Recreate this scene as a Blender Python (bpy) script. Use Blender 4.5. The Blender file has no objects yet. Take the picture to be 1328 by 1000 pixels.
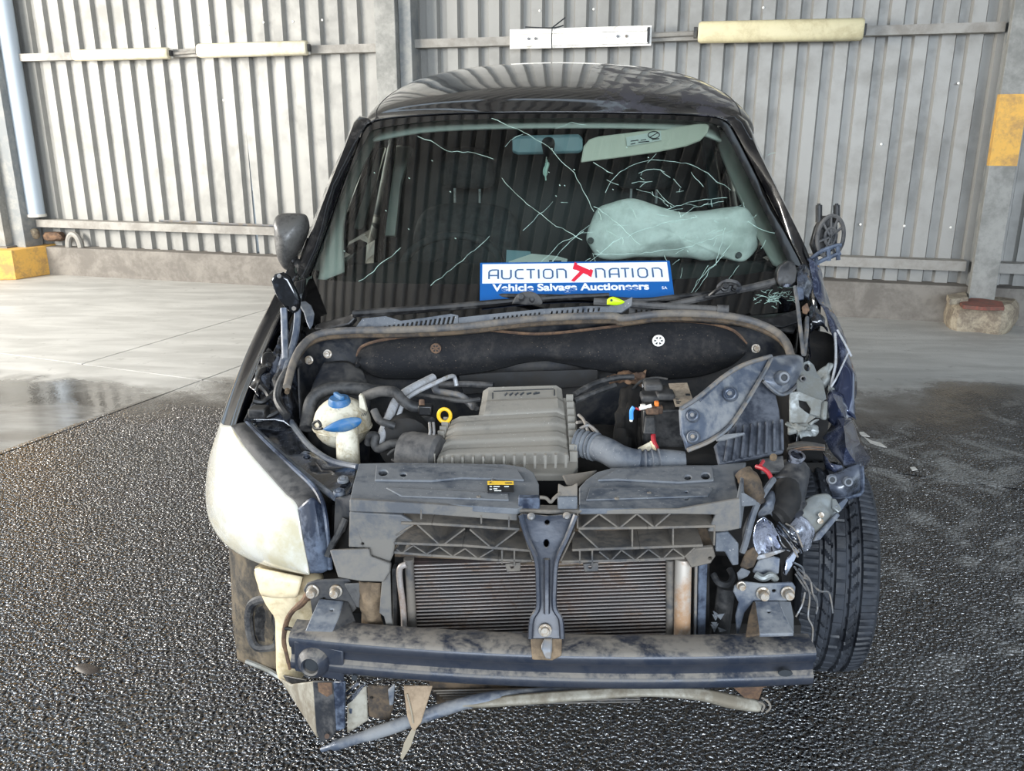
import bpy, bmesh, math, random
from mathutils import Vector, Matrix, noise

SC = bpy.context.scene
COL = SC.collection
V = Vector
rnd = random.Random(7)

# ---------------------------------------------------------------- camera
F, PITCH, YAW, HC = 1100.0, math.radians(16.7), math.radians(2.84), 1.6
CAM = V((0, 0, HC))
_sp, _cp, _sy, _cy = math.sin(PITCH), math.cos(PITCH), math.sin(YAW), math.cos(YAW)
FWD = V((-_sy * _cp, _cy * _cp, -_sp))
RGT = V((_cy, _sy, 0))
UPV = V((-_sy * _sp, _cy * _sp, _cp))
cd = bpy.data.cameras.new('camera')
cam = bpy.data.objects.new('camera', cd)
COL.objects.link(cam)
cd.sensor_width = 36.0
cd.lens = 36.0 * F / 1328.0
cd.clip_start = 0.02
cam.matrix_world = Matrix((
    (RGT.x, UPV.x, -FWD.x, CAM.x),
    (RGT.y, UPV.y, -FWD.y, CAM.y),
    (RGT.z, UPV.z, -FWD.z, CAM.z),
    (0, 0, 0, 1)))
SC.camera = cam

# ---------------------------------------------------------------- world, lights, exposure
w = bpy.data.worlds.new('sky')
SC.world = w
w.use_nodes = True
_bg = w.node_tree.nodes['Background']
_bg.inputs[0].default_value = (0.72, 0.86, 1.0, 1)
_bg.inputs[1].default_value = 1.25


def area(name, loc, target, sx, sy, power, col):
    ld = bpy.data.lights.new(name, 'AREA')
    ld.shape = 'RECTANGLE'
    ld.size, ld.size_y, ld.energy, ld.color = sx, sy, power, col
    o = bpy.data.objects.new(name, ld)
    COL.objects.link(o)
    o.location = loc
    o.rotation_euler = (V(target) - V(loc)).to_track_quat('-Z', 'Y').to_euler()
    return o


area('daylight_open_side_left', (-9.5, 3.8, 2.7), (0, 5.0, 0.7), 5.5, 2.4, 1650, (1.0, 0.95, 0.87))
area('daylight_open_front', (0.6, -5.0, 2.7), (-0.4, 5, 1.3), 7, 2.2, 960, (0.82, 0.9, 1.0))
area('daylight_open_side_right', (9.0, 1.0, 2.6), (0, 3, 1.0), 5, 2, 40, (0.76, 0.87, 1.0))
SC.view_settings.view_transform = 'Standard'
SC.view_settings.look = 'None'
SC.view_settings.gamma = 1.0
SC.view_settings.use_curve_mapping = False
SC.view_settings.exposure = 0.0
SC.cycles.max_bounces = 8
SC.cycles.transparent_max_bounces = 12
SC.cycles.use_denoising = True


# ---------------------------------------------------------------- geometry helpers
def ray(x, y):
    return (RGT * (x - 664.0) + UPV * (500.0 - y) + FWD * F).normalized()


def p(x, y, Y):
    d = ray(x, y)
    return CAM + d * (Y / d.y)


def pz(x, y, Z):
    d = ray(x, y)
    return CAM + d * ((Z - HC) / d.z)


def onplane(x, y, o, n):
    d = ray(x, y)
    return CAM + d * ((o - CAM).dot(n) / d.dot(n))


def newell(pts):
    n = V((0, 0, 0))
    for i in range(len(pts)):
        a, b = pts[i], pts[(i + 1) % len(pts)]
        n += V(((a.y - b.y) * (a.z + b.z), (a.z - b.z) * (a.x + b.x), (a.x - b.x) * (a.y + b.y)))
    return n.normalized()


def P3(l):
    return [p(*q) if not isinstance(q, Vector) else q for q in l]


def cr(pts, n):
    """Catmull-Rom resample through points, n samples."""
    pts = [V(q) for q in pts]
    m = len(pts) - 1
    out = []
    for i in range(n):
        t = i / (n - 1) * m
        k = min(int(t), m - 1)
        f = t - k
        p0, p1, p2, p3 = pts[max(k - 1, 0)], pts[k], pts[k + 1], pts[min(k + 2, m)]
        out.append(0.5 * ((2 * p1) + (p2 - p0) * f + (2 * p0 - 5 * p1 + 4 * p2 - p3) * f * f
                          + (3 * p1 - p0 - 3 * p2 + p3) * f ** 3))
    return out


def frame(d):
    d = d.normalized()
    u = d.cross(V((0, 0, 1)))
    if u.length < 1e-3:
        u = d.cross(V((1, 0, 0)))
    u.normalize()
    return u, d.cross(u).normalized()


class G:
    def __init__(self):
        self.bm = bmesh.new()

    def quad(self, *pts):
        self.bm.faces.new([self.bm.verts.new(q) for q in pts])
        return self

    def box(self, c, s, ax=None):
        ax = ax or (V((1, 0, 0)), V((0, 1, 0)), V((0, 0, 1)))
        c = V(c)
        vs = [self.bm.verts.new(c + ax[0] * (i * s[0] / 2) + ax[1] * (j * s[1] / 2) + ax[2] * (k * s[2] / 2))
              for i in (-1, 1) for j in (-1, 1) for k in (-1, 1)]
        for f in ((0, 1, 3, 2), (4, 6, 7, 5), (0, 4, 5, 1), (2, 3, 7, 6), (0, 2, 6, 4), (1, 5, 7, 3)):
            self.bm.faces.new([vs[i] for i in f])
        return self

    def hexa(self, a, b):
        """prism between two equal loops"""
        va = [self.bm.verts.new(q) for q in a]
        vb = [self.bm.verts.new(q) for q in b]
        n = len(a)
        for i in range(n):
            self.bm.faces.new([va[i], va[(i + 1) % n], vb[(i + 1) % n], vb[i]])
        self.bm.faces.new(va[::-1])
        self.bm.faces.new(vb)
        return self

    def tube(self, pts, r, n=10, smooth=0, caps=True, flat=None):
        pts = [V(q) for q in pts]
        rl = list(r) if isinstance(r, (list, tuple)) else None
        if smooth:
            m = len(pts)
            pts = cr(pts, smooth)
            if rl:
                rl = [rl[min(int(i / (smooth - 1) * (m - 1) + .5), m - 1)] for i in range(smooth)]
        if rl is None:
            rl = [r] * len(pts)
        rings = []
        u = None
        for i, q in enumerate(pts):
            d = (pts[min(i + 1, len(pts) - 1)] - pts[max(i - 1, 0)])
            if d.length < 1e-9:
                d = V((0, 0, 1))
            d.normalize()
            if u is None:
                u, v = frame(d)
            else:
                u = (u - d * u.dot(d))
                if u.length < 1e-4:
                    u, v = frame(d)
                u.normalize()
                v = d.cross(u).normalized()
            ring = []
            for k in range(n):
                a = 2 * math.pi * k / n
                o = u * math.cos(a) + v * math.sin(a)
                if flat:
                    fa, fs = flat
                    o = o - fa * o.dot(fa) * (1 - fs)
                ring.append(self.bm.verts.new(q + o * rl[i]))
            rings.append(ring)
        for a, b in zip(rings, rings[1:]):
            for k in range(n):
                self.bm.faces.new([a[k], a[(k + 1) % n], b[(k + 1) % n], b[k]])
        if caps:
            self.bm.faces.new(rings[0][::-1])
            self.bm.faces.new(rings[-1])
        return self

    def cyl(self, a, b, r, r2=None, n=16):
        return self.tube([a, b], [r, r if r2 is None else r2], n)

    def lathe(self, o, d, prof, n=24, closed=False):
        """prof: list of (radius, height along d)"""
        o, d = V(o), V(d).normalized()
        u, v = frame(d)
        rings = []
        for r, h in prof:
            r = max(r, 1e-5)
            rings.append([self.bm.verts.new(o + d * h + (u * math.cos(2 * math.pi * k / n) + v * math.sin(2 * math.pi * k / n)) * r)
                          for k in range(n)])
        for a, b in zip(rings, rings[1:]):
            for k in range(n):
                self.bm.faces.new([a[k], a[(k + 1) % n], b[(k + 1) % n], b[k]])
        if closed:
            self.bm.faces.new(rings[0][::-1])
            self.bm.faces.new(rings[-1])
        return self

    def ball(self, c, r, n=16, sc=(1, 1, 1)):
        c = V(c)
        m = n // 2
        rings = []
        for i in range(m + 1):
            t = math.pi * i / m
            rr = max(math.sin(t), 1e-4) * r
            rings.append([self.bm.verts.new(c + V((math.cos(2 * math.pi * k / n) * rr * sc[0], math.sin(2 * math.pi * k / n) * rr * sc[1],
                                                  math.cos(t) * r * sc[2]))) for k in range(n)])
        for a, b in zip(rings, rings[1:]):
            for k in range(n):
                self.bm.faces.new([a[k], a[(k + 1) % n], b[(k + 1) % n], b[k]])
        return self

    def plate(self, pts, thick, holes=(), d=None):
        pts = P3(pts)
        n = newell(pts)
        c = sum(pts, V((0, 0, 0))) / len(pts)
        if n.dot(CAM - c) < 0:
            n = -n
        if d is None:
            d = -n * thick
        loops = [pts] + [[onplane(h[0], h[1], c, n) if len(h) == 2 else p(*h) for h in hp] if not isinstance(hp, tuple)
                         else self._circ(hp, c, n) for hp in holes]
        t = bmesh.new()
        es = []
        for lp in loops:
            vs = [t.verts.new(q) for q in lp]
            for i in range(len(vs)):
                es.append(t.edges.new((vs[i], vs[(i + 1) % len(vs)])))
        bmesh.ops.triangle_fill(t, use_beauty=True, use_dissolve=False, edges=es, normal=n)
        fm = {v: self.bm.verts.new(v.co) for v in t.verts}
        bk = {v: self.bm.verts.new(v.co + d) for v in t.verts}
        for f in t.faces:
            self.bm.faces.new([fm[v] for v in f.verts])
            self.bm.faces.new([bk[v] for v in reversed(f.verts)])
        for e in t.edges:
            if len(e.link_faces) == 1:
                a, b = e.verts
                self.bm.faces.new([fm[a], fm[b], bk[b], bk[a]])
        t.free()
        return self

    def _circ(self, h, c, n):
        x, y, rx = h[:3]
        ry = h[3] if len(h) > 3 else rx
        k = 12
        return [onplane(x + rx * math.cos(2 * math.pi * i / k), y + ry * math.sin(2 * math.pi * i / k), c, n) for i in range(k)]

    def patch(self, rows, nu=24, nv=12, noise_amp=0, noise_sc=8, ridged=False, seed=0, close=False):
        rows = [cr(P3(r), nu) for r in rows]
        cols = [cr([r[i] for r in rows], nv) for i in range(nu)]
        g = []
        for j in range(nv):
            g.append([cols[i][j].copy() for i in range(nu)])
        if noise_amp:
            so = V((seed * 3.7, seed * 1.3, seed * 2.1))
            h = [r[:] for r in g]
            for j in range(nv):
                for i in range(nu):
                    a = g[j][min(i + 1, nu - 1)] - g[j][max(i - 1, 0)]
                    b = g[min(j + 1, nv - 1)][i] - g[max(j - 1, 0)][i]
                    nn = a.cross(b)
                    nn = nn.normalized() if nn.length > 1e-9 else V((0, -1, 0))
                    q = g[j][i] * noise_sc + so
                    v = noise.noise(q) + .5 * noise.noise(q * 2.1)
                    if ridged:
                        v = 1 - 2.2 * abs(v)
                    h[j][i] = g[j][i] + nn * v * noise_amp
            g = h
        gv = [[self.bm.verts.new(q) for q in r] for r in g]
        fs = []
        for j in range(nv - 1):
            for i in range(nu - 1):
                fs.append(self.bm.faces.new([gv[j][i], gv[j][i + 1], gv[j + 1][i + 1], gv[j + 1][i]]))
        self.open = True
        return self

    def pillow(self, outline, front, back, rings=7, amp=0, sc=10, seed=0, pw=.55):
        """closed cushion: outline loop, bulging front towards camera and back away"""
        pts = P3(outline)
        n0 = len(pts)
        pts = cr(pts + [pts[0]], n0 * 4 + 1)[:-1]
        c = sum(pts, V((0, 0, 0))) / len(pts)
        n = newell(pts)
        if n.dot(CAM - c) < 0:
            n = -n
        so = V((seed * 3.1, seed, seed * 1.7))

        def ring(s, off):
            out = []
            for q in pts:
                w_ = c + (q - c) * s
                o = off
                if amp:
                    o += amp * (noise.noise(w_ * sc + so) + .6 * noise.noise(w_ * sc * 2.3 + so))
                    w_ = w_ + (q - c).normalized() * amp * .5 * noise.noise(w_ * sc * 1.4 - so)
                out.append(self.bm.verts.new(w_ + n * o))
            return out
        rs = []
        for k in range(rings):
            s = math.sin(math.pi / 2 * (k + .35) / (rings - .65))
            rs.append(ring(s, front * max(1 - s ** 2, 0) ** pw))
        for k in range(rings - 2, -1, -1):
            s = math.sin(math.pi / 2 * (k + .35) / (rings - .65))
            rs.append(ring(s, -back * max(1 - s ** 2, 0) ** pw))
        m = len(pts)
        for a, b in zip(rs, rs[1:]):
            for k in range(m):
                self.bm.faces.new([a[k], a[(k + 1) % m], b[(k + 1) % m], b[k]])
        self.bm.faces.new(rs[0][::-1])
        self.bm.faces.new(rs[-1])
        return self


def build(name, g, mat, parent=None, smooth=38, bevel=0, solid=0, sub=0, kind=None, label=None, face=True, seg=2):
    bm = g.bm
    bmesh.ops.recalc_face_normals(bm, faces=bm.faces[:])
    me = bpy.data.meshes.new(name)
    if getattr(g, 'open', False):
        s = 0
        for f in bm.faces:
            s += f.normal.dot(CAM - f.calc_center_median()) * f.calc_area()
        if s < 0:
            bmesh.ops.reverse_faces(bm, faces=bm.faces[:])
    if len(bm.verts):
        lo = V([min(v.co[i] for v in bm.verts) for i in range(3)])
        hi = V([max(v.co[i] for v in bm.verts) for i in range(3)])
        c = (lo + hi) / 2
    else:
        c = V((0, 0, 0))
    bmesh.ops.translate(bm, verts=bm.verts[:], vec=-c)
    bm.to_mesh(me)
    bm.free()
    me.materials.append(mat)
    if smooth:
        me.polygons.foreach_set('use_smooth', [True] * len(me.polygons))
        me.set_sharp_from_angle(angle=math.radians(smooth))
    o = bpy.data.objects.new(name, me)
    COL.objects.link(o)
    o.location = c
    if parent is not None:
        o.parent = parent
        o.location = c - wloc(parent)
    if solid:
        m = o.modifiers.new('thickness', 'SOLIDIFY')
        m.thickness = solid
        m.offset = -1
    if bevel:
        m = o.modifiers.new('edge', 'BEVEL')
        m.width = bevel
        m.segments = seg
        m.limit_method = 'ANGLE'
        m.angle_limit = math.radians(50)
        m.harden_normals = False
    if sub:
        m = o.modifiers.new('subdiv', 'SUBSURF')
        m.levels = m.render_levels = sub
    if kind:
        o['kind'] = kind
    if label:
        o['label'] = label
    return o


def wloc(o):
    l = V(o.location)
    while o.parent is not None:
        o = o.parent
        l += V(o.location)
    return l


def empty(name, loc, parent=None):
    o = bpy.data.objects.new(name, None)
    o.empty_display_size = .05
    COL.objects.link(o)
    o.location = V(loc)
    if parent is not None:
        o.parent = parent
        o.location = V(loc) - wloc(parent)
    return o


def tag(o, label, cat, group=None):
    o['label'] = label
    o['category'] = cat
    if group:
        o['group'] = group
    return o


def struct(o):
    o['kind'] = 'structure'
    return o


# ---------------------------------------------------------------- materials
def lin(r, g, b):
    f = lambda c: (c / 255 / 12.92) if c / 255 <= .04045 else ((c / 255 + .055) / 1.055) ** 2.4
    return (f(r), f(g), f(b), 1)


class NT:
    def __init__(self, name):
        self.m = bpy.data.materials.new(name)
        self.m.use_nodes = True
        self.t = self.m.node_tree
        self.b = self.t.nodes['Principled BSDF']
        self.out = self.t.nodes['Material Output']

    def n(self, typ, **kw):
        nd = self.t.nodes.new(typ)
        for k, v in kw.items():
            if k in nd.inputs:
                self.set(nd.inputs[k], v)
            else:
                setattr(nd, k, v)
        return nd

    def set(self, sock, v):
        if isinstance(v, bpy.types.NodeSocket):
            self.t.links.new(v, sock)
        else:
            sock.default_value = v

    def noise(self, vec, scale, detail=4, rough=.6, dist=0):
        nd = self.n('ShaderNodeTexNoise')
        self.set(nd.inputs['Vector'], vec)
        nd.inputs['Scale'].default_value = scale
        nd.inputs['Detail'].default_value = detail
        nd.inputs['Roughness'].default_value = rough
        nd.inputs['Distortion'].default_value = dist
        return nd.outputs['Fac']

    def ramp(self, fac, a, b, ca=(0, 0, 0, 1), cb=(1, 1, 1, 1)):
        nd = self.n('ShaderNodeMapRange')
        self.set(nd.inputs['Value'], fac)
        nd.inputs['From Min'].default_value = a
        nd.inputs['From Max'].default_value = b
        nd.interpolation_type = 'SMOOTHSTEP'
        return nd.outputs['Result']

    def mix(self, fac, a, b):
        nd = self.n('ShaderNodeMix', data_type='RGBA')
        self.set(nd.inputs[0], fac)
        self.set(nd.inputs[6], a)
        self.set(nd.inputs[7], b)
        return nd.outputs[2]

    def math(self, op, a, b=0.0, clamp=False):
        nd = self.n('ShaderNodeMath', operation=op, use_clamp=clamp)
        self.set(nd.inputs[0], a)
        self.set(nd.inputs[1], b)
        return nd.outputs[0]

    def coord(self, k='Object'):
        return self.n('ShaderNodeTexCoord').outputs[k]

    def bump(self, h, strength, dist=.01):
        nd = self.n('ShaderNodeBump')
        nd.inputs['Strength'].default_value = strength
        nd.inputs['Distance'].default_value = dist
        self.set(nd.inputs['Height'], h)
        self.set(self.b.inputs['Normal'], nd.outputs['Normal'])
        return nd


def M(name, base, rough=.5, metal=0., dirt=None, amt=.5, sc=6., bump=0., bsc=60., coat=0., dirt_rough=.85, world=False, spec=.5, fleck=None, up=0):
    t = NT(name)
    co = t.n('ShaderNodeNewGeometry').outputs['Position']
    base = lin(*base)
    b = t.b
    b.inputs['Metallic'].default_value = metal
    b.inputs['Specular IOR Level'].default_value = spec
    if coat:
        b.inputs['Coat Weight'].default_value = coat
        b.inputs['Coat Roughness'].default_value = .05
    if dirt:
        n1 = t.noise(co, sc, 6, .65, .6)
        n2 = t.noise(co, sc * 6, 4, .7)
        f = t.math('ADD', n1, t.math('MULTIPLY', n2, .45))
        lo = .95 - amt * .55
        f = t.ramp(f, lo - .16, lo + .16)
        if up:
            sz = t.n('ShaderNodeSeparateXYZ')
            t.set(sz.inputs[0], t.n('ShaderNodeNewGeometry').outputs['True Normal'])
            f = t.math('MULTIPLY', f, t.math('ADD', 1 - up, t.math('MULTIPLY', t.ramp(sz.outputs[2], .3, .8), up)))
        col = t.mix(f, base, lin(*dirt))
        if fleck:
            f2 = t.ramp(t.noise(co, sc * 22, 2, .5), .69, .74)
            col = t.mix(f2, col, lin(*fleck))
        t.set(b.inputs['Base Color'], col)
        r = t.n('ShaderNodeMapRange')
        t.set(r.inputs['Value'], f)
        r.inputs['To Min'].default_value = rough
        r.inputs['To Max'].default_value = dirt_rough
        t.set(b.inputs['Roughness'], r.outputs[0])
        if metal:
            r2 = t.n('ShaderNodeMapRange')
            t.set(r2.inputs['Value'], f)
            r2.inputs['To Min'].default_value = metal
            r2.inputs['To Max'].default_value = 0
            t.set(b.inputs['Metallic'], r2.outputs[0])
    else:
        b.inputs['Base Color'].default_value = base
        b.inputs['Roughness'].default_value = rough
    if bump:
        t.bump(t.noise(co, bsc, 4, .6), bump, .004)
    return t.m


MT = {}
MT['paint'] = M('black_car_paint', (9, 9, 13), .12, 0, (70, 66, 62), .12, 5, coat=1., dirt_rough=.5)
MT['paint_crumpled'] = M('crumpled_paint_blue_sheen', (42, 51, 78), .15, .5, (92, 98, 114), .22, 9, .0, 30, coat=1., dirt_rough=.5)  # black paint with its blue reflections lifted into the base colour
MT['wet_metal'] = M('wet_black_metal', (10, 11, 15), .1, .2, (70, 76, 88), .28, 7, .0, 20, coat=.6, dirt_rough=.4)
MT['plastic_dusty'] = M('dusty_grey_plastic', (58, 65, 76), .5, 0, (100, 103, 107), .55, 7, .15, 90, fleck=(150, 150, 150))
MT['plastic_truss'] = M('muddy_grey_plastic', (68, 68, 69), .6, 0, (106, 99, 90), .5, 10, .2, 80)
MT['plastic_dark'] = M('dark_dusty_plastic', (30, 32, 37), .5, 0, (84, 82, 80), .4, 8, .15, 70)
MT['black_plastic'] = M('black_plastic', (14, 14, 16), .38, 0, (62, 60, 58), .25, 10)
MT['airbox'] = M('dusty_air_box_plastic', (92, 90, 86), .6, 0, (126, 122, 114), .75, 8, .2, 60, fleck=(160, 158, 150))
MT['mud_shade'] = M('mud_and_shade_plastic', (44, 39, 35), .8, 0, (88, 73, 56), .45, 14)  # mud tone, darkened to carry the recess shade behind the ribs
MT['felt'] = M('dark_felt', (17, 18, 22), .9, 0, (48, 45, 43), .22, 9, .5, 120, fleck=(104, 92, 80))
MT['bulkhead'] = M('blue_black_metal', (26, 30, 38), .45, .1, (70, 68, 66), .4, 8)
MT['engine'] = M('engine_black', (10, 10, 12), .7, 0, (36, 33, 30), .4, 12, .3, 40)
MT['rubber'] = M('black_rubber', (30, 31, 33), .55, 0, (78, 76, 74), .35, 10)
MT['seal'] = M('dusty_rubber_seal', (70, 70, 72), .6, 0, (112, 104, 94), .4, 8)
MT['tyre'] = M('tyre_rubber', (17, 20, 26), .5, 0, (42, 46, 53), .4, 7, .2, 120)
MT['alu'] = M('bare_aluminium', (178, 180, 184), .35, .35, (120, 116, 110), .3, 14)
MT['fin'] = M('condenser_fin_metal', (176, 170, 166), .4, .5, (130, 112, 98), .35, 10)
MT['fin_dark'] = M('condenser_core', (16, 12, 13), .8, 0, (40, 26, 22), .4, 12)
MT['steel'] = M('grey_steel', (112, 116, 122), .38, .7, (120, 112, 102), .4, 12)
MT['bracket'] = M('pale_bent_steel', (126, 130, 130), .36, .45, (104, 104, 98), .4, 9)
MT['bolt'] = M('bolt_steel', (176, 172, 164), .35, .7, (130, 112, 90), .4, 60)
MT['beam'] = M('blue_black_beam', (34, 41, 54), .34, .15, (116, 110, 102), .5, 11, .12, 60, up=.9)
MT['torn'] = M('grey_blue_panel', (74, 82, 96), .35, .3, (118, 120, 122), .4, 8)
MT['chrome'] = M('cracked_chrome', (196, 200, 214), .1, 1., (70, 72, 80), .2, 14)
MT['rust'] = M('rusty_metal', (120, 92, 68), .75, .1, (78, 60, 48), .5, 20)
MT['receiver'] = M('stained_aluminium', (172, 164, 154), .45, .3, (150, 118, 88), .35, 6)
MT['cream'] = M('cream_tank_plastic', (226, 208, 172), .45, 0, (180, 158, 118), .2, 8)
MT['milk'] = M('milky_reservoir_plastic', (206, 200, 182), .4, 0, (150, 138, 112), .3, 14)
MT['blue_cap'] = M('blue_cap_plastic', (38, 92, 140), .4, 0, (84, 112, 134), .3, 30)
MT['lens'] = M('whitened_headlight_lens', (196, 195, 187), .22, 0, (176, 167, 140), .3, 4, coat=.5, dirt_rough=.4)  # overexposed glare whitened into the lens colour, over a yellowish stain
MT['trim_blue'] = M('scuffed_blue_black_trim', (32, 39, 54), .3, .1, (84, 94, 110), .35, 10)
MT['mirror_shell'] = M('scuffed_highlit_mirror_shell', (84, 82, 79), .3, .0, (52, 50, 48), .35, 9)  # scuffed shell, lightened to carry its side highlight
MT['yellow'] = M('yellow_plastic', (222, 176, 28), .5)
MT['lime'] = M('lime_green_plastic', (186, 220, 16), .45)
MT['red_wire'] = M('red_wire', (150, 34, 42), .5)
MT['orange'] = M('orange_connector', (220, 120, 40), .5)
MT['white_plastic'] = M('white_plastic', (214, 210, 202), .5)
MT['blue_wire'] = M('light_blue_connector', (66, 140, 210), .5)
MT['airbag'] = M('white_airbag_cloth', (236, 240, 236), .85, 0, (206, 212, 206), .3, 5, .3, 25)
MT['trim_light'] = M('pale_interior_trim', (206, 208, 200), .8)
MT['visor'] = M('beige_visor', (222, 220, 204), .85)
MT['interior'] = M('dark_interior', (26, 30, 32), .7)
MT['seatcloth'] = M('dark_seat_cloth', (34, 38, 40), .95, 0, (48, 52, 54), .4, 20, .3, 200)
MT['mirror_back'] = M('blue_grey_mirror_back', (116, 144, 152), .3)
MT['paper'] = M('white_paper', (226, 230, 224), .8)
MT['cardboard'] = M('tan_plastic_flap', (150, 130, 106), .7, 0, (122, 104, 84), .35, 12)
MT['stick'] = M('grey_strip', (140, 130, 112), .6)
MT['liner'] = M('muddy_wheel_liner', (46, 43, 39), .55, 0, (100, 88, 70), .42, 8, .2, 60)
MT['undertray'] = M('pale_muddy_tray', (150, 146, 134), .6, 0, (112, 104, 90), .45, 9)
MT['ink_shade'] = M('ink_and_hole_shade', (36, 40, 44), .7)  # print, and the painted dark of small holes
MT['sign_white'] = M('sign_white', (218, 221, 226), .4)
MT['sign_blue'] = M('sign_blue', (14, 84, 150), .4)
MT['sign_navy'] = M('sign_lettering', (58, 88, 122), .4)
MT['sign_red'] = M('sign_red', (206, 36, 58), .4)
MT['label_yellow'] = M('label_yellow', (232, 190, 60), .5)
MT['label_black'] = M('label_black', (22, 22, 26), .5)
MT['crack'] = M('glass_crack', (178, 206, 194), .35)
MT['yellow_paint'] = M('yellow_paint_concrete', (226, 176, 88), .8, 0, (178, 142, 92), .35, 5, .3, 20)
MT['sheet'] = M('corrugated_sheet', (151, 150, 146), .5, .15, (138, 137, 133), .3, 1.6, .1, 6, dirt_rough=.6)
MT['girt'] = M('grey_steel_girt', (150, 147, 141), .55, .1, (134, 130, 124), .35, 4)
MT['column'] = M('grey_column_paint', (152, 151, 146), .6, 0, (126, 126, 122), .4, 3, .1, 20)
MT['column_shade'] = M('shaded_column_paint', (120, 124, 126), .6, 0, (150, 150, 146), .35, 3)  # column paint again, with the shade of the webs put into the colour
MT['pipe'] = M('pale_blue_pipe', (176, 188, 200), .5)
MT['kerb'] = M('stained_kerb_concrete', (132, 127, 120), .9, 0, (108, 103, 97), .45, 3, .4, 30)
MT['plinth'] = M('chipped_plinth_concrete', (176, 164, 142), .9, 0, (124, 112, 98), .45, 8, .6, 25)
MT['brick_red'] = M('red_brick_chip', (140, 84, 72), .9, 0, (110, 80, 70), .4, 20)
MT['lamp_cream'] = M('cream_lamp_diffuser', (222, 214, 190), .5, 0, (200, 188, 158), .3, 4)
MT['lamp_yellow'] = M('yellowed_lamp_diffuser', (212, 202, 164), .5, 0, (188, 176, 140), .3, 3)
MT['lamp_white'] = M('white_lamp_tray', (234, 232, 226), .45, 0, (180, 176, 166), .15, 8)
MT['ceiling'] = M('dark_roof_sheet', (176, 176, 174), .5, .1, (140, 138, 136), .35, 2)


def glass(name, tint, refl=1.0, rough=.0, ior=1.5):
    t = NT(name)
    t.t.nodes.remove(t.b)
    tr = t.n('ShaderNodeBsdfTransparent')
    tr.inputs[0].default_value = tint
    gl = t.n('ShaderNodeBsdfGlossy')
    gl.inputs['Roughness'].default_value = rough
    gl.inputs['Color'].default_value = (refl, refl, refl, 1)
    fr = t.n('ShaderNodeFresnel')
    fr.inputs[0].default_value = ior
    mx = t.n('ShaderNodeMixShader')
    t.t.links.new(fr.outputs[0], mx.inputs[0])
    t.t.links.new(tr.outputs[0], mx.inputs[1])
    t.t.links.new(gl.outputs[0], mx.inputs[2])
    t.t.links.new(mx.outputs[0], t.out.inputs['Surface'])
    return t.m


MT['glass'] = glass('green_windscreen_glass', (.88, .985, .935, 1), ior=1.55)
MT['glass_dark'] = glass('dark_tinted_glass', (.05, .07, .07, 1), ior=1.22)
MT['plastic_face'] = M('pale_dusty_plastic', (76, 78, 82), .55, 0, (106, 102, 96), .55, 8, .15, 80)
MT['mud'] = M('dried_mud', (122, 104, 82), .85, 0, (88, 74, 58), .5, 16, .4, 60)
MT['shield'] = M('blue_black_plastic', (38, 43, 53), .42, 0, (78, 82, 90), .35, 9, .1, 60)
MT['label_dirty'] = M('dirty_paper_label', (158, 146, 130), .8, 0, (120, 106, 92), .35, 20)
MT['leaf'] = M('dark_wet_leaf', (60, 52, 46), .5)
MT['frit'] = M('black_glass_border', (6, 6, 7), .05, 0, spec=1.0)


# ================================================================ THE SETTING
WA, WB = pz(65, 356, 0), pz(1225, 418, 0)
WU = (WB - WA).normalized()                      # along the wall, to the right
WN = V((WU.y, -WU.x, 0))                         # out of the wall, towards the camera
WZ = V((0, 0, 1))


def W(s, d, z):
    return WA + WU * s + WN * d + WZ * z


def wpx(x, y, d=0.0):
    """pixel -> (s, z) on the wall plane at distance d in front of the kerb face"""
    q = onplane(x, y, WA + WN * d, WN) - WA
    return q.dot(WU), q.z


def wbox(g, s0, s1, d0, d1, z0, z1):
    return g.box(W((s0 + s1) / 2, (d0 + d1) / 2, (z0 + z1) / 2), (abs(s1 - s0), abs(d1 - d0), abs(z1 - z0)), (WU, WN, WZ))


J1a, J1b = pz(0, 590, 0), pz(310, 475, 0)
E1 = (J1b - J1a).normalized()
E2 = V((E1.y, -E1.x, 0))
J2 = pz(120, 468, 0)
JX = pz(0, 458, 0)
_o = J1a



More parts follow.
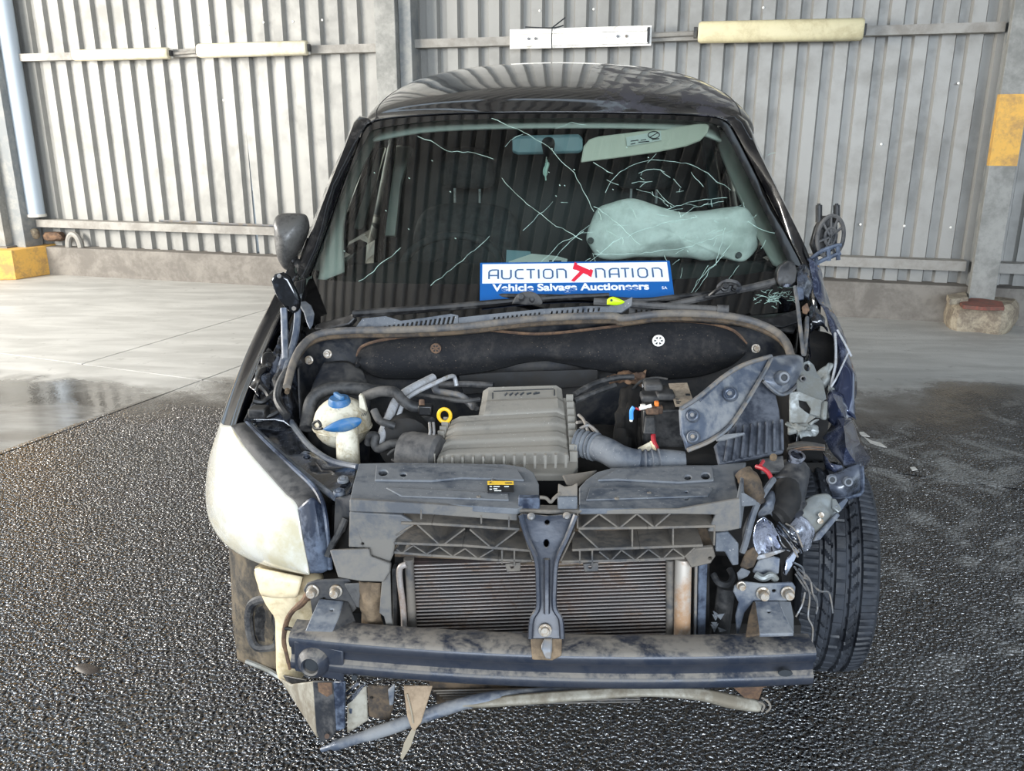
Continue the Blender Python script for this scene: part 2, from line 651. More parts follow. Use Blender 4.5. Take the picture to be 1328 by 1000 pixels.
# floor : slabs of concrete with joints; the near one is wet coarse asphalt
def floor_material():
    t = NT('wet_concrete_and_asphalt')
    pos = t.n('ShaderNodeNewGeometry').outputs['Position']
    sep = t.n('ShaderNodeSeparateXYZ')
    t.set(sep.inputs[0], pos)
    x, y = sep.outputs[0], sep.outputs[1]
    n_big = t.noise(pos, .7, 5, .6, .8)
    n_mid = t.noise(pos, 3.2, 6, .65, .6)
    n_streak = t.n('ShaderNodeMapping')
    n_streak.inputs['Scale'].default_value = (.8, 3.0, 1)
    n_streak.inputs['Rotation'].default_value = (0, 0, .36)
    t.set(n_streak.inputs['Vector'], pos)
    n_st = t.noise(n_streak.outputs[0], 1.6, 6, .6, .4)
    # dry concrete
    conc = t.mix(t.ramp(n_st, .35, .7), lin(166, 165, 161), lin(192, 191, 187))
    conc = t.mix(t.ramp(t.noise(pos, 9, 5, .7), .58, .8), conc, lin(120, 118, 114))
    # damp asphalt
    vor = t.n('ShaderNodeTexVoronoi')
    vor.inputs['Scale'].default_value = 78
    vor.inputs['Randomness'].default_value = 1
    wob = t.n('ShaderNodeTexNoise')
    wob.inputs['Scale'].default_value = 45
    t.set(wob.inputs['Vector'], pos)
    wv = t.n('ShaderNodeVectorMath', operation='MULTIPLY_ADD')
    t.set(wv.inputs[0], wob.outputs['Color'])
    wv.inputs[1].default_value = (.016, .016, 0)
    t.set(wv.inputs[2], pos)
    t.set(vor.inputs['Vector'], wv.outputs[0])
    vd = vor.outputs['Distance']
    cellc = t.n('ShaderNodeSeparateColor')
    t.set(cellc.inputs[0], vor.outputs['Color'])
    cell = cellc.outputs[0]
    asp = t.mix(t.ramp(cell, .1, 1.0), lin(18, 19, 22), lin(58, 59, 63))
    asp = t.mix(t.ramp(vd, .45, .8), asp, lin(14, 14, 16))
    asp = t.mix(t.ramp(n_mid, .3, .75), t.mix(.45, asp, lin(20, 21, 25)), asp)
    # where the dry concrete starts: a ragged line
    edge = t.math('ADD', y, t.math('MULTIPLY', t.math('SUBTRACT', n_big, .5), 1.6))
    edge = t.math('ADD', edge, t.math('MULTIPLY', t.math('SUBTRACT', n_mid, .5), .7))
    edge = t.math('ADD', edge, t.math('MULTIPLY', x, -.02))
    dry = t.ramp(edge, 4.9, 5.35)
    # drying patches on the near right
    pat = t.math('MULTIPLY', t.ramp(x, .9, 1.7), t.ramp(n_mid, .47, .62))
    pat = t.math('MULTIPLY', pat, .5)
    dryc = t.math('MAXIMUM', dry, pat, True)
    # film of water in front of the dry line
    wet = t.math('SUBTRACT', 1.0, t.ramp(edge, 5.25, 5.5))
    film = t.math('MULTIPLY', t.ramp(edge, 4.7, 5.0), wet)
    side = t.n('ShaderNodeVectorMath', operation='DOT_PRODUCT')
    t.set(side.inputs[0], pos)
    side.inputs[1].default_value = E2
    sd = t.math('SUBTRACT', side.outputs['Value'], _o.dot(E2))
    asph = t.ramp(sd, -.06, .02)
    damp = t.mix(t.ramp(n_st, .35, .65), lin(104, 100, 95), lin(140, 139, 136))
    asp = t.mix(asph, damp, asp)
    col = t.mix(dryc, asp, conc)
    col = t.mix(t.math('MULTIPLY', film, .72), col, lin(66, 62, 57))
    t.set(t.b.inputs['Base Color'], col)
    r = t.n('ShaderNodeMapRange')
    t.set(r.inputs['Value'], dryc)
    r.inputs['To Min'].default_value = .14
    r.inputs['To Max'].default_value = .62
    rr = t.math('MULTIPLY', r.outputs[0], t.math('SUBTRACT', 1.0, t.math('MULTIPLY', film, .75)))
    t.set(t.b.inputs['Roughness'], rr)
    t.b.inputs['Specular IOR Level'].default_value = 1.0
    h = t.math('SUBTRACT', 1.0, t.math('POWER', t.math('MULTIPLY', vd, 1.5), 2.0))
    h = t.math('ADD', h, t.math('MULTIPLY', cell, .5))
    h = t.math('MULTIPLY', h, asph)
    h = t.math('MULTIPLY', h, t.math('SUBTRACT', 1.0, t.math('MULTIPLY', dryc, .93)))
    h = t.math('MULTIPLY', h, t.math('SUBTRACT', 1.0, t.math('MULTIPLY', film, .6)))
    h = t.math('ADD', h, t.math('MULTIPLY', n_mid, .25))
    bp = t.bump(h, 1.0, .011)
    return t.m


MT['floor'] = floor_material()
floor = struct(empty('floor', (0, 5, 0)))


def fl(a, b):
    """floor frame: a along the depth joints, b to the right"""
    return _o + E1 * a + E2 * b


_xc = (JX - _o).dot(E1)
_j2 = (J2 - _o).dot(E2)
gp = .007
slabs = [(-12, _xc, -12, 0), (_xc, 16, -12, _j2), (_xc, 16, _j2, 0.0), (-12, _xc, 0, 7.4), (_xc, 16, 0, 7.4), (-12, _xc, 7.4, 16), (_xc, 16, 7.4, 16)]
for k, (a0, a1, b0, b1) in enumerate(slabs):
    g = G()
    top = [fl(a0 + gp, b0 + gp), fl(a1 - gp, b0 + gp), fl(a1 - gp, b1 - gp), fl(a0 + gp, b1 - gp)]
    g.hexa([q - WZ * .12 for q in top], top)
    build('slab', g, MT['floor'], floor, 0)
build('bedding', G().box((0, 4, -.14), (44, 44, .03)), MT['kerb'], floor, 0)

# low concrete upstand under the sheeting
s_l, s_r = wpx(-120, 360)[0] - 4.0, wpx(1500, 430)[0] + 2.0
kz = (wpx(65, 312)[1] + wpx(1077, 375)[1]) / 2
g = G()
nseg = 60
for i in range(nseg):
    a = s_l + (s_r - s_l) * i / nseg
    b = s_l + (s_r - s_l) * (i + 1) / nseg
wbox(g, s_l, s_r, -.32, 0, -.1, kz)
struct(build('baseboard_back', g, MT['kerb'], None, 0, bevel=.012))

# corrugated sheets
PITCH_S = .205
NR = 4
SW = PITCH_S * NR
dS = -.16
prof = [(0, 0), (.102, 0), (.118, -.05), (.188, -.05), (.2049, 0)]
wall = struct(empty('wall_back', W((s_l + s_r) / 2, dS, 0)))
ztop = 5.2
slit_s = wpx(326, 250, dS)[0]
n0 = int((slit_s - s_l) / SW) + 1
sh_me = None
start = slit_s - n0 * SW
k = 0
while start + k * SW < s_r:
    s0 = start + k * SW
    g = G()
    zs = [kz - .1, 1.55, ztop]
    rows = []
    for z in zs:
        row = []
        for r_ in range(NR):
            for (ds, dd) in prof[:-1]:
                row.append([s0 + r_ * PITCH_S + ds, dS + dd, z])
        row.append([s0 + SW + .012, dS - .002 + 0, z])
        rows.append(row)
    if abs(s0 - slit_s) < .01:
        for row, sh in zip(rows, (.04, .004, .0)):
            row[0][0] += sh
            if sh:
                row[1][0] += 0
    if abs(s0 + SW - slit_s) < .01:
        for row, sh in zip(rows, (.016, .012, .012)):
            row[-1][0] -= sh
    vs = [[g.bm.verts.new(W(*q)) for q in row] for row in rows]
    for a, b in zip(vs, vs[1:]):
        for i in range(len(a) - 1):
            g.bm.faces.new([a[i], a[i + 1], b[i + 1], b[i]])
    g.open = True
    build('sheet', g, MT['sheet'], wall, 0, solid=.0012)
    k += 1
# white dots standing in for daylight through small holes in the sheets
g = G()
for x, y in [(75, 43), (200, 37), (270, 33), (342, 29), (380, 28), (418, 26), (102, 252), (290, 130), (1063, 318), (1116, 291), (1173, 293), (1233, 295),
             (1243, 108), (1143, 187), (700, 14), (770, 12), (990, 10)]:
    s_, z_ = wpx(x, y, dS)
    g.lathe(W(s_, dS + .001, z_), WN, [(.011, 0), (.011, .004), (.005, .008), (0, .008)], 8)
so = build('daylight_dots', g, MT['lamp_white'], wall)
so['kind'] = 'stuff'

# girts (horizontal rails)
def girt(name, pl, pr, d0, d1, h, lip=True, s0=None, s1=None):
    sa, za = wpx(*pl, d1)
    sb, zb = wpx(*pr, d1)
    z = (za + zb) / 2
    g = G()
    a, b = (s0 if s0 is not None else sa), (s1 if s1 is not None else sb)
    wbox(g, a, b, d1 - .004, d1, z - h / 2, z + h / 2)
    wbox(g, a, b, d0, d1 - .002, z + h / 2 - .004, z + h / 2)
    wbox(g, a, b, d0, d1 - .002, z - h / 2, z - h / 2 + .004)
    o = struct(build(name, g, MT['girt'], None, 0))
    return z, o


dG = -.03
colM = (wpx(495, 60, dG)[0], wpx(538, 60, dG)[0])
zg, _ = girt('trim_1', (20, 76), (500, 60), dS + .005, dG, .075, s0=wpx(18, 76, dG)[0], s1=colM[0])
girt('trim_2', (540, 57), (1298, 34), dS + .005, dG, .075, s0=colM[1], s1=wpx(1304, 34, dG)[0])
girt('trim_3', (49, 287), (356, 303), dS + .005, dG + .02, .085, s0=wpx(48, 287, dG)[0], s1=wpx(700, 310, dG)[0])
girt('trim_4', (1092, 338), (1252, 347), dS + .005, dG + .02, .085, s0=wpx(700, 310, dG)[0], s1=wpx(1252, 347, dG)[0])
girt('trim_5', (1292, 347), (1328, 350), dS + .005, dG + .02, .085, s0=wpx(1285, 347, dG)[0], s1=s_r)
# loose flat strip lying along the lower left rail
sa, za = wpx(202, 287, dG + .03)
sb, zb = wpx(356, 294, dG + .03)
g = G()
g.tube([W(sa, dG - .03, zg * 0 + za), W(sb, dG - .03, zb)], .014, 6)
tag(build('angle_strip', g, MT['steel']), 'thin grey metal strip lying along the lower wall rail left of the van', 'strip')

# middle column (steel H section)
g = G()
cw = colM[1] - colM[0]
wbox(g, colM[0], colM[0] + cw * .62, -.06, .12, -.05, ztop)
struct(build('column_middle', g, MT['column'], None, 0, bevel=.006))
g = G()
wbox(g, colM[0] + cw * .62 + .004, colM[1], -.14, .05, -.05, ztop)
struct(build('trim_6', g, MT['column_shade'], None, 0, bevel=.006))

# left column with yellow concrete foot
s0 = wpx(-40, 200, .1)[0]
s1 = wpx(32, 200, .1)[0]
colL = struct(empty('column_left', W(s0, .1, 0)))
g = G()
sA, sB = wpx(-30, 306, .14)[0], wpx(17, 306, .14)[0]
wbox(g, sA, sB, .06, .26, kz, ztop)
build('flange', g, MT['column'], colL, 0, bevel=.005)
g = G()
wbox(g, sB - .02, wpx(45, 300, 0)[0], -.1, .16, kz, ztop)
build('web', g, MT['column_shade'], colL, 0, bevel=.005)
g = G()
wbox(g, sA - .05, sB + .05, .04, .3, kz + .005, kz + .03)
build('base_plate', g, MT['steel'], colL, 0)
g = G()
b0 = [pz(-60, 366, 0), pz(20, 364, 0), pz(66, 357, 0)]
zt = kz
q0, q1, q2 = pz(-60, 366, 0), pz(21, 363, 0), pz(65, 356, 0)
back = [q2 - WN * .3, q0 - WN * .5]
foot = [q0, q1, q2] + back
g.hexa([q for q in foot], [q + WZ * (zt + .01) for q in foot])
build('concrete_foot', g, MT['yellow_paint'], colL, 0, bevel=.012)

# downpipe beside the left column
sa, sb = wpx(22, 150, -.02)[0], wpx(42, 150, -.02)[0]
g = G()
sp_ = wpx(46, 270, -.02)[0]
pz0 = wpx(50, 281, -.02)[1]
g.cyl(W(sp_, -.02, pz0 + .02), W(sp_, -.02, ztop), (sb - sa) * .45, n=20)
dp = build('downpipe', g, MT['pipe'])
struct(dp)
g = G()
g.cyl(W(sp_, -.02, pz0), W(sp_, -.02, pz0 + .03), (sb - sa) * .5, n=20)
build('collar', g, MT['white_plastic'], dp)

# right column with yellow band and chipped plinth
colR = struct(empty('column_right', W(wpx(1270, 400, .1)[0], .1, 0)))
cs0, cs1 = wpx(1256, 385, .2)[0], wpx(1290, 385, .2)[0]
zb0 = wpx(1270, 388, .2)[1]
g = G()
wbox(g, cs0, cs1, .13, .21, zb0, ztop)
build('flange', g, MT['column'], colR, 0, bevel=.004)
g = G()
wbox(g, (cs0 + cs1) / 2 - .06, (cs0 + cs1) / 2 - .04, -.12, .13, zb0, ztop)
build('web', g, MT['column_shade'], colR, 0)
g = G()
zy0, zy1 = wpx(1285, 215, .21)[1], wpx(1310, 122, .21)[1]
wbox(g, cs0 - .002, cs1 + .002, .12, .2125, zy0, zy1)
build('yellow_band', g, MT['yellow_paint'], colR, 0)
g = G()
fo = [(1221, 407), (1238, 428), (1300, 434), (1311, 425), (1311, 400)]
pts = [pz(1232, 426, 0), pz(1300, 434, 0), pz(1312, 426, 0)]
ctr = (pts[0] + pts[1] + pts[2]) / 3
lo = [pz(1222, 412, 0) - WN * .1, pz(1234, 427, 0), pz(1268, 431, 0), pz(1300, 434, 0), pz(1313, 426, 0), pz(1313, 420, 0) - WN * .25, pz(1222, 412, 0) - WN * .3]
zt = zb0 - .01
lev = []
for z, e in ((0, 1.0), (.08, 1.05), (.16, 1.03), (zt - .05, 1.02), (zt, .93)):
    cc = sum(lo, V((0, 0, 0))) / len(lo)
    ring = [cc + (q - cc) * e + V((noise.noise(q * 9 + V((0, 0, z * 20))), noise.noise(q * 7 + V((3, 0, z * 20))), 0)) * .025 + WZ * z for q in lo]
    ring = cr(ring + [ring[0]], 29)[:-1]
    lev.append([g.bm.verts.new(q + V((0, 0, .015 * noise.noise(q * 15)))) if z > .01 else g.bm.verts.new(q) for q in ring])
for a, b in zip(lev, lev[1:]):
    for i in range(len(a)):
        g.bm.faces.new([a[i], a[(i + 1) % len(a)], b[(i + 1) % len(a)], b[i]])
g.bm.faces.new(lev[0][::-1])
g.bm.faces.new(lev[-1])
build('chipped_plinth', g, MT['plinth'], colR, 25)
g = G()
g.plate([pz(1245, 392, zt + .02), pz(1262, 385, zt + .02), pz(1300, 391, zt + .02), pz(1303, 398, zt + .02), pz(1275, 398, zt + .02), pz(1250, 396, zt + .02)], .03)
build('broken_brick', g, MT['brick_red'], colR, 0, bevel=.004)
g = G()
g.plate([pz(1228, 382, zt + .05), pz(1252, 378, zt + .05), pz(1256, 386, zt + .05), pz(1232, 388, zt + .05)], .05)
build('broken_brick', g, MT['plinth'], colR, 0, bevel=.006)


# rubble on the kerb by the left column
def rock(name, label, x0, x1, y0, y1, d, mat, seed, cat='stone'):
    s0_, z0_ = wpx(x0, y1, d)
    s1_, z1_ = wpx(x1, y0, d)
    g = G()
    c = W((s0_ + s1_) / 2, d, (z0_ + z1_) / 2)
    bmesh.ops.create_icosphere(g.bm, subdivisions=3, radius=1)
    for v in g.bm.verts:
        q = v.co.copy()
        f = 1 + .22 * noise.noise(q * 1.4 + V((seed, 0, 0))) + .1 * noise.noise(q * 3 + V((seed, 2, 0)))
        q = V([math.copysign(abs(t_) ** .7, t_) for t_ in q]) * f
        v.co = c + WU * q.x * abs(s1_ - s0_) / 2 * .92 + WN * q.y * .07 + WZ * max(q.z * abs(z1_ - z0_) / 2 * 1.0, -(c.z - kz) + .002)
    return tag(build(name, g, mat, None, 30), label, cat)


rock('stone', 'pale rounded stone on the yellow column foot', 20, 48, 294, 311, .0, MT['plinth'], 1)
rock('stone', 'brownish wedge of rubble on the kerb right of the pale stone', 58, 83, 301, 312, -.05, MT['rust'], 5)
g = G()
s_, z_ = wpx(95, 312, -.05)
arc = [W(s_ + .085 * math.cos(a), -.06, kz + .15 * math.sin(a)) for a in [math.pi * i / 12 for i in range(13)]]
g.tube(arc, .035, 8)
tag(build('pipe_offcut', g, MT['girt']), 'grey arch shaped pipe offcut lying on the kerb', 'pipe')


# strip lights
def lamp(x0, x1, yl, yr, hpx, kind, label):
    d = .04
    s0_, z0_ = wpx(x0, yl, d)
    s1_, z1_ = wpx(x1, yr, d)
    z = (z0_ + z1_) / 2
    h = abs(wpx((x0 + x1) / 2, (yl + yr) / 2 - hpx / 2, d)[1] - wpx((x0 + x1) / 2, (yl + yr) / 2 + hpx / 2, d)[1])
    e = tag(empty('strip_light', W((s0_ + s1_) / 2, dG, z)), label, 'light', 'strip lights on the wall rail')
    # each lamp hangs along the line the photo shows
    dz = (z1_ - z0_)
    ax = (W(s1_, d, z1_) - W(s0_, d, z0_))
    L = ax.length
    ax.normalize()
    up = WN.cross(ax).normalized()
    if up.z < 0:
        up = -up
    c = (W(s0_, d, z0_) + W(s1_, d, z1_)) / 2
    fr = (ax, WN, up)
    g = G()
    g.box(c - WN * .045, (L * .985, .05, h * .8), fr)
    build('housing', g, MT['lamp_white'] if kind != 'yellow' else MT['girt'], e, 0, bevel=.004)
    if kind == 'tray':
        g = G()
        g.box(c - WN * .01, (L, .02, h), fr)
        build('tray', g, MT['lamp_white'], e, 0, bevel=.003)
        g = G()
        g.box(c + WN * .012 + up * h * .28, (L * .94, .022, h * .1), fr)
        g.box(c + WN * .012 - up * h * .36, (L * .96, .016, h * .06), fr)
        build('ridge', g, MT['lamp_white'], e, 0, bevel=.002)
        g = G()
        g.box(c + ax * (L * .48) + WN * .004, (.02, .03, h * .8), fr)
        build('lamp_holder', g, MT['label_black'], e, 0)
        for f in (-.36, -.31, .27, .33):
            g = G()
            g.cyl(c + ax * L * f + WN * .0, c + ax * L * f + WN * .012, .012, n=10)
            build('screw', g, MT['steel'], e)
        g = G()
        a = c - ax * L * .19
        g.tube([a + up * h * .56 + WN * .01, a + WN * .03, a - up * h * .56 + WN * .01], .005, 6)
        g.tube([a - ax * .25 + up * h * .6, a + up * h * .5 + WN * .02, a + ax * .1 + up * h * .62], .006, 6, smooth=10)
        g.tube([a + up * h * .5 + WN * .02, a + ax * .12 + up * h * 1.0 + WN * .02], .006, 6)
        build('wire_tie', g, MT['ink_shade'], e)
    else:
        g = G()
        n_ = 12
        rings = []
        for sx, k_ in ((-.5, .86), (-.485, 1), (.485, 1), (.5, .86)):
            rg = []
            for i in range(n_ + 1):
                a = math.pi * i / n_
                rg.append(g.bm.verts.new(c + ax * (L * sx) + up * (math.copysign(abs(math.cos(a)) ** .55, math.cos(a)) * h / 2 * k_) + WN * (math.sin(a) ** .6 * .075 * k_ - .015)))
            rings.append(rg)
        for a_, b_ in zip(rings, rings[1:]):
            for i in range(n_):
                g.bm.faces.new([a_[i], a_[i + 1], b_[i + 1], b_[i]])
        for rg in (rings[0], rings[-1]):
            g.bm.faces.new(rg)
        for i in (0, n_):
            pass
        g.bm.faces.new([rings[0][0], rings[1][0], rings[2][0], rings[3][0], rings[3][n_], rings[2][n_], rings[1][n_], rings[0][n_]])
        build('diffuser', g, MT['lamp_yellow'] if kind == 'yellow' else MT['lamp_cream'], e, 40)
        for f in (-.52, .505):
            g = G()
            g.box(c + ax * L * f - WN * .01, (.03, .04, h * .5), fr)
            build('end_clip', g, MT['plastic_dark'], e, 0, bevel=.003)
    return e


lamp(97, 220, 72, 69, 15, 'cream', 'shorter cream strip light, leftmost on the wall rail')
lamp(258, 399, 66, 62, 19, 'cream', 'longer cream strip light left of the middle column')
lamp(661, 845, 51, 46, 26, 'tray', 'white strip light without its cover above the van roof')
lamp(906, 1120, 42, 38, 29, 'yellow', 'yellowed strip light with long plain cover right of the van roof')
# conduit between the lamps
g = G()
g.tube([W(wpx(220, 70, .0)[0], .0, wpx(220, 70, .0)[1]), W(wpx(258, 67, .0)[0], .0, wpx(258, 67, .0)[1])], .014, 8)
struct(build('trim_7', g, MT['girt']))
g = G()
g.tube([W(wpx(845, 48, .0)[0], .0, wpx(845, 46, .0)[1]), W(wpx(906, 43, .0)[0], .0, wpx(906, 43, .0)[1])], .02, 8)
struct(build('trim_8', g, MT['girt']))

# roof over the bay: corrugated, with two open skylight strips
def ceil_strip(a0, a1, b0, b1, z, name):
    g = G()
    pr = [(0, 0), (.11, 0), (.13, .04), (.18, .04)]
    row = []
    b = b0
    while b < b1:
        for q, dz in pr:
            row.append((b + q, dz))
        b += .2
    for a_ in (0,):
        va = [g.bm.verts.new(fl(a0, bb) + WZ * (z + dz)) for bb, dz in row]
        vb = [g.bm.verts.new(fl(a1, bb) + WZ * (z + dz)) for bb, dz in row]
        for i in range(len(va) - 1):
            g.bm.faces.new([va[i], va[i + 1], vb[i + 1], vb[i]])
    return struct(build(name, g, MT['ceiling'], None, 0))


ceil_strip(-5.0, 1.85, -8, 12, 4.7, 'ceiling')
ceil_strip(2.15, 9.0, -8, 12, 4.7, 'ceiling')
ceil_strip(1.84, 2.16, 1.3, 1.62, 4.71, 'ceiling')


# ================================================================ THE VAN
VAN = tag(empty('van', (0, 3.6, 0)), 'wrecked black panel van with its whole front end torn off', 'van')


def part(name, g, mat, parent=VAN, **k):
    if isinstance(mat, str):
        mat = MT[mat]
    return build(name, g, mat, parent, **k)


# --- windscreen surface:  Y = WY0 + (z - WZ0) * WM + WC * x^2
WC = .26
_b = p(717, 405, 2.74)
_t = p(717, 147, 3.42)
WM = (_t.y - _b.y) / (_t.z - _b.z)


def ws(x, y, off=0.0):
    """point of the windscreen surface seen at a pixel; off > 0 lies in front of the glass"""
    d = ray(x, y)
    t0, t1 = 1.5, 8.0
    f = lambda t: (CAM + d * t).y - (_b.y + ((CAM + d * t).z - _b.z) * WM + WC * (CAM + d * t).x ** 2)
    for _ in range(40):
        m = (t0 + t1) / 2
        if f(m) > 0:
            t1 = m
        else:
            t0 = m
    q = CAM + d * t0
    n = V((-2 * WC * q.x * -1, -1, WM)).normalized()
    return q + n * off


gl_left = [(386, 418), (398, 370), (422, 303), (447, 232), (470, 172)]
gl_top = [(470, 172), (486, 158), (560, 150), (640, 147.5), (717, 147), (800, 147.5), (880, 149.5), (932, 154), (949, 166)]
gl_right = [(949, 166), (985, 235), (1018, 300), (1043, 350), (1056, 400)]
gl_bot = [(386, 418), (480, 424), (600, 420), (717, 414), (850, 410), (960, 410), (1056, 400)]


def wgrid(inset, n_u, n_v, off):
    """rows bottom to top over the windscreen outline"""
    rows = []
    L, R = [V((a, b, 0)) for a, b in gl_left], [V((a, b, 0)) for a, b in gl_right[::-1]]
    Lr, Rr = cr(L, n_v), cr(R, n_v)
    B, T = cr([V((a, b, 0)) for a, b in gl_bot], n_u), cr([V((a, b, 0)) for a, b in gl_top], n_u)
    for j in range(n_v):
        v = j / (n_v - 1)
        row = []
        for i in range(n_u):
            u = i / (n_u - 1)
            q = Lr[j] * (1 - u) + Rr[j] * u + B[i] * (1 - v) + T[i] * v - (B[0] * (1 - u) * (1 - v) + B[-1] * u * (1 - v) + T[0] * (1 - u) * v + T[-1] * u * v)
            row.append((q.x, q.y))
        rows.append(row)
    return rows


wg = wgrid(0, 40, 26, 0)
g = G()
vs = [[g.bm.verts.new(ws(x, y)) for x, y in r] for r in wg]
for a, b in zip(vs, vs[1:]):
    for i in range(len(a) - 1):
        g.bm.faces.new([a[i], a[i + 1], b[i + 1], b[i]])
g.open = True
SCREEN = part('windscreen', g, 'glass', label='cracked green tinted windscreen')

# printed black border, on the inside of the glass
inner = [(404, 362), (430, 285), (455, 222), (479, 172), (500, 166), (560, 159), (640, 155), (717, 153), (800, 153), (880, 156), (930, 162), (941, 172),
         (972, 235), (1003, 300), (1024, 346), (900, 362), (760, 366), (600, 367), (480, 365)]
outer = [(386, 418), (398, 370), (422, 303), (447, 232), (470, 172), (486, 158), (560, 150), (640, 147.5), (717, 147), (800, 147.5), (880, 149.5), (932, 154), (949, 166),
         (985, 235), (1018, 300), (1043, 350), (1056, 400), (960, 410), (850, 410), (717, 414), (600, 420), (480, 424)]


def ringstrip(g, loops, n, off):
    ls = []
    for lp in loops:
        ls.append(lp)
    return ls


def frit_strip(g, a, b, n, off, nv=4):
    A, B = cr([V((x, y, 0)) for x, y in a], n), cr([V((x, y, 0)) for x, y in b], n)
    vs_ = []
    for j in range(nv):
        t = j / (nv - 1)
        vs_.append([g.bm.verts.new(ws(*(A[i] * (1 - t) + B[i] * t).xy, off)) for i in range(n)])
    for r0, r1 in zip(vs_, vs_[1:]):
        for i in range(n - 1):
            g.bm.faces.new([r0[i], r0[i + 1], r1[i + 1], r1[i]])


g = G()
frit_strip(g, gl_left, [(404, 362), (412, 335), (432, 282), (455, 222), (480, 172)], 14, .002)
frit_strip(g, gl_top, [(480, 172), (496, 166), (560, 158), (640, 155), (717, 154), (800, 154), (880, 156), (926, 161), (940, 172)], 30, .002)
frit_strip(g, gl_right, [(940, 172), (972, 235), (1003, 300), (1022, 340), (1026, 346)], 14, .002)
frit_strip(g, gl_bot, [(404, 362), (480, 367), (600, 369), (717, 368), (850, 364), (960, 357), (1026, 346)], 36, .002, 8)
bmesh.ops.remove_doubles(g.bm, verts=g.bm.verts[:], dist=.0005)
g.open = True
part('black_border', g, 'frit', SCREEN)


# cracks in the windscreen
def crack(pl, r=.0008, jit=1.2, name='crack', g=None):
    pts = []
    for i in range(len(pl) - 1):
        a, b = V(pl[i] + (0,)), V(pl[i + 1] + (0,))
        n = max(2, int((b - a).length / 7))
        for k in range(n):
            q = a.lerp(b, k / n)
            pts.append(ws(q.x + rnd.uniform(-jit, jit), q.y + rnd.uniform(-jit, jit), .003))
    pts.append(ws(pl[-1][0], pl[-1][1], .003))
    own = g is None
    g = g or G()
    g.tube(pts, [r * rnd.uniform(.45, 1.25) for _ in pts], 4)
    if own:
        part(name, g, 'crack', SCREEN)


for pl in [
    [(638, 155), (680, 172), (703, 186), (716, 197), (745, 226), (760, 255), (770, 275)],
    [(543, 177), (566, 187), (580, 197), (615, 198), (640, 207)],
    [(650, 231), (662, 246), (690, 270), (716, 290), (755, 312)],
    [(679, 300), (698, 280), (717, 262)],
    [(466, 366), (490, 347), (520, 322)],
    [(558, 370), (580, 355), (606, 332), (616, 325), (635, 307)],
    [(655, 190), (662, 183), (678, 175)],
    [(785, 250), (792, 236), (804, 224), (822, 213), (845, 208), (868, 209), (890, 213), (910, 221), (930, 236), (947, 247)],
    [(829, 225), (848, 219), (862, 224)], [(820, 238), (846, 236)], [(824, 246), (842, 251), (862, 262)],
    [(852, 247), (860, 257), (874, 268)], [(855, 221), (869, 231)], [(872, 233), (883, 244)], [(897, 225), (912, 243)],
    [(770, 212), (795, 226)], [(840, 213), (851, 200)], [(718, 340), (740, 312), (764, 293)], [(757, 300), (725, 318), (700, 343)],
    [(885, 398), (905, 365), (930, 340), (947, 318)], [(893, 392), (920, 352), (938, 332)], [(900, 375), (918, 345)], [(925, 385), (958, 345)],
    [(765, 340), (800, 312), (860, 290), (905, 283)], [(770, 330), (830, 330), (890, 322), (950, 300)], [(860, 272), (900, 262), (943, 257)],
    [(770, 268), (800, 290), (830, 318)], [(940, 295), (928, 345)], [(968, 288), (990, 300), (1004, 303)],
    [(786, 362), (805, 352)], [(625, 372), (660, 346)], [(720, 168), (740, 160), (760, 163)], [(880, 285), (900, 270), (938, 262)],
]:
    crack(pl)
g = G()
for k in range(46):
    a = rnd.uniform(0, 6.28)
    x, y = 868 + rnd.gauss(0, 62), 290 + rnd.gauss(0, 36)
    L = rnd.uniform(6, 22)
    crack([(x, y), (x + L * math.cos(a), y + L * .6 * math.sin(a))], .0007, .8, g=g)
for k in range(60):
    a = rnd.uniform(0, 6.28)
    x, y = 1006 + rnd.gauss(0, 12), 386 + rnd.gauss(0, 6)
    L = rnd.uniform(3, 16)
    crack([(x, y), (x + L * math.cos(a), y + L * .5 * math.sin(a))], .0009, 1.2, g=g)
for k in range(26):
    x, y = rnd.uniform(440, 930), rnd.uniform(170, 372)
    crack([(x, y), (x + 1.5, y + 1)], .0014, .2, g=g)
o = part('crack_splinters', g, 'crack', SCREEN)
o['kind'] = 'stuff'

# --- roof


def arch(Y0, b, zc, zs, Wd, ex=.5, n=41):
    row = []
    for i in range(n):
        th = math.pi * (1 - i / (n - 1))
        c = math.cos(th)
        x = Wd * c
        z = zs + (zc - zs) * max(math.sin(th), 0) ** ex
        row.append(V((x, Y0 + b * c * c, z)))
    return row


hd = [ws(x, y, .004) for x, y in gl_top]
hr = cr(hd, 41)
rows = [hr,
        arch(3.45, .17, 1.692, 1.55, .79, .36), arch(3.5, .17, 1.724, 1.55, .80, .36), arch(3.57, .17, 1.754, 1.55, .805, .36),
        arch(3.72, .16, 1.797, 1.55, .81, .36), arch(3.98, .13, 1.853, 1.55, .812, .36), arch(4.32, .08, 1.905, 1.55, .812, .36),
        arch(4.75, .03, 1.938, 1.55, .812, .36), arch(5.35, 0, 1.94, 1.55, .81, .36), arch(5.84, -.05, 1.91, 1.55, .79, .4)]
g = G()
fine = []
cols = [cr([r[i] for r in rows], 60) for i in range(41)]
gv = [[g.bm.verts.new(cols[i][j]) for i in range(41)] for j in range(60)]
for j in range(59):
    for i in range(40):
        g.bm.faces.new([gv[j][i], gv[j][i + 1], gv[j + 1][i + 1], gv[j + 1][i]])
g.open = True


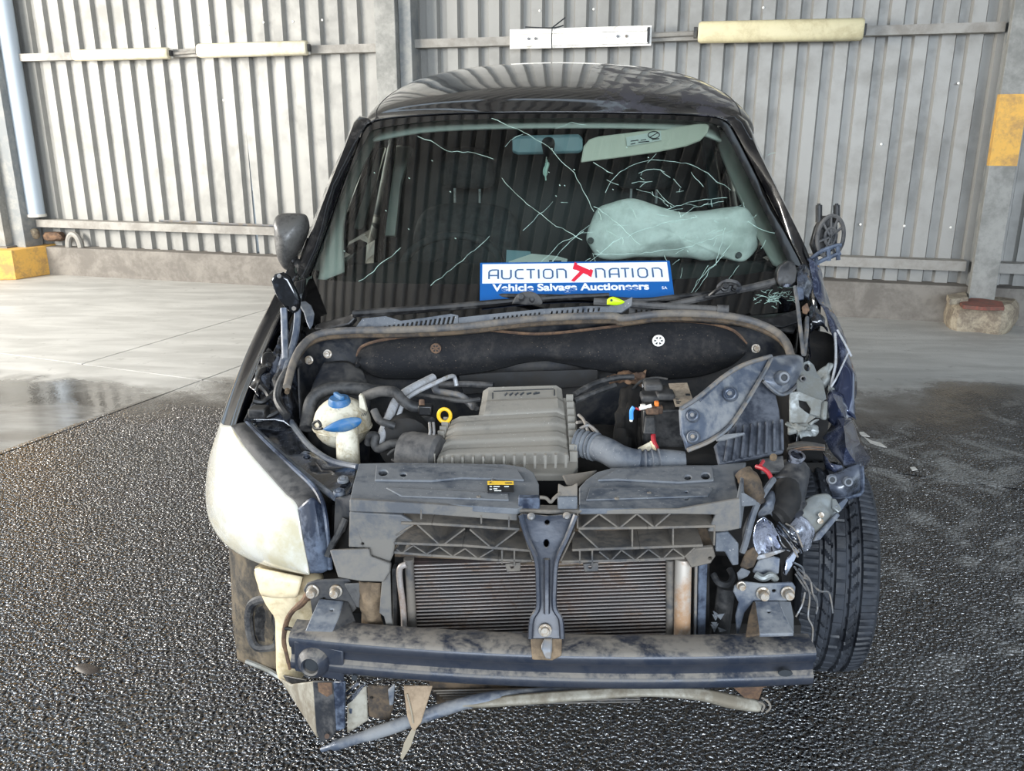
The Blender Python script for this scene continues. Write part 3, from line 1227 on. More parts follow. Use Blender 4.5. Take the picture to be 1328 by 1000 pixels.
def roof_material():
    t = NT('worn_black_roof_paint')
    pos = t.n('ShaderNodeNewGeometry').outputs['Position']
    sep = t.n('ShaderNodeSeparateXYZ')
    t.set(sep.inputs[0], pos)
    n1 = t.noise(pos, 4.5, 6, .65, .8)
    edge = t.math('ADD', sep.outputs[0], t.math('MULTIPLY', t.math('SUBTRACT', n1, .5), .5))
    m = t.ramp(edge, .16, .2)
    m2 = t.ramp(t.noise(pos, 9, 4, .6, .5), .42, .6)
    peel = t.math('MULTIPLY', m, m2)
    col = t.mix(peel, lin(10, 10, 13), lin(62, 60, 66))
    t.set(t.b.inputs['Base Color'], col)
    r = t.n('ShaderNodeMapRange')
    t.set(r.inputs['Value'], peel)
    r.inputs['To Min'].default_value = .1
    r.inputs['To Max'].default_value = .42
    t.set(t.b.inputs['Roughness'], r.outputs[0])
    t.set(t.b.inputs['Coat Weight'], t.math('SUBTRACT', 1.0, peel))
    t.b.inputs['Coat Roughness'].default_value = .04
    return t.m


MT['roof'] = roof_material()
part('roof', g, MT['roof'], solid=.004, label='glossy black roof with peeling lacquer on one side')
# ditch seams on the roof
for sgn in (-1, 1):
    ii = 5 if sgn < 0 else 35
    g = G()
    g.tube([cols[ii][j] + V((0, 0, .001)) for j in range(2, 58, 2)], .005, 6)
    part('roof_seam', g, 'black_plastic')

# --- pillars and body sides
sil_l = [(384, 350), (400, 310), (416, 272), (432, 234), (450, 190), (462, 160)]
for sgn, edge, sil in ((-1, gl_left + [(482, 160)], [(379, 385), (386, 348), (400, 306), (428, 232), (445, 194), (463, 153), (481, 157)]),
                       (1, gl_right[::-1] + [(938, 157)], [(1062, 390), (1053, 350), (1034, 300), (1000, 228), (982, 190), (965, 153), (940, 155)])):
    r0 = [ws(x, y, .006) for x, y in (edge if sgn < 0 else edge)]
    if sgn > 0:
        pass
    n = 16
    e = cr(r0, n)
    s = cr([V((x, y, 0)) for x, y in sil], n)
    so = []
    for q, e_ in zip(s, e):
        so.append(p(q.x, q.y, e_.y + .1))
    mid = [(a + b) / 2 + V((sgn * .006, -.03, .01)) for a, b in zip(e, so)]
    back = [q + V((sgn * .012, .09, -.005)) for q in so]
    back2 = [q + V((sgn * -.005, .26, -.03)) for q in so]
    rows = [e, mid, so, back, back2]
    g = G()
    vs = [[g.bm.verts.new(q) for q in r] for r in rows]
    for a, b in zip(vs, vs[1:]):
        for i in range(n - 1):
            g.bm.faces.new([a[i], a[i + 1], b[i + 1], b[i]])
    g.open = True
    part('windscreen_pillar', g, 'paint', solid=.003, smooth=60)


def side_x(z):
    pts = [(.25, .80), (.45, .86), (.7, .885), (.95, .888), (1.1, .872), (1.35, .822), (1.58, .775)]
    for (a, xa), (b, xb) in zip(pts, pts[1:]):
        if z <= b:
            return xa + (xb - xa) * (z - a) / (b - a)
    return pts[-1][1]


def side_panel(name, sgn, ys, zs, mat, th=.02, parent=VAN):
    g = G()
    vs_ = [[g.bm.verts.new(V((sgn * side_x(z), y, z))) for y in ys] for z in zs]
    for a, b in zip(vs_, vs_[1:]):
        for i in range(len(ys) - 1):
            g.bm.faces.new([a[i], a[i + 1], b[i + 1], b[i]])
    g.open = True
    bm = g.bm
    bmesh.ops.recalc_face_normals(bm, faces=bm.faces[:])
    o = part(name, g, mat, parent, solid=th, smooth=60)
    return o


zl = [.3, .45, .6, .75, .9, 1.0, 1.1]
for sgn in (-1, 1):
    d = side_panel('door', sgn, [3.02, 3.3, 3.6, 3.9, 4.12], zl, 'paint')
    g = G()
    pv = []
    for z in (1.1, 1.2, 1.3, 1.4, 1.5, 1.57):
        y0 = 3.22 + (z - 1.1) * 1.2
        pv.append([g.bm.verts.new(V((sgn * (side_x(z) - .012), y0 + (4.1 - y0) * t_ / 4, z))) for t_ in range(5)])
    for a, b in zip(pv, pv[1:]):
        for i in range(4):
            g.bm.faces.new([a[i], a[i + 1], b[i + 1], b[i]])
    g.open = True
    part('side_window', g, 'glass_dark', d, solid=.004)
    g = G()
    g.tube([V((sgn * (side_x(.95) + .01), 3.9, .97)), V((sgn * (side_x(.95) + .035), 3.95, .975)), V((sgn * (side_x(.95) + .01), 4.05, .97))], .013, 8, smooth=8)
    part('door_handle', g, 'black_plastic', d)
    side_panel('cargo_side', sgn, [4.13, 4.6, 5.2, 5.82], zl + [1.25, 1.4, 1.59], 'paint')
    g = G()
    zz = [1.1, 1.25, 1.4, 1.58]
    g.tube([V((sgn * (side_x(z) - .005), 3.26 + (z - 1.1) * 1.15, z)) for z in zz], .014, 6)
    g.tube([V((sgn * (side_x(1.58) - .01), y, 1.585)) for y in (3.7, 3.9, 4.14)], .02, 6)
    part('window_frame', g, 'black_plastic', d)
    # sill / A-post base between wing and door
    side_panel('lower_front_panel', sgn, [2.86, 3.01], zl, 'paint')
g = G()
g.plate([V((-.75, 5.84, .35)), V((.75, 5.84, .35)), V((.76, 5.84, 1.57)), V((.5, 5.84, 1.86)), V((-.5, 5.84, 1.86)), V((-.76, 5.84, 1.57))], .03)
part('rear_door', g, 'paint', bevel=.01)
g = G()
g.box((0, 4.4, .34), (1.6, 2.8, .06))
part('floor_pan', g, 'interior', smooth=0)
# cargo bulkhead behind the seats keeps the cabin dark
g = G()
g.plate([V((-.84, 4.28, .4)), V((.84, 4.28, .4)), V((.82, 4.28, 1.2)), V((.76, 4.28, 1.56)), V((.6, 4.28, 1.76)), V((-.6, 4.28, 1.76)), V((-.76, 4.28, 1.56)), V((-.82, 4.28, 1.2))], .02)
part('cargo_bulkhead', g, 'interior', smooth=0)

# --- cabin
g = G()
hl = []
for k, (dy, dz) in enumerate([(.05, -.03), (.16, .02), (.3, .06), (.6, .12), (.8, .15)]):
    hl.append([q + V((0, dy, dz)) for q in [ws(x, y) for x, y in [(478, 172), (560, 158), (717, 153), (880, 156), (940, 172)]]])
g.patch(hl, 20, 14)
part('headliner', g, 'trim_light', solid=.01)
# pale A-post trims and B-posts
for rows_ in ([[(394, 372, 3.1), (418, 300, 3.25), (446, 228, 3.42), (474, 168, 3.58)], [(447, 352, 3.12), (448, 285, 3.3), (470, 222, 3.48), (497, 168, 3.62)]],
              [[(1034, 350, 3.14), (1014, 300, 3.28), (984, 235, 3.45), (952, 170, 3.6)], [(1002, 344, 3.16), (973, 290, 3.33), (944, 225, 3.5), (924, 172, 3.64)]]):
    g = G()
    mid_ = [tuple((a_ + b_) / 2 - (.03 if i_ == 2 else 0) for i_, (a_, b_) in enumerate(zip(q0_, q1_))) for q0_, q1_ in zip(*rows_)]
    g.patch([rows_[0], mid_, rows_[1]], 14, 8)
    part('pillar_trim', g, 'trim_light', solid=.012)
g = G()
g.plate([(499, 306, 4.0), (512, 306, 4.0), (519, 240, 4.05), (534, 190, 4.1), (514, 188, 4.1), (507, 240, 4.05)], .05)
part('rear_pillar_trim', g, 'trim_light', bevel=.006)
g = G()
g.plate([(921, 268, 4.0), (934, 268, 4.0), (930, 220, 4.05), (921, 172, 4.1), (909, 172, 4.1), (916, 220, 4.05)], .05)
part('rear_pillar_trim', g, 'mirror_back', bevel=.006)
# dashboard
g = G()
g.patch([[p(x, y, Y) for x, y, Y in r] for r in (
    [(405, 400, 3.06), (500, 400, 2.95), (717, 400, 2.86), (930, 398, 2.95), (1040, 388, 3.08)],
    [(420, 372, 3.12), (520, 368, 3.1), (717, 366, 3.08), (920, 362, 3.1), (1020, 358, 3.14)],
    [(432, 348, 3.26), (530, 340, 3.3), (717, 345, 3.3), (910, 340, 3.3), (1000, 338, 3.28)],
    [(440, 352, 3.36), (530, 350, 3.42), (717, 356, 3.42), (910, 350, 3.42), (996, 348, 3.38)],
    [(445, 400, 3.4), (530, 400, 3.5), (717, 400, 3.5), (910, 400, 3.5), (990, 396, 3.42)])], 30, 20)
part('dashboard', g, 'interior')
# steering wheel and column
SWL = empty('steering_wheel', p(588, 345, 3.42), VAN)
sc_ = p(585, 347, 3.42)
ax = V((0, -.55, .83)).normalized()
u, v = frame(ax)
g = G()
R = .2
g.tube([sc_ + (u * math.cos(a) + v * math.sin(a)) * R for a in [2 * math.pi * i / 40 for i in range(41)]], .017, 10, caps=False)
build('rim', g, MT['seatcloth'], SWL)
for a in (0, math.pi, -math.pi / 2):
    g = G()
    g.tube([sc_, sc_ + (u * math.cos(a) + v * math.sin(a)) * R], [.03, .014], 8, flat=(ax, .4))
    build('spoke', g, MT['interior'], SWL)
g = G()
g.lathe(sc_ - ax * .03, ax, [(0, 0), (.075, 0), (.08, .03), (.06, .05), (0, .055)], 20)
build('hub', g, MT['interior'], SWL)
# seats
for sx, X in ((0, -.42), (1, .42)):
    st = empty('seat', (X, 4.0, .5), VAN)
    g = G()
    bk = [V((X - .25, 3.95, .6)), V((X - .27, 4.02, .95)), V((X - .24, 4.1, 1.2)), V((X - .12, 4.13, 1.27)), V((X + .12, 4.13, 1.27)), V((X + .24, 4.1, 1.2)), V((X + .27, 4.02, .95)), V((X + .25, 3.95, .6))]
    g.pillow(bk, .07, .06, 5)
    build('backrest', g, MT['seatcloth'], st, sub=1)
    g = G()
    hr_ = [V((X - .12, 4.13, 1.34)), V((X - .13, 4.14, 1.44)), V((X - .08, 4.16, 1.52)), V((X + .08, 4.16, 1.52)), V((X + .13, 4.14, 1.44)), V((X + .12, 4.13, 1.34))]
    g.pillow(hr_, .06, .05, 5)
    build('headrest', g, MT['seatcloth'], st, sub=1)
    for dx in (-.06, .06):
        g = G()
        g.cyl((X + dx, 4.14, 1.24), (X + dx, 4.14, 1.37), .006, n=8)
        build('headrest_post', g, MT['alu'], st)
    g = G()
    g.box((X, 3.78, .62), (.48, .5, .16))
    build('cushion', g, MT['seatcloth'], st, bevel=.04)
# passenger airbag
g = G()
g.pillow([(x, y, 3.3) for x, y in [(761, 312), (766, 290), (774, 268), (796, 261), (818, 257), (840, 262), (860, 270), (886, 275), (915, 272), (945, 269), (968, 270), (980, 284), (986, 306),
                                    (978, 330), (962, 340), (938, 336), (915, 338), (890, 334), (865, 336), (830, 335), (796, 337), (772, 332)]], .08, .08, 11, .026, 9, 3, .45)
AB = part('airbag', g, 'airbag', sub=1, smooth=180, label='deployed white passenger airbag')
g = G()
for x, y in ((766, 312), (958, 331)):
    g2 = G()
    c = p(x, y, 3.245)
    g2.lathe(c, V((0, -1, .15)), [(0, .006), (.011, .006), (.0125, 0)], 14)
    build('vent', g2, MT['plastic_dark'], AB)
# sun visor
g = G()
g.plate([(x, y, 3.5) for x, y in [(753, 211), (757, 190), (764, 181), (776, 177), (850, 168), (917, 159), (920, 164), (917, 174), (908, 183), (890, 190), (850, 198), (800, 205)]], .014)
VI = part('sun_visor', g, 'visor', bevel=.005, label='pale lowered passenger sun visor')
g = G()
g.plate([(812, 178, 3.49), (857, 169.5, 3.49), (858, 182, 3.49), (813, 190, 3.49)], .002)
VL = build('warning_label', g, MT['paper'], VI)
g = G()
c = p(848, 175, 3.487)
n_ = V((0, -1, .1))
g.tube([c + V((math.cos(a) * .022, 0, math.sin(a) * .013)) for a in [i * 6.283 / 20 for i in range(21)]], .0018, 5, caps=False)
g.tube([c + V((-.014, 0, -.008)), c + V((.014, 0, .008))], .0016, 5)
for a, b, y in ((818, 828, 183), (831, 838, 182), (818, 824, 187), (828, 842, 184.5), (846, 855, 181)):
    g.tube([p(a, y, 3.487), p(b, y - 1.3, 3.487)], .0016, 4)
build('label_print', g, MT['ink_shade'], VI)
# rear view mirror + sensor dot
g = G()
g.plate([(664, 178, 3.5), (672, 176, 3.5), (750, 174, 3.5), (756, 179, 3.5), (756, 196, 3.5), (750, 199, 3.5), (672, 201, 3.5), (664, 198, 3.5)], .03)
RM = part('rear_view_mirror', g, 'mirror_back', bevel=.01)
g = G()
c = ws(711, 179, -.03)
g.lathe(c, V((0, -1, .9)), [(0, .015), (.024, .012), (.026, 0), (.02, -.05), (0, -.05)], 16)
build('mirror_mount', g, MT['label_black'], RM)

# --- mirrors
g = G()
g.pillow([(x, y, 3.16) for x, y in [(357, 286), (361, 278), (372, 276), (393, 277), (399, 283), (401, 297), (396, 312), (390, 326), (382, 342), (378, 350), (370, 348), (362, 332), (359, 310)]], .09, .05, 7, 0, pw=.4)
SM = part('side_mirror', g, 'mirror_shell', sub=1, label='scuffed side mirror, side highlight painted into its shell')
g = G()
g.tube([p(377, 338, 3.14), p(386, 345, 3.13), p(394, 343, 3.1)], [.03, .026, .02], 10, smooth=8)
build('mirror_arm', g, MT['black_plastic'], SM)

DM = empty('broken_mirror', p(1070, 320, 3.0), VAN)
DM['label'] = 'stripped mirror bracket with bare spokes'
g = G()
c = p(1077, 307, 3.0)
for rr, t_ in ((.072, .007), (.03, .006)):
    g.tube([c + V((math.cos(a) * rr * .62, 0, math.sin(a) * rr)) for a in [i * 6.283 / 28 for i in range(29)]], t_, 6, caps=False)
build('spoke_ring', g, MT['plastic_dark'], DM)
for a in (0.5, 1.1, 1.7, 2.4, 3.4, 4.3, 5.2):
    g = G()
    g.tube([c, c + V((math.cos(a) * .042, 0, math.sin(a) * .07))], .005, 5)
    build('spoke', g, MT['plastic_dark'], DM)
g = G()
g.plate([(1052, 318, 3.03), (1058, 296, 3.03), (1066, 281, 3.03), (1080, 280, 3.03), (1087, 292, 3.03), (1086, 318, 3.03), (1076, 330, 3.03), (1058, 334, 3.03)], .03)
build('back_plate', g, MT['black_plastic'], DM, bevel=.006)
for x in (1062, 1085):
    g = G()
    g.cyl(p(x, 288, 3.02), p(x, 266, 3.02), .011, n=10)
    g.cyl(p(x, 268, 3.02), p(x, 264, 3.02), .006, n=8)
    build('prong', g, MT['black_plastic'], DM)
for pl in ([(1048, 338), (1066, 325), (1086, 318), (1091, 318)], [(1050, 345), (1070, 336), (1090, 328)], [(1058, 334), (1060, 345)], [(1086, 318), (1087, 337)], [(1074, 322), (1075, 338)]):
    g = G()
    g.tube([p(x, y, 2.99) for x, y in pl], .0075, 6)
    build('bracket_arm', g, MT['trim_blue'], DM)


# --- sign and loose things on the windscreen / dash
SG0, SG1, SG2, SG3 = ws(624, 391, .03), ws(871, 388, .03), ws(869, 344, .03), ws(625, 348, .03)
sgx = (SG1 - SG0)
SGW = sgx.length
sgx.normalize()
sgy = ((SG3 - SG0) - sgx * (SG3 - SG0).dot(sgx))
SGH = sgy.length
sgy.normalize()
sgn_ = sgx.cross(sgy).normalized()
SGO = SG0 - sgy * .018
SGH += .018
SIGN = tag(empty('sign', SGO), 'blue and white auction sign propped on the windscreen behind the wipers', 'sign')


def SP(u, v, o=0.0):
    return SGO + sgx * (u * SGW) + sgy * (v * SGH) + sgn_ * o


g = G()
g.hexa([SP(0, 0, -.004), SP(1, 0, -.004), SP(1, 1, -.004), SP(0, 1, -.004)], [SP(0, 0), SP(1, 0), SP(1, 1), SP(0, 1)])
build('board', g, MT['sign_blue'], SIGN, 0)
v0 = .44
g = G()
g.hexa([SP(.012, v0), SP(.984, v0), SP(.984, .955), SP(.012, .955)], [SP(.012, v0, .0012), SP(.984, v0, .0012), SP(.984, .955, .0012), SP(.012, .955, .0012)])
build('white_field', g, MT['sign_white'], SIGN, 0)
LET = {
    'A': [[(0, 0), (0, .75), (.12, .93), (.3, 1), (.85, 1), (.85, 0)], [(0, .38), (.85, .38)]],
    'U': [[(0, 1), (0, .2), (.15, 0), (.7, 0), (.85, .2), (.85, 1)]],
    'C': [[(.75, 1), (.2, 1), (0, .8), (0, .2), (.2, 0), (.75, 0)]],
    'T': [[(0, 1), (.8, 1)], [(.4, 1), (.4, 0)]],
    'I': [[(.1, 1), (.1, 0)]],
    'O': [[(.18, 0), (0, .2), (0, .8), (.18, 1), (.67, 1), (.85, .8), (.85, .2), (.67, 0), (.18, 0)]],
    'N': [[(0, 0), (0, 1), (.6, 1), (.82, .8), (.82, 0)]],
}


def strokes(word, xs, v_lo, h, wd, mat, name):
    for ch, x in zip(word, xs):
        g = G()
        for pl in LET[ch]:
            pts = [SP(x + a * wd, v_lo + b * h, .0022) for a, b in pl]
            dense = []
            for a, b in zip(pts, pts[1:]):
                dense += [a.lerp(b, t / 3) for t in range(3)]
            dense.append(pts[-1])
            g.tube(dense, .0029, 6, flat=(sgn_, .3))
        build(name, g, MT[mat], SIGN, 60)


lw = .038
strokes('AUCTION', [.047, .114, .186, .243, .301, .332, .403], .55, .24, .056, 'sign_navy', 'letter')
strokes('NATION', [.606, .677, .737, .792, .826, .903], .55, .24, .056, 'sign_navy', 'letter')


def text(body, size, mat, parent, name, o, xd, yd, ext=.0006, bold=0.0, ali='LEFT', sx=1.0):
    c = bpy.data.curves.new(name, 'FONT')
    c.body = body
    c.size = size
    c.extrude = ext
    c.offset = bold
    c.align_x = ali
    to = bpy.data.objects.new(name + '_curve', c)
    COL.objects.link(to)
    bpy.context.view_layer.update()
    me = bpy.data.meshes.new_from_object(to.evaluated_get(bpy.context.evaluated_depsgraph_get()))
    bpy.data.objects.remove(to)
    xd, yd = xd.normalized(), yd.normalized()
    n = xd.cross(yd).normalized()
    for v_ in me.vertices:
        q = v_.co
        v_.co = xd * q.x * sx + yd * q.y + n * q.z
    me.materials.clear()
    me.materials.append(mat)
    me.name = name
    ob = bpy.data.objects.new(name, me)
    COL.objects.link(ob)
    ob.parent = parent
    ob.location = o - wloc(parent)
    return ob


text('Vehicle Salvage Auctioneers', .0395, MT['sign_white'], SIGN, 'lettering', SP(.068, .235, .001), sgx, sgy, .0006, .0012, sx=1.16)
text('SA', .016, MT['sign_white'], SIGN, 'small_lettering', SP(.94, .235, .001), sgx, sgy)


def sg_poly(pts, name, mat, o=.002):
    g = G()
    lo = [SP(a, b, o) for a, b in pts]
    g.hexa([q for q in lo], [q + sgn_ * .0015 for q in lo])
    return build(name, g, mat, SIGN, 0)


sg_poly([(.474, .48), (.490, .45), (.550, .72), (.530, .76)], 'gavel_handle', MT['sign_red'])
sg_poly([(.502, .92), (.584, .73), (.572, .60), (.494, .79)], 'gavel_head', MT['sign_red'], .0025)
sg_poly([(.486, .79), (.498, .97), (.511, .93), (.500, .76)], 'gavel_cap', MT['sign_red'], .003)
sg_poly([(.566, .60), (.578, .78), (.592, .74), (.580, .56)], 'gavel_cap', MT['sign_red'], .003)

# papers on the dash
PP = tag(empty('paper', p(690, 338, 3.2)), 'white papers lying on the dashboard behind the sign', 'paper')
g = G()
g.plate([(657, 345, 3.16), (660, 339, 3.2), (690, 329, 3.28), (722, 332, 3.28), (736, 336, 3.26), (733, 344, 3.16)], .004)
build('sheet', g, MT['paper'], PP, 0)
g = G()
for a, b, y in ((664, 672, 341.5), (676, 684, 341.2), (712, 716, 338.5), (718, 728, 339), (664, 668, 344)):
    g.tube([p(a, y, 3.155), p(b, y - .3, 3.155)], .003, 4)
build('print', g, MT['ink_shade'], PP)
CS = G()
CS.plate([(656, 344, 3.24), (657, 324, 3.3), (688, 326, 3.3), (690, 338, 3.26)], .002)
tag(build('plastic_sleeve', CS, MT['mirror_back'], None, 0), 'pale clear plastic sleeve standing behind the papers on the dashboard', 'sleeve')
# ornament hanging from the mirror
HO = tag(empty('hanging_ornament', p(709, 200, 3.45)), 'small feathery ornament hanging from the rear view mirror', 'ornament')
g = G()
g.tube([p(708, 190, 3.46), p(709, 200, 3.455), p(708, 210, 3.45)], .002, 5)
build('thread', g, MT['white_plastic'], HO)
g = G()
g.tube([p(709, 207, 3.45), p(709.5, 214, 3.445), p(707, 222, 3.44), p(708, 234, 3.44)], [.003, .009, .01, .003], 7, smooth=14)
build('feather', g, MT['crack'], HO)
# lime tag
g = G()
g.pillow([(x, y, 2.575) for x, y in [(787, 395), (788, 388), (795, 385), (804, 388), (810, 392), (800, 396)]], .006, .006, 4)
LT = build('tag', g, MT['lime'], None)
tag(LT, 'lime green tag lying on the cowl below the sign', 'tag')
g = G()
g.cyl(p(793, 389.5, 2.57), p(793, 389.5, 2.565), .004, n=8)
build('tag_hole_shade', g, MT['ink_shade'], LT)  # dark disc painted as the shade of the tag's hole

# --- cowl, wipers
g = G()
g.patch([[(388, 424, 2.92), (480, 426, 2.76), (600, 420, 2.7), (717, 412, 2.68), (850, 409, 2.7), (960, 410, 2.76), (1052, 402, 2.9)],
         [(392, 432, 2.8), (480, 424, 2.7), (600, 417, 2.66), (717, 409, 2.65), (850, 407, 2.66), (960, 410, 2.7), (1040, 410, 2.8)],
         [(398, 440, 2.7), (480, 432, 2.64), (600, 427, 2.62), (717, 416, 2.6), (850, 412, 2.6), (960, 420, 2.62), (1030, 430, 2.66)]], 40, 8)
part('cowl', g, 'black_plastic', solid=.01)


def slots(x0, y0, x1, y1, n, w_, h_, lean):
    hs = []
    for i in range(n):
        t = (i + .5) / n
        x, y = x0 + (x1 - x0) * t, y0 + (y1 - y0) * t
        hh = h_(t) if callable(h_) else h_
        hs.append([(x - w_ / 2 + lean * hh, y - hh), (x + w_ / 2 + lean * hh, y - hh), (x + w_ / 2 - lean * hh, y + hh), (x - w_ / 2 - lean * hh, y + hh)])
    return hs


g = G()
g.plate([(458, 429, 2.66), (470, 413, 2.68), (500, 410, 2.67), (520, 416, 2.66), (545, 413, 2.66), (585, 407, 2.65), (594, 409, 2.645), (594, 424, 2.635), (520, 428, 2.65)], .008,
        slots(484, 426, 590, 416.5, 18, 3.0, lambda t: 1.2 + 5.6 * t, .25))
part('cowl_grille', g, 'plastic_dusty', label='slotted cowl grille below the windscreen')
g = G()
g.plate([(594, 412, 2.65), (640, 407, 2.64), (700, 401, 2.63), (760, 397, 2.62), (790, 397, 2.61), (815, 388, 2.6), (820, 385, 2.6), (819, 396, 2.59), (806, 405, 2.59), (740, 409, 2.6), (660, 417, 2.62), (594, 423, 2.64)], .008,
        slots(638, 414.5, 702, 407.5, 11, 2.6, 3.0, .2) + slots(712, 406, 780, 401, 10, 2.6, 2.6, .2))
part('cowl_grille', g, 'plastic_dusty', label='snapped cowl strip standing up at its end')
g = G()
g.plate([(816, 399, 2.62), (900, 403, 2.62), (930, 404, 2.63), (925, 409, 2.62), (860, 409, 2.6), (816, 408, 2.6)], .008, slots(822, 403.5, 908, 405, 13, 3, 2.0, 0))
part('cowl_grille', g, 'plastic_dark')
g = G()
g.plate([(942, 412, 2.62), (1000, 412, 2.64), (1036, 400, 2.7), (1040, 416, 2.66), (1016, 424, 2.62), (960, 418, 2.6)], .01)
part('cowl_end', g, 'black_plastic', bevel=.004)
WP = empty('wiper', p(560, 405, 2.66), VAN)
g = G()
g.plate([(406, 426, 2.7), (410, 420, 2.72), (452, 408, 2.7), (458, 405, 2.69), (460, 412, 2.68), (452, 420, 2.67), (420, 428, 2.69)], .02)
build('wiper_arm', g, MT['black_plastic'], WP, bevel=.005)
g = G()
g.tube([p(458, 407, 2.67), p(520, 403, 2.66), p(600, 397, 2.65), p(700, 388, 2.64), p(790, 383, 2.66)], [.012, .013, .012, .01, .008], 8, smooth=24)
build('wiper_blade', g, MT['black_plastic'], WP)
g = G()
g.pillow([(x, y, 2.62) for x, y in [(664, 394), (670, 383), (682, 378), (694, 380), (702, 388), (700, 395)]], .008, .012, 4, .003, 40)
build('wiper_pivot', g, MT['rubber'], WP)
for q_, r_ in (((676, 386, 2.612), .012), ((690, 389, 2.612), .008)):
    g = G()
    g.lathe(p(*q_), V((0, -1, .5)), [(0, .012), (r_ * .7, .012), (r_, .004), (r_, -.006)], 14)
    build('pivot_nut', g, MT['plastic_dark'], WP)
WP2 = empty('wiper', p(880, 390, 2.68), VAN)
g = G()
g.tube([p(845, 400, 2.64), p(890, 391, 2.67), p(940, 380, 2.72), p(985, 370, 2.78), p(1010, 363, 2.82)], [.012, .015, .016, .016, .015], 8, smooth=20, flat=(V((0, 0, 1)), .7))
build('wiper_arm', g, MT['plastic_dark'], WP2)
g = G()
g.tube([p(640, 384, 2.78), p(760, 386, 2.7), p(830, 390, 2.66), p(880, 385, 2.68), p(1000, 372, 2.8)], .009, 8, smooth=26)
build('wiper_blade', g, MT['black_plastic'], WP2)
g = G()
g.pillow([(x, y, 2.66) for x, y in [(926, 383), (930, 370), (942, 362), (956, 364), (962, 374), (950, 381)]], .007, .015, 4, .004, 40)
build('wiper_pivot', g, MT['plastic_dark'], WP2)
g = G()
g.tube([p(770, 391, 2.62), p(815, 394, 2.61), p(870, 398, 2.6), p(932, 401.5, 2.59)], .011, 8, smooth=12)
g.cyl(p(930, 401.5, 2.59), p(945, 402, 2.585), .016, .014, 10)
part('wiper_linkage', g, 'plastic_dark')

for q_, r_ in (((940, 372, 2.648), .014), ((952, 374, 2.65), .009)):
    g = G()
    g.lathe(p(*q_), V((0, -1, .5)), [(0, .014), (r_ * .6, .014), (r_ * .7, .006), (r_, .004), (r_, -.006)], 16)
    build('pivot_nut', g, MT['black_plastic'], WP2)
tubes_ = [[(920, 384, 2.66), (930, 376, 2.65), (944, 368, 2.65), (960, 372, 2.66)], [(915, 386, 2.66), (935, 383, 2.65), (955, 379, 2.66)]]
for pl in tubes_:
    g = G()
    g.tube(P3(pl), .006, 7, smooth=14)
    build('pivot_rib', g, MT['black_plastic'], WP2)

# --- bulkhead, insulation, seal
g = G()
g.patch([[(388, 470, 2.5), (396, 440, 2.62), (430, 428, 2.7), (560, 426, 2.7), (717, 418, 2.7), (900, 416, 2.7), (990, 424, 2.7), (1022, 445, 2.6), (1030, 480, 2.45)],
         [(388, 500, 2.45), (400, 470, 2.62), (440, 460, 2.72), (560, 460, 2.72), (717, 455, 2.72), (900, 455, 2.72), (990, 458, 2.7), (1020, 475, 2.6), (1030, 520, 2.42)],
         [(390, 560, 2.42), (410, 530, 2.6), (450, 520, 2.7), (560, 520, 2.72), (717, 520, 2.72), (900, 520, 2.72), (990, 520, 2.7), (1020, 540, 2.55), (1030, 580, 2.4)],
         [(390, 700, 2.4), (410, 700, 2.6), (450, 700, 2.7), (560, 700, 2.72), (717, 700, 2.72), (900, 700, 2.72), (990, 700, 2.7), (1020, 700, 2.55), (1030, 700, 2.4)]], 40, 20)
part('bulkhead', g, 'bulkhead', solid=.004)
g = G()
g.patch([[(x, y, 2.64) for x, y in [(462, 464), (470, 449), (500, 440), (560, 433), (625, 428), (700, 433), (790, 424), (850, 416), (910, 418), (950, 428), (968, 446)]],
         [(x, y, 2.58) for x, y in [(461, 467), (474, 462), (505, 458), (560, 452), (625, 450), (700, 448), (790, 446), (850, 442), (910, 442), (948, 447), (968, 452)]],
         [(x, y, 2.57) for x, y in [(461, 470), (478, 477), (510, 478), (560, 473), (625, 468), (700, 462), (790, 466), (850, 470), (905, 468), (945, 464), (967, 458)]],
         [(x, y, 2.62) for x, y in [(463, 474), (485, 488), (520, 493), (580, 488), (630, 482), (700, 468), (725, 470), (790, 482), (880, 492), (938, 480), (965, 462)]]], 60, 18, .006, 9, seed=4)
INS = part('insulation_mat', g, 'felt', solid=.02, smooth=180, label='dark felt mat on the bulkhead')
g = G()
g.tube([p(x, y, 2.628) for x, y in [(463, 462), (470, 449), (500, 440), (560, 433), (625, 428), (700, 433), (790, 424), (850, 416), (910, 418), (950, 428), (968, 446)]], .005, 6, smooth=50)
build('mat_edge', g, MT['rust'], INS)


def clip(x, y, Y, r, mat, parent):
    g = G()
    c = p(x, y, Y)
    pts = [c + V((math.cos(a) * r, 0, math.sin(a) * r * .95)) for a in [6.283 * i / 18 for i in range(18)]]
    hs = []
    for k in range(6):
        a0 = k * 1.0472
        hs.append([((c + V((math.cos(a0 + da) * r * q, 0, math.sin(a0 + da) * r * q * .95)))) for da, q in ((-.28, .72), (.28, .72), (.2, .34), (-.2, .34))])
    # holes given as pixels
    hh = []
    for lp in hs:
        l2 = []
        for q in lp:
            d = q - CAM
            zc = d.dot(FWD)
            l2.append((664 + F * d.dot(RGT) / zc, 500 - F * d.dot(UPV) / zc))
        hh.append(l2)
    g.plate(pts, .006, hh)
    o = build('clip', g, mat, parent, 30)
    g = G()
    g.cyl(c + V((0, .004, 0)), c + V((0, .012, 0)), r * .9, n=14)
    build('clip_core', g, MT['ink_shade'], parent)
    return o


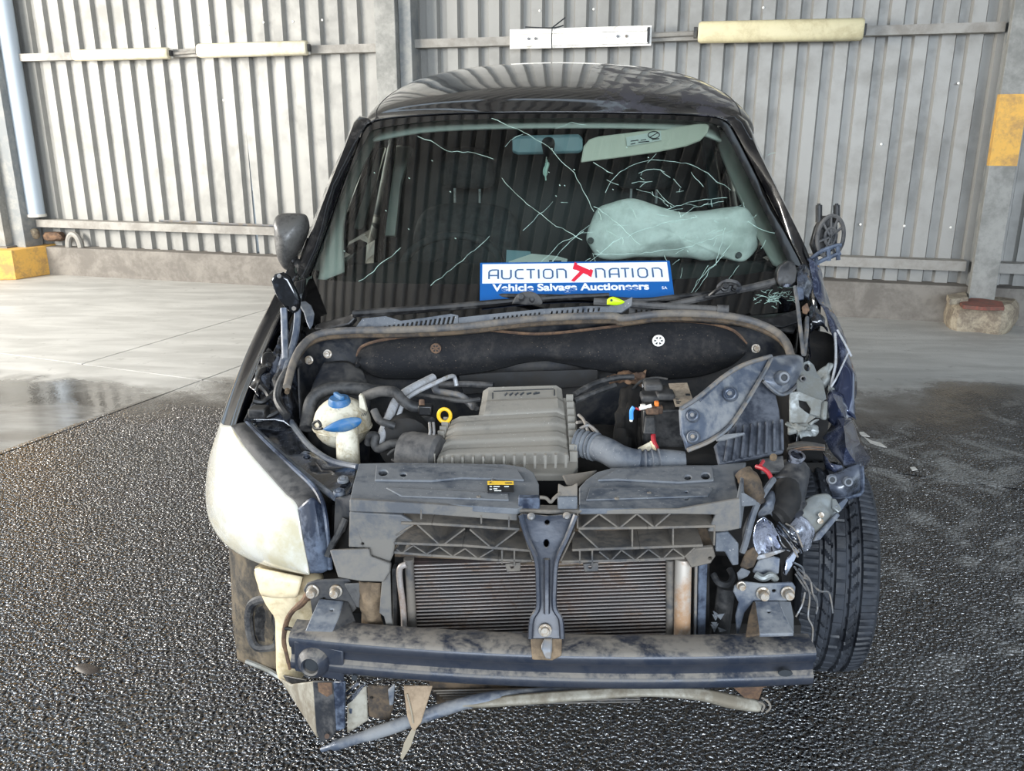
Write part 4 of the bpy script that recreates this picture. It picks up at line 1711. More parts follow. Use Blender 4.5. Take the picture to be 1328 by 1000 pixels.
clip(565, 452, 2.565, .017, MT['rust'], INS)
clip(854, 442, 2.555, .019, MT['white_plastic'], INS)
for x, y in ((980, 452), (425, 459), (401, 467)):
    g = G()
    g.lathe(p(x, y, 2.6), V((0, -1, .2)), [(0, .012), (.008, .012), (.009, .004), (.014, .003), (.014, 0)], 14)
    part('bolt', g, 'bolt')
seal = [(372, 500, 2.36), (380, 470, 2.46), (392, 447, 2.54), (412, 432, 2.6), (450, 427, 2.62), (520, 426, 2.61), (600, 422, 2.6), (700, 411, 2.58), (790, 408, 2.58), (808, 411, 2.57), (860, 405, 2.57), (920, 406, 2.58),
        (965, 412, 2.58), (1000, 425, 2.57), (1018, 440, 2.52), (1026, 462, 2.44), (1026, 482, 2.38)]
g = G()
g.tube([p(x, y + 2, Y) for x, y, Y in seal], .0125, 10, smooth=90)
SE = part('bonnet_seal', g, 'seal', label='dusty rubber bonnet seal')
g = G()
g.tube([p(x, y + 9, Y - .008) for x, y, Y in seal], .0075, 8, smooth=90)
build('seal_lip', g, MT['mud_shade'], SE)
# inner wing walls
g = G()
g.patch([[(385, 396, 2.8), (372, 440, 2.62), (352, 500, 2.44), (325, 545, 2.3)],
         [(392, 430, 2.75), (384, 470, 2.56), (376, 510, 2.42), (370, 550, 2.33)],
         [(396, 470, 2.7), (394, 520, 2.56), (392, 560, 2.44), (396, 585, 2.3)],
         [(396, 640, 2.66), (396, 640, 2.5), (396, 640, 2.4), (398, 650, 2.24)]], 20, 14, .012, 14, True, 2)
part('inner_wing', g, 'wet_metal', solid=.003)
g = G()
g.patch([[(420, 470, 2.58), (450, 468, 2.6), (470, 480, 2.58)],
         [(405, 500, 2.5), (440, 500, 2.48), (480, 510, 2.5)],
         [(398, 540, 2.42), (430, 560, 2.36), (480, 560, 2.44)],
         [(398, 640, 2.4), (430, 650, 2.34), (480, 650, 2.42)]], 16, 14)
part('suspension_tower', g, 'bulkhead', solid=.004)
g = G()
g.patch([[(1052, 398, 2.85), (1050, 440, 2.66), (1046, 480, 2.46), (1040, 520, 2.34)],
         [(1040, 430, 2.8), (1036, 470, 2.6), (1032, 520, 2.44), (1028, 560, 2.3)],
         [(1036, 640, 2.8), (1034, 640, 2.6), (1032, 640, 2.44), (1030, 650, 2.26)]], 18, 14, .012, 12, True, 9)
part('inner_wing', g, 'wet_metal', solid=.003)

# --- left wing (front fender), hinge
g = G()
g.patch([[V((-.80, 2.34, .5)), V((-.84, 2.52, .62)), V((-.885, 2.68, .62)), V((-.9, 2.82, .5)), V((-.9, 2.98, .4))],
         [(284, 575, 2.34), (304, 512, 2.5), (328, 452, 2.66), (354, 402, 2.8), (378, 358, 2.95)],
         [(296, 572, 2.28), (312, 518, 2.43), (336, 460, 2.6), (362, 405, 2.75), (386, 356, 2.93)],
         [(301, 571, 2.26), (318, 518, 2.41), (342, 460, 2.58), (366, 407, 2.74), (389, 360, 2.92)],
         [(304, 585, 2.28), (322, 532, 2.43), (346, 476, 2.6), (368, 428, 2.75), (390, 385, 2.93)]], 26, 18)
part('front_wing', g, 'paint', solid=.003, smooth=50, label='black front wing behind the headlight')
HG = empty('bonnet_hinge', p(375, 400, 2.7), VAN)
g = G()
g.plate([(x, y, 2.62) for x, y in [(351, 364), (355, 356), (365, 354), (374, 360), (382, 376), (388, 390), (387, 404), (379, 408), (371, 402), (362, 392), (355, 380)]], .03)
build('hinge_plate', g, MT['wet_metal'], HG, bevel=.01, seg=3)
for pl in ([(368, 400, 2.61), (369, 430, 2.58), (370, 466, 2.52)], [(386, 402, 2.64), (384, 430, 2.6), (376, 462, 2.54), (368, 490, 2.46)]):
    g = G()
    g.tube(P3(pl), .011, 8, smooth=10, flat=(V((0, 1, 0)), .5))
    build('hinge_link', g, MT['torn'], HG)
g = G()
g.plate([(386, 392, 2.75), (396, 390, 2.78), (404, 396, 2.76), (408, 406, 2.72), (406, 420, 2.68), (402, 426, 2.66), (398, 418, 2.68), (394, 404, 2.72)], .008)
build('hinge_bracket', g, MT['torn'], HG, bevel=.003)
for x, y in ((362, 358), (381, 400)):
    g = G()
    g.cyl(p(x, y, 2.612), p(x, y, 2.6), .007, n=10)
    build('bolt', g, MT['steel'], HG)
g = G()
g.tube(P3([(388, 470, 2.5), (372, 482, 2.44), (362, 500, 2.4), (360, 520, 2.36), (372, 540, 2.3)]), .012, 8, smooth=20)
part('drain_hose', g, 'rubber')
for pl in ([(330, 520, 2.36), (340, 522, 2.36), (352, 516, 2.38), (362, 528, 2.35)], [(328, 532, 2.32), (345, 540, 2.32), (360, 534, 2.34)], [(338, 500, 2.42), (348, 512, 2.4), (352, 530, 2.36)]):
    g = G()
    g.tube(P3(pl), .009, 7, smooth=14)
    part('loom', g, 'black_plastic')
g = G()
g.box(p(336, 534, 2.3), (.05, .05, .03))
part('connector', g, 'black_plastic', bevel=.005)

for k, (rows_, mt_) in enumerate((
        ([[(316, 545, 2.3), (330, 510, 2.42), (350, 465, 2.56), (368, 420, 2.7)], [(330, 548, 2.3), (342, 512, 2.42), (358, 470, 2.55), (374, 428, 2.68)], [(344, 552, 2.32), (352, 520, 2.42), (364, 480, 2.54), (378, 440, 2.66)]], 'wet_metal'),
        ([[(322, 500, 2.44), (334, 470, 2.54), (344, 445, 2.62)], [(330, 506, 2.41), (342, 476, 2.51), (352, 452, 2.6)], [(336, 514, 2.4), (348, 486, 2.5), (358, 462, 2.57)]], 'paint'))):
    g = G()
    g.patch(rows_, 26, 12, .01, 16, True, 3 + k)
    part('wing_gutter', g, mt_, solid=.003)

# --- upper rail with bolts beside the headlight
g = G()
g.plate([(322, 549, 2.31), (345, 543, 2.36), (372, 545, 2.37), (384, 560, 2.3), (402, 582, 2.2), (430, 600, 2.1), (462, 606, 2.02), (460, 624, 1.95), (452, 642, 1.9), (436, 644, 1.9), (404, 622, 2.0), (372, 595, 2.12), (345, 570, 2.22)], .012,
        [(398, 592, 5, 3)])
RL = part('upper_rail', g, 'wet_metal', bevel=.003, label='wet black rail beside the headlight')
for x, y, Y in ((445, 622, 1.955), (440, 638, 1.9), (396, 590, 2.15)):
    g = G()
    g.lathe(p(x, y, Y - .005), V((0, -.15, 1)), [(0, .009), (.006, .009), (.007, .004), (.013, .004), (.015, .0), (.015, -.004)], 16)
    build('bolt', g, MT['torn'], RL)
for pl in ([(374, 541, 2.37), (386, 560, 2.3), (404, 581, 2.2), (430, 598, 2.1), (464, 606, 2.02)], [(322, 550, 2.31), (345, 571, 2.22), (372, 596, 2.12), (404, 623, 2.0), (436, 646, 1.9)]):
    g = G()
    g.tube(P3(pl), .009, 8, smooth=20)
    build('rail_lip', g, MT['torn'], RL)

# --- headlight
HL = empty('headlight', p(340, 650, 2.0), VAN)
HL['label'] = 'pale headlight still mounted, glare painted into its lens'
T_ = [(299, 552, 2.2), (318, 580, 2.07), (345, 612, 1.98), (370, 640, 1.91), (386, 657, 1.87), (393, 700, 1.84), (402, 744, 1.83)]
B_ = [(286, 548, 2.32), (270, 600, 2.26), (267, 655, 2.17), (279, 690, 2.07), (305, 716, 1.99), (345, 734, 1.91), (400, 746, 1.84)]
M1 = [(290, 551, 2.24), (286, 598, 2.1), (300, 645, 1.99), (322, 672, 1.93), (345, 698, 1.87), (368, 720, 1.84), (401, 745, 1.825)]
M0 = [(287, 549, 2.29), (274, 600, 2.18), (276, 652, 2.07), (293, 685, 2.0), (318, 710, 1.93), (352, 730, 1.87), (400, 746, 1.83)]
g = G()
g.patch([T_, M1, M0, B_], 36, 18)
build('lens', g, MT['lens'], HL, solid=.004, smooth=180)
g = G()
g.patch([T_, [(310, 549, 2.2), (331, 577, 2.06), (362, 608, 1.98), (388, 636, 1.91), (402, 655, 1.865), (409, 700, 1.83), (416, 742, 1.82)],
         [(320, 547, 2.23), (347, 574, 2.1), (382, 606, 2.0), (406, 630, 1.93), (418, 654, 1.88), (424, 700, 1.85), (428, 738, 1.84)]], 36, 10)
build('lens_surround', g, MT['plastic_dark'], HL, solid=.006, smooth=50)
g = G()
g.patch([[(386, 660, 1.862), (393, 700, 1.835), (402, 743, 1.825)], [(405, 645, 1.86), (412, 690, 1.82), (418, 743, 1.815)], [(420, 658, 1.87), (426, 700, 1.84), (430, 736, 1.835)]], 16, 10)
build('surround_face', g, MT['trim_blue'], HL, solid=.006)
g = G()
g.tube(P3([(320, 549, 2.225), (347, 576, 2.09), (382, 608, 1.99), (407, 632, 1.92), (419, 656, 1.87), (425, 700, 1.84), (428, 738, 1.83)]), .007, 8, smooth=30)
build('surround_lip', g, MT['trim_blue'], HL)
g = G()
g.hexa([p(300, 575, 2.36), p(430, 640, 2.08), p(430, 730, 2.06), p(310, 700, 2.3)], [p(310, 575, 2.24), p(415, 650, 1.92), p(415, 735, 1.9), p(320, 690, 2.08)])
build('lamp_body', g, MT['black_plastic'], HL, bevel=.01)


# ================================================================ engine bay
def tubes(name, pl, r, mat, n=8, sm=18, parent=VAN, flat=None, label=None):
    g = G()
    g.tube(P3(pl), r, n, smooth=sm, flat=flat)
    return part(name, g, mat, parent, label=label)


# engine block and gearbox masses (dark, low)
g = G()
g.box(V((-.05, 2.36, .5)), (.55, .34, .3))
EN = part('engine_block', g, 'engine', bevel=.03)
g = G()
g.box(V((.0, 2.38, .68)), (.42, .26, .1))
build('cam_cover', g, MT['engine'], EN, bevel=.02)
g = G()
g.box(V((0, 2.3, .36)), (1.3, .7, .04))
part('engine_undertray', g, 'engine', smooth=0)
g = G()
g.lathe(p(526, 572, 2.26), V((.15, -1, .15)), [(0, .06), (.045, .06), (.075, .045), (.08, 0), (.08, -.1), (0, -.1)], 22)
part('alternator', g, 'engine')
g = G()
g.lathe(p(545, 590, 2.1), V((1, -.3, 0)), [(0, -.05), (.055, -.05), (.06, -.03), (.06, .05), (.05, .06), (0, .06)], 20)
part('pump_housing', g, 'plastic_dark')
for x in (557, 562):
    g = G()
    g.tube(P3([(x, 548, 2.12), (x + 1, 560, 2.1), (x - 1, 572, 2.09)]), .004, 6)
    part('hose_clamp', g, 'steel')
g = G()
g.box(p(528, 552, 2.36), (.06, .06, .08))
part('bracket_block', g, 'plastic_dark', bevel=.012)

# air box with stepped lid
AIR = empty('air_box', p(655, 560, 2.2), VAN)


def aY(y):
    return 2.03 + (594 - y) * (.34 / 92)


def lid_rows(Lp, Rp, ny, step, amp):
    rows = []
    for j in range(ny):
        t = j / (ny - 1)
        xl, yl = Lp[0][0] + (Lp[1][0] - Lp[0][0]) * t, Lp[0][1] + (Lp[1][1] - Lp[0][1]) * t
        xr, yr = Rp[0][0] + (Rp[1][0] - Rp[0][0]) * t, Rp[0][1] + (Rp[1][1] - Rp[0][1]) * t
        off = amp * (.5 + .5 * math.tanh(4 * math.sin(t * step * 2 * math.pi)))
        row = []
        for i in range(14):
            s = i / 13
            q = p(xl + (xr - xl) * s, yl + (yr - yl) * s, aY(yl + (yr - yl) * s))
            e = 1 - max(abs(s - .5) * 2 - .9, 0) * 10
            row.append(q + V((0, 0, off - .012 * (1 - e))))
        rows.append(row)
    return rows


def lid(name, Lp, Rp, ny, step, amp, drop):
    g = G()
    rows = lid_rows(Lp, Rp, ny, step, amp)
    vs_ = [[g.bm.verts.new(q) for q in r] for r in rows]
    for a, b in zip(vs_, vs_[1:]):
        for i in range(13):
            g.bm.faces.new([a[i], a[i + 1], b[i + 1], b[i]])
    loop = vs_[0] + [r[-1] for r in vs_[1:]] + vs_[-1][-2::-1] + [r[0] for r in vs_[-2:0:-1]]
    lo = [g.bm.verts.new(v_.co + V((0, -.004, -drop))) for v_ in loop]
    for i in range(len(loop)):
        k = (i + 1) % len(loop)
        g.bm.faces.new([loop[i], loop[k], lo[k], lo[i]])
    g.open = True
    return build(name, g, MT['airbox'], AIR, 30, bevel=.003)


lid('lid_front', [(566, 593), (585, 541)], [(738, 588), (733, 531)], 46, 3, .005, .05)
lid('lid_rear', [(620, 540), (626, 503)], [(733, 534), (729, 500)], 20, 1, .006, .06)
g = G()
g.plate([(557, 598, 2.015), (566, 590, 2.03), (588, 538, 2.22), (618, 534, 2.24), (624, 508, 2.33), (735, 502, 2.35), (746, 508, 2.33), (749, 540, 2.22), (750, 590, 2.04), (742, 601, 2.0), (656, 601, 2.0)], .02, d=V((0, 0, -.02)))
g.bm.verts.ensure_lookup_table()
bmesh.ops.translate(g.bm, verts=g.bm.verts[:], vec=V((0, 0, -.03)))
build('flange', g, MT['airbox'], AIR, bevel=.004)
g = G()
lo = [(560, 600, 2.04), (745, 602, 2.02), (745, 520, 2.3), (590, 540, 2.24)]
g.hexa([q + V((0, 0, -.22)) for q in P3(lo)], [q + V((0, 0, -.035)) for q in P3(lo)])
build('base', g, MT['black_plastic'], AIR, bevel=.01)
def edge_rib(c, s):
    g = G()
    g.box(c, s)
    build('edge_rib', g, MT['airbox'], AIR, 0)


for i in range(13):
    t = i / 12
    edge_rib(p(574 + (734 - 574) * t, 594 - 4 * t, 2.022) + V((0, -.006, -.012)), (.006, .016, .036))
for i in range(9):
    t = i / 8
    y = 590 - 47 * t
    edge_rib(p(564 + 19 * t, y, aY(y)) + V((-.008, 0, -.014)), (.018, .006, .036))
    y = 586 - 74 * t
    edge_rib(p(742 - 5 * t, y, aY(y)) + V((.004, 0, -.014)), (.02, .006, .03))
# recessed badge panel with dark worn lettering marks
g = G()
for a, b in (((639, 513), (639, 520)), ((719, 509), (719, 516))):
    g.tube([p(a[0], a[1], aY(a[1])) + V((0, 0, .008)), p(b[0], b[1], aY(b[1])) + V((0, 0, .008))], .0022, 5)
g.tube([p(640, 510, aY(510)) + V((0, 0, .006)), p(718, 507, aY(507)) + V((0, 0, .006))], .0015, 5)
for x, h, w_ in ((656, 3, 3), (663, 3.4, 4), (670, 3, 4), (677, 3.4, 4.5), (686, 1.6, 6), (694, 2.6, 4), (697, 1.2, 6)):
    y = 514.5 - (x - 656) * .035
    g.tube([p(x - w_ / 2, y + h / 2, aY(y)) + V((0, 0, .0075)), p(x + w_ / 2, y - h / 2, aY(y)) + V((0, 0, .0075))], .0028, 5)
build('worn_lettering', g, MT['ink_shade'], AIR)

# corrugated intake hose
g = G()
path = cr(P3([(748, 574, 2.13), (766, 578, 2.11), (785, 584, 2.08), (806, 595, 2.05), (832, 601, 2.04), (862, 600, 2.04), (888, 600, 2.04)]), 64)
rr = []
for i in range(64):
    t = i / 63
    rb = .035
    if t < .24 or .62 < t < .80:
        rb += .004 * math.sin(i * 1.9)
    if t > .82:
        rb -= .006 * (t - .82) / .18
    rr.append(rb)
g.tube(path, rr, 20)
part('intake_hose', g, 'plastic_dusty', smooth=50, label='dusty grey corrugated intake hose')

# coolant reservoir
RV = empty('coolant_reservoir', p(444, 545, 2.3), VAN)
c = p(444, 548, 2.3)
rad = 37 / F * (c - CAM).dot(FWD)
g = G()
g.ball(c, rad, 28, (1, 1, .92))
build('tank', g, MT['milk'], RV, smooth=180)
g = G()
g.tube([c + V((math.cos(a) * rad * 1.01, math.sin(a) * rad * 1.01, -.012)) for a in [6.283 * i / 32 for i in range(33)]], .003, 6, caps=False)
build('seam', g, MT['milk'], RV)
g = G()
cc = p(440, 519, 2.28)
g.lathe(cc, V((0, -.1, 1)), [(0, .008), (.027, .008), (.031, .002), (.033, -.012), (.036, -.014), (.036, -.03)], 22)
CP = build('cap', g, MT['blue_cap'], RV)
g = G()
g.box(cc + V((.0, 0, .012)), (.014, .054, .014), (V((.8, .6, 0)), V((-.6, .8, 0)), V((0, 0, 1))))
build('cap_grip', g, MT['blue_cap'], CP, bevel=.004)
g = G()
g.plate([(465, 512, 2.26), (466, 530, 2.26), (476, 535, 2.26), (470, 513, 2.26)], .02)
build('lug', g, MT['milk'], RV, bevel=.004)
g = G()
for k in range(3):
    a = p(469 + k * 2.5, 540 - k * .5, 2.235)
    g.tube([a, a + V((.003, 0, .009))], .0012, 4)
build('level_marks', g, MT['ink_shade'], RV)
# washer filler
FN = empty('washer_filler', p(452, 575, 2.17), VAN)
g = G()
a, b = p(450, 553, 2.19), p(452, 603, 2.16)
g.tube([a, a.lerp(b, .3), a.lerp(b, .32), b, b + V((0, 0, -.1))], [.03, .03, .0315, .0325, .033], 20)
build('neck', g, MT['milk'], FN)
g = G()
g.pillow([(x, y, 2.15) for x, y in [(418, 557), (430, 549), (445, 543), (462, 541), (469, 545), (464, 553), (448, 560), (428, 560)]], .012, .012, 5)
build('flip_cap', g, MT['blue_cap'], FN, smooth=60)
g = G()
g.tube(P3([(411, 557, 2.18), (416, 552, 2.17), (412, 546, 2.18), (406, 550, 2.19), (409, 556, 2.18), (418, 556, 2.16)]), .004, 6, smooth=24)
build('cap_strap', g, MT['black_plastic'], FN)

# hoses and pipes
tubes('coolant_hose', [(397, 556, 2.3), (400, 535, 2.34), (406, 517, 2.36), (422, 506, 2.38), (450, 503, 2.4), (480, 506, 2.42), (500, 508, 2.43)], .02, 'rubber', 12, 40)
tubes('coolant_hose', [(474, 514, 2.33), (492, 508, 2.3), (512, 509, 2.28), (522, 519, 2.27), (534, 527, 2.27), (546, 529, 2.27)], .0155, 'rubber', 10, 34)
tubes('coolant_hose', [(485, 532, 2.22), (492, 545, 2.2), (504, 550, 2.19), (512, 553, 2.19)], .011, 'rubber', 10, 20)
tubes('coolant_hose', [(478, 575, 2.2), (480, 566, 2.19), (487, 566, 2.18), (486, 576, 2.17), (492, 582, 2.16), (506, 576, 2.15), (530, 574, 2.14)], .0125, 'rubber', 10, 34)
tubes('ac_pipe', [(490, 580, 2.18), (497, 560, 2.22), (507, 535, 2.28), (514, 520, 2.32), (526, 509, 2.36), (548, 497, 2.42), (562, 490, 2.46)], .0135, 'alu', 12, 40, label='thick bare aluminium pipe')
tubes('ac_pipe', [(512, 553, 2.25), (518, 536, 2.28), (525, 520, 2.32), (538, 510, 2.36), (560, 499, 2.4), (582, 489, 2.44), (589, 489, 2.46), (592, 500, 2.46)], .0068, 'alu', 10, 40)
tubes('ac_pipe', [(564, 500, 2.44), (566, 507, 2.42), (580, 510, 2.4), (598, 514, 2.38), (608, 522, 2.36), (614, 528, 2.34)], .011, 'steel', 10, 34)
tubes('hose', [(540, 512, 2.38), (570, 516, 2.34), (600, 520, 2.32), (622, 518, 2.34)], .007, 'rubber', 8, 20)
tubes('hose', [(745, 512, 2.36), (770, 498, 2.42), (800, 490, 2.45), (822, 489, 2.46)], .009, 'rubber', 8, 20)
tubes('hose', [(745, 520, 2.34), (775, 508, 2.38), (798, 500, 2.41)], .009, 'rubber', 8, 20)
for pl in ([(750, 538, 2.2), (757, 545, 2.18), (763, 560, 2.15), (772, 566, 2.14)], [(748, 548, 2.18), (760, 548, 2.2), (772, 560, 2.16), (780, 566, 2.14)], [(752, 556, 2.16), (764, 552, 2.16), (776, 562, 2.14)]):
    tubes('wire', pl, .0045, 'steel', 6, 16)
tubes('wire', [(503, 590, 2.12), (512, 583, 2.12), (520, 588, 2.11), (516, 598, 2.1), (508, 596, 2.11)], .004, 'rubber', 6, 24)
tubes('hose', [(500, 540, 2.36), (520, 534, 2.36), (540, 540, 2.34), (560, 546, 2.28)], .012, 'rubber', 8, 20)
tubes('hose', [(560, 500, 2.5), (600, 498, 2.5), (640, 500, 2.48)], .01, 'plastic_dark', 8, 16)
tubes('loom', [(590, 508, 2.42), (600, 516, 2.4), (612, 520, 2.36), (618, 530, 2.32)], .008, 'rubber', 8, 20)
g = G()
g.lathe(p(512, 575, 2.28), V((.1, -.6, 1)), [(0, .03), (.03, .03), (.034, .02), (.034, -.06), (0, -.06)], 18)
part('thermostat_housing', g, 'bulkhead')
g = G()
g.patch([[(800, 505, 2.5), (815, 496, 2.5), (834, 494, 2.5)], [(796, 540, 2.4), (812, 540, 2.38), (832, 545, 2.4)], [(790, 590, 2.3), (812, 595, 2.3), (835, 600, 2.3)]], 12, 12, .02, 12, True, 12)
part('engine_loom_cover', g, 'engine', solid=.004)
# yellow dipstick
g = G()
c = p(576.5, 539, 2.2)
g.tube([c + V((math.cos(a) * .0165, 0, math.sin(a) * .019)) for a in [6.283 * i / 24 for i in range(25)]], .0052, 8, caps=False)
g.cyl(c + V((0, 0, -.02)), c + V((0, 0, -.05)), .006, n=8)
part('dipstick', g, 'yellow', label='yellow dipstick ring')
g = G()
g.box(p(552, 531, 2.25), (.04, .03, .03))
part('sensor_plug', g, 'black_plastic', bevel=.005)
g = G()
g.cyl(p(547, 526, 2.24), p(547, 519, 2.25), .008, n=10)
part('pipe_stub', g, 'rust')
g = G()
g.patch([[(795, 482, 2.52), (812, 478, 2.53), (838, 482, 2.52)], [(786, 490, 2.48), (812, 490, 2.46), (836, 492, 2.48)], [(798, 500, 2.48), (815, 498, 2.46), (830, 500, 2.48)]], 20, 14, .012, 30, True, 6)
part('rusty_bracket', g, 'rust', solid=.003)
g = G()
g.plate([(594, 486, 2.62), (640, 482, 2.62), (776, 478, 2.62), (777, 500, 2.6), (600, 512, 2.6)], .02)
part('heat_shield', g, 'engine', bevel=.004)

# battery with label and fuse plug
BT = empty('battery', p(870, 540, 2.3), VAN)
g = G()
t4 = P3([(834, 532, 2.2), (905, 530, 2.2), (892, 498, 2.36), (833, 500, 2.36)])
g.hexa([q - V((0, 0, .2)) for q in t4], t4)
build('case', g, MT['black_plastic'], BT, bevel=.006)
g = G()
g.plate([q + V((0, 0, .004)) for q in P3([(876, 529, 2.2), (901, 527, 2.2), (891, 498, 2.36), (867, 499, 2.36)])], .002)
LB = build('battery_label', g, MT['label_dirty'], BT, 0)
g = G()
for i in range(6):
    y = 515 + i * 2.1
    g.tube([p(875 + i * .4, y, 2.28 - i * .013) + V((0, -.002, .006)), p(881 + i * .4 - (i % 2) * 2, y, 2.28 - i * .013) + V((0, -.002, .006))], .0016, 4)
g.box(p(892, 514, 2.27) + V((0, 0, .005)), (.012, .012, .002))
g.box(p(874, 502, 2.35) + V((0, 0, .005)), (.012, .014, .002))
build('label_print', g, MT['ink_shade'], LB)
for x, y in ((846, 505), (842, 520), (862, 517)):
    g = G()
    g.box(p(x, y, 2.28) + V((0, 0, .012)), (.05, .06, .02))
    build('terminal_cover', g, MT['plastic_dark'], BT, bevel=.006)
g = G()
g.tube(P3([(833, 501, 2.36), (840, 500, 2.36), (851, 501, 2.35)]), .007, 8, smooth=8)
build('terminal', g, MT['alu'], BT)
tubes('battery_strap', [(820, 505, 2.4), (832, 494, 2.43), (850, 490, 2.45), (866, 492, 2.44)], .004, 'rubber', 6, 20)
g = G()
g.hexa(P3([(834, 563, 2.11), (851, 563, 2.11), (850, 540, 2.14), (837, 540, 2.14)]), P3([(834, 562, 2.15), (851, 562, 2.15), (850, 539, 2.18), (837, 539, 2.18)]))
part('fuse_plug', g, 'rubber', bevel=.004)
g = G()
g.box(p(846, 532, 2.13), (.034, .03, .018))
g.box(p(855, 531, 2.13), (.018, .02, .022))
part('plug_collar', g, 'rust', bevel=.004)
tubes('wire', [(847, 563, 2.12), (848, 573, 2.1), (852, 582, 2.09), (855, 591, 2.08)], .0065, 'red_wire', 8, 14, label='red battery wire')
tubes('wire', [(824, 529, 2.13), (829, 531, 2.13), (833, 530, 2.13)], .003, 'red_wire', 6, 10)
tubes('wire', [(819, 544, 2.13), (819, 533, 2.13), (822, 528, 2.13)], .0055, 'blue_wire', 8, 10, label='light blue cut wire')
tubes('wire', [(829, 530, 2.125), (838, 528, 2.125), (845, 526, 2.125)], .005, 'white_plastic', 8, 10)
g = G()
g.box(p(851.5, 523.5, 2.13), (.011, .016, .012))
part('wire_plug', g, 'orange', bevel=.002)
g = G()
g.box(p(834, 527, 2.128), (.014, .014, .01))
g.box(p(818.5, 545, 2.13), (.008, .008, .008))
part('wire_plug', g, 'white_plastic', bevel=.002)
g = G()
g.plate([(827, 581, 2.1), (843, 573, 2.1), (848, 593, 2.06), (833, 593, 2.06)], .006)
part('wire_tag', g, 'milk', smooth=0)
g = G()
g.plate([(843, 572, 2.1), (846, 572, 2.1), (856, 593, 2.06), (850, 593, 2.06)], .004)
part('wire_tag', g, 'cream', smooth=0)
g = G()
g.box(V((.42, 2.3, .62)), (.34, .34, .3))
part('battery_tray', g, 'engine', bevel=.02)

# ribbed black shield right of the battery
SHD = empty('ribbed_shield', p(975, 560, 2.1), VAN)
g = G()
g.plate([(927, 577, 2.04), (952, 552, 2.1), (962, 530, 2.14), (985, 494, 2.2), (1003, 496, 2.22), (1011, 532, 2.14), (1017, 586, 2.05), (933, 602, 1.99)], .015)
build('panel', g, MT['shield'], SHD, bevel=.004)
for i in range(8):
    t = i / 7
    x0, x1 = 938 + 74 * t, 946 + 66 * t
    yb = 599 - 15 * t
    g = G()
    a, b = p(x0 + 2, yb, 1.995 + .055 * t), p(x1 + 1, 552 - 10 * t + 3, 2.09 + .02 * t)
    g.tube([a + V((0, -.004, .002)), b + V((0, -.004, .002))], .0045, 6)
    build('rib', g, MT['shield'], SHD)
g = G()
g.plate([(927, 565, 2.03), (965, 561, 2.04), (966, 563, 2.04), (940, 570, 2.02), (930, 571, 2.02)], .006)
build('torn_edge', g, MT['torn'], SHD, 0)

# torn panel hanging over the bay
TP = empty('torn_panel', p(950, 520, 2.15), VAN)
TP['label'] = 'grey blue torn front panel folded back over the bay'
outl = [(883, 530, 1.99), (892, 524, 2.0), (905, 516, 2.03), (938, 489, 2.1), (965, 473, 2.16), (1000, 462, 2.24), (1001, 466, 2.24), (987, 490, 2.16), (968, 520, 2.1), (951, 546, 2.04), (924, 569, 1.99), (906, 579, 1.97), (892, 583, 1.96), (889, 570, 1.96), (885, 562, 1.97)]
g = G()
g.plate(outl, .012)
build('panel', g, MT['torn'], TP, bevel=.003)
g = G()
g.tube(P3([(883, 530, 1.985), (905, 516, 2.02), (938, 489, 2.09), (965, 473, 2.15), (1000, 462, 2.23)]), .006, 6, smooth=24)
g.tube(P3([(1000, 465, 2.23), (986, 491, 2.15), (951, 547, 2.03), (924, 570, 1.98), (892, 584, 1.95)]), .006, 6, smooth=24)
build('folded_edge', g, MT['steel'], TP)
g = G()
g.patch([[(905, 514, 2.04), (938, 487, 2.11), (964, 471, 2.17), (990, 464, 2.23)], [(908, 520, 2.02), (930, 500, 2.07), (945, 488, 2.12), (962, 474, 2.17)]], 16, 4)
build('folded_flap', g, MT['trim_blue'], TP, solid=.003)
for x, y, Y, r in ((898.5, 539, 1.985, 9), (899, 567, 1.955, 9), (947, 511, 2.06, 10)):
    g = G()
    c = p(x, y, Y)
    n = V((-.35, -.8, .5))
    s = r / F * (c - CAM).dot(FWD)
    g.lathe(c, n, [(0, .006), (s * .35, .006), (s * .4, .002), (s * .6, .004), (s * .68, .009), (s * .85, .007), (s, -.002), (s, -.008)], 20)
    g_ = build('bolt', g, MT['torn'], TP)
    g = G()
    g.lathe(c + n.normalized() * .003, n, [(0, .006), (s * .3, .006), (s * .33, 0)], 12)
    build('bolt_head', g, MT['steel'], g_)
g = G()
g.patch([[(1000, 463, 2.24), (1018, 460, 2.27), (1034, 460, 2.3), (1042, 464, 2.32)],
         [(994, 478, 2.2), (1014, 478, 2.2), (1032, 474, 2.22), (1042, 474, 2.3)],
         [(990, 492, 2.17), (1012, 498, 2.17), (1030, 492, 2.22), (1040, 484, 2.3)],
         [(998, 502, 2.17), (1013, 511, 2.18), (1024, 506, 2.22), (1034, 497, 2.28)]], 20, 16)
o = build('strut_cap', g, MT['torn'], TP, solid=.006)
g = G()
c = p(1015, 490, 2.165)
g.lathe(c, V((.1, -1, .35)), [(.008, -.004), (.009, .012), (.014, .012), (.019, .004), (.02, -.01)], 20)
build('bolt', g, MT['torn'], TP)
g = G()
g.cyl(c, c + V((0, -.008, .002)), .0085, n=14)
build('bolt_hole_shade', g, MT['ink_shade'], TP)  # dark disc in place of a bored hole's shade
g = G()
g.tube(P3([(990, 494, 2.16), (1000, 504, 2.16), (1013, 512, 2.17), (1026, 507, 2.21), (1036, 497, 2.27)]), .005, 6, smooth=20)
build('cap_lip', g, MT['steel'], TP)

# ================================================================ front end
SUP = empty('radiator_support', V((0, 1.8, .7)), VAN)
SUP['label'] = 'dusty grey plastic front carrier with triangular ribs'


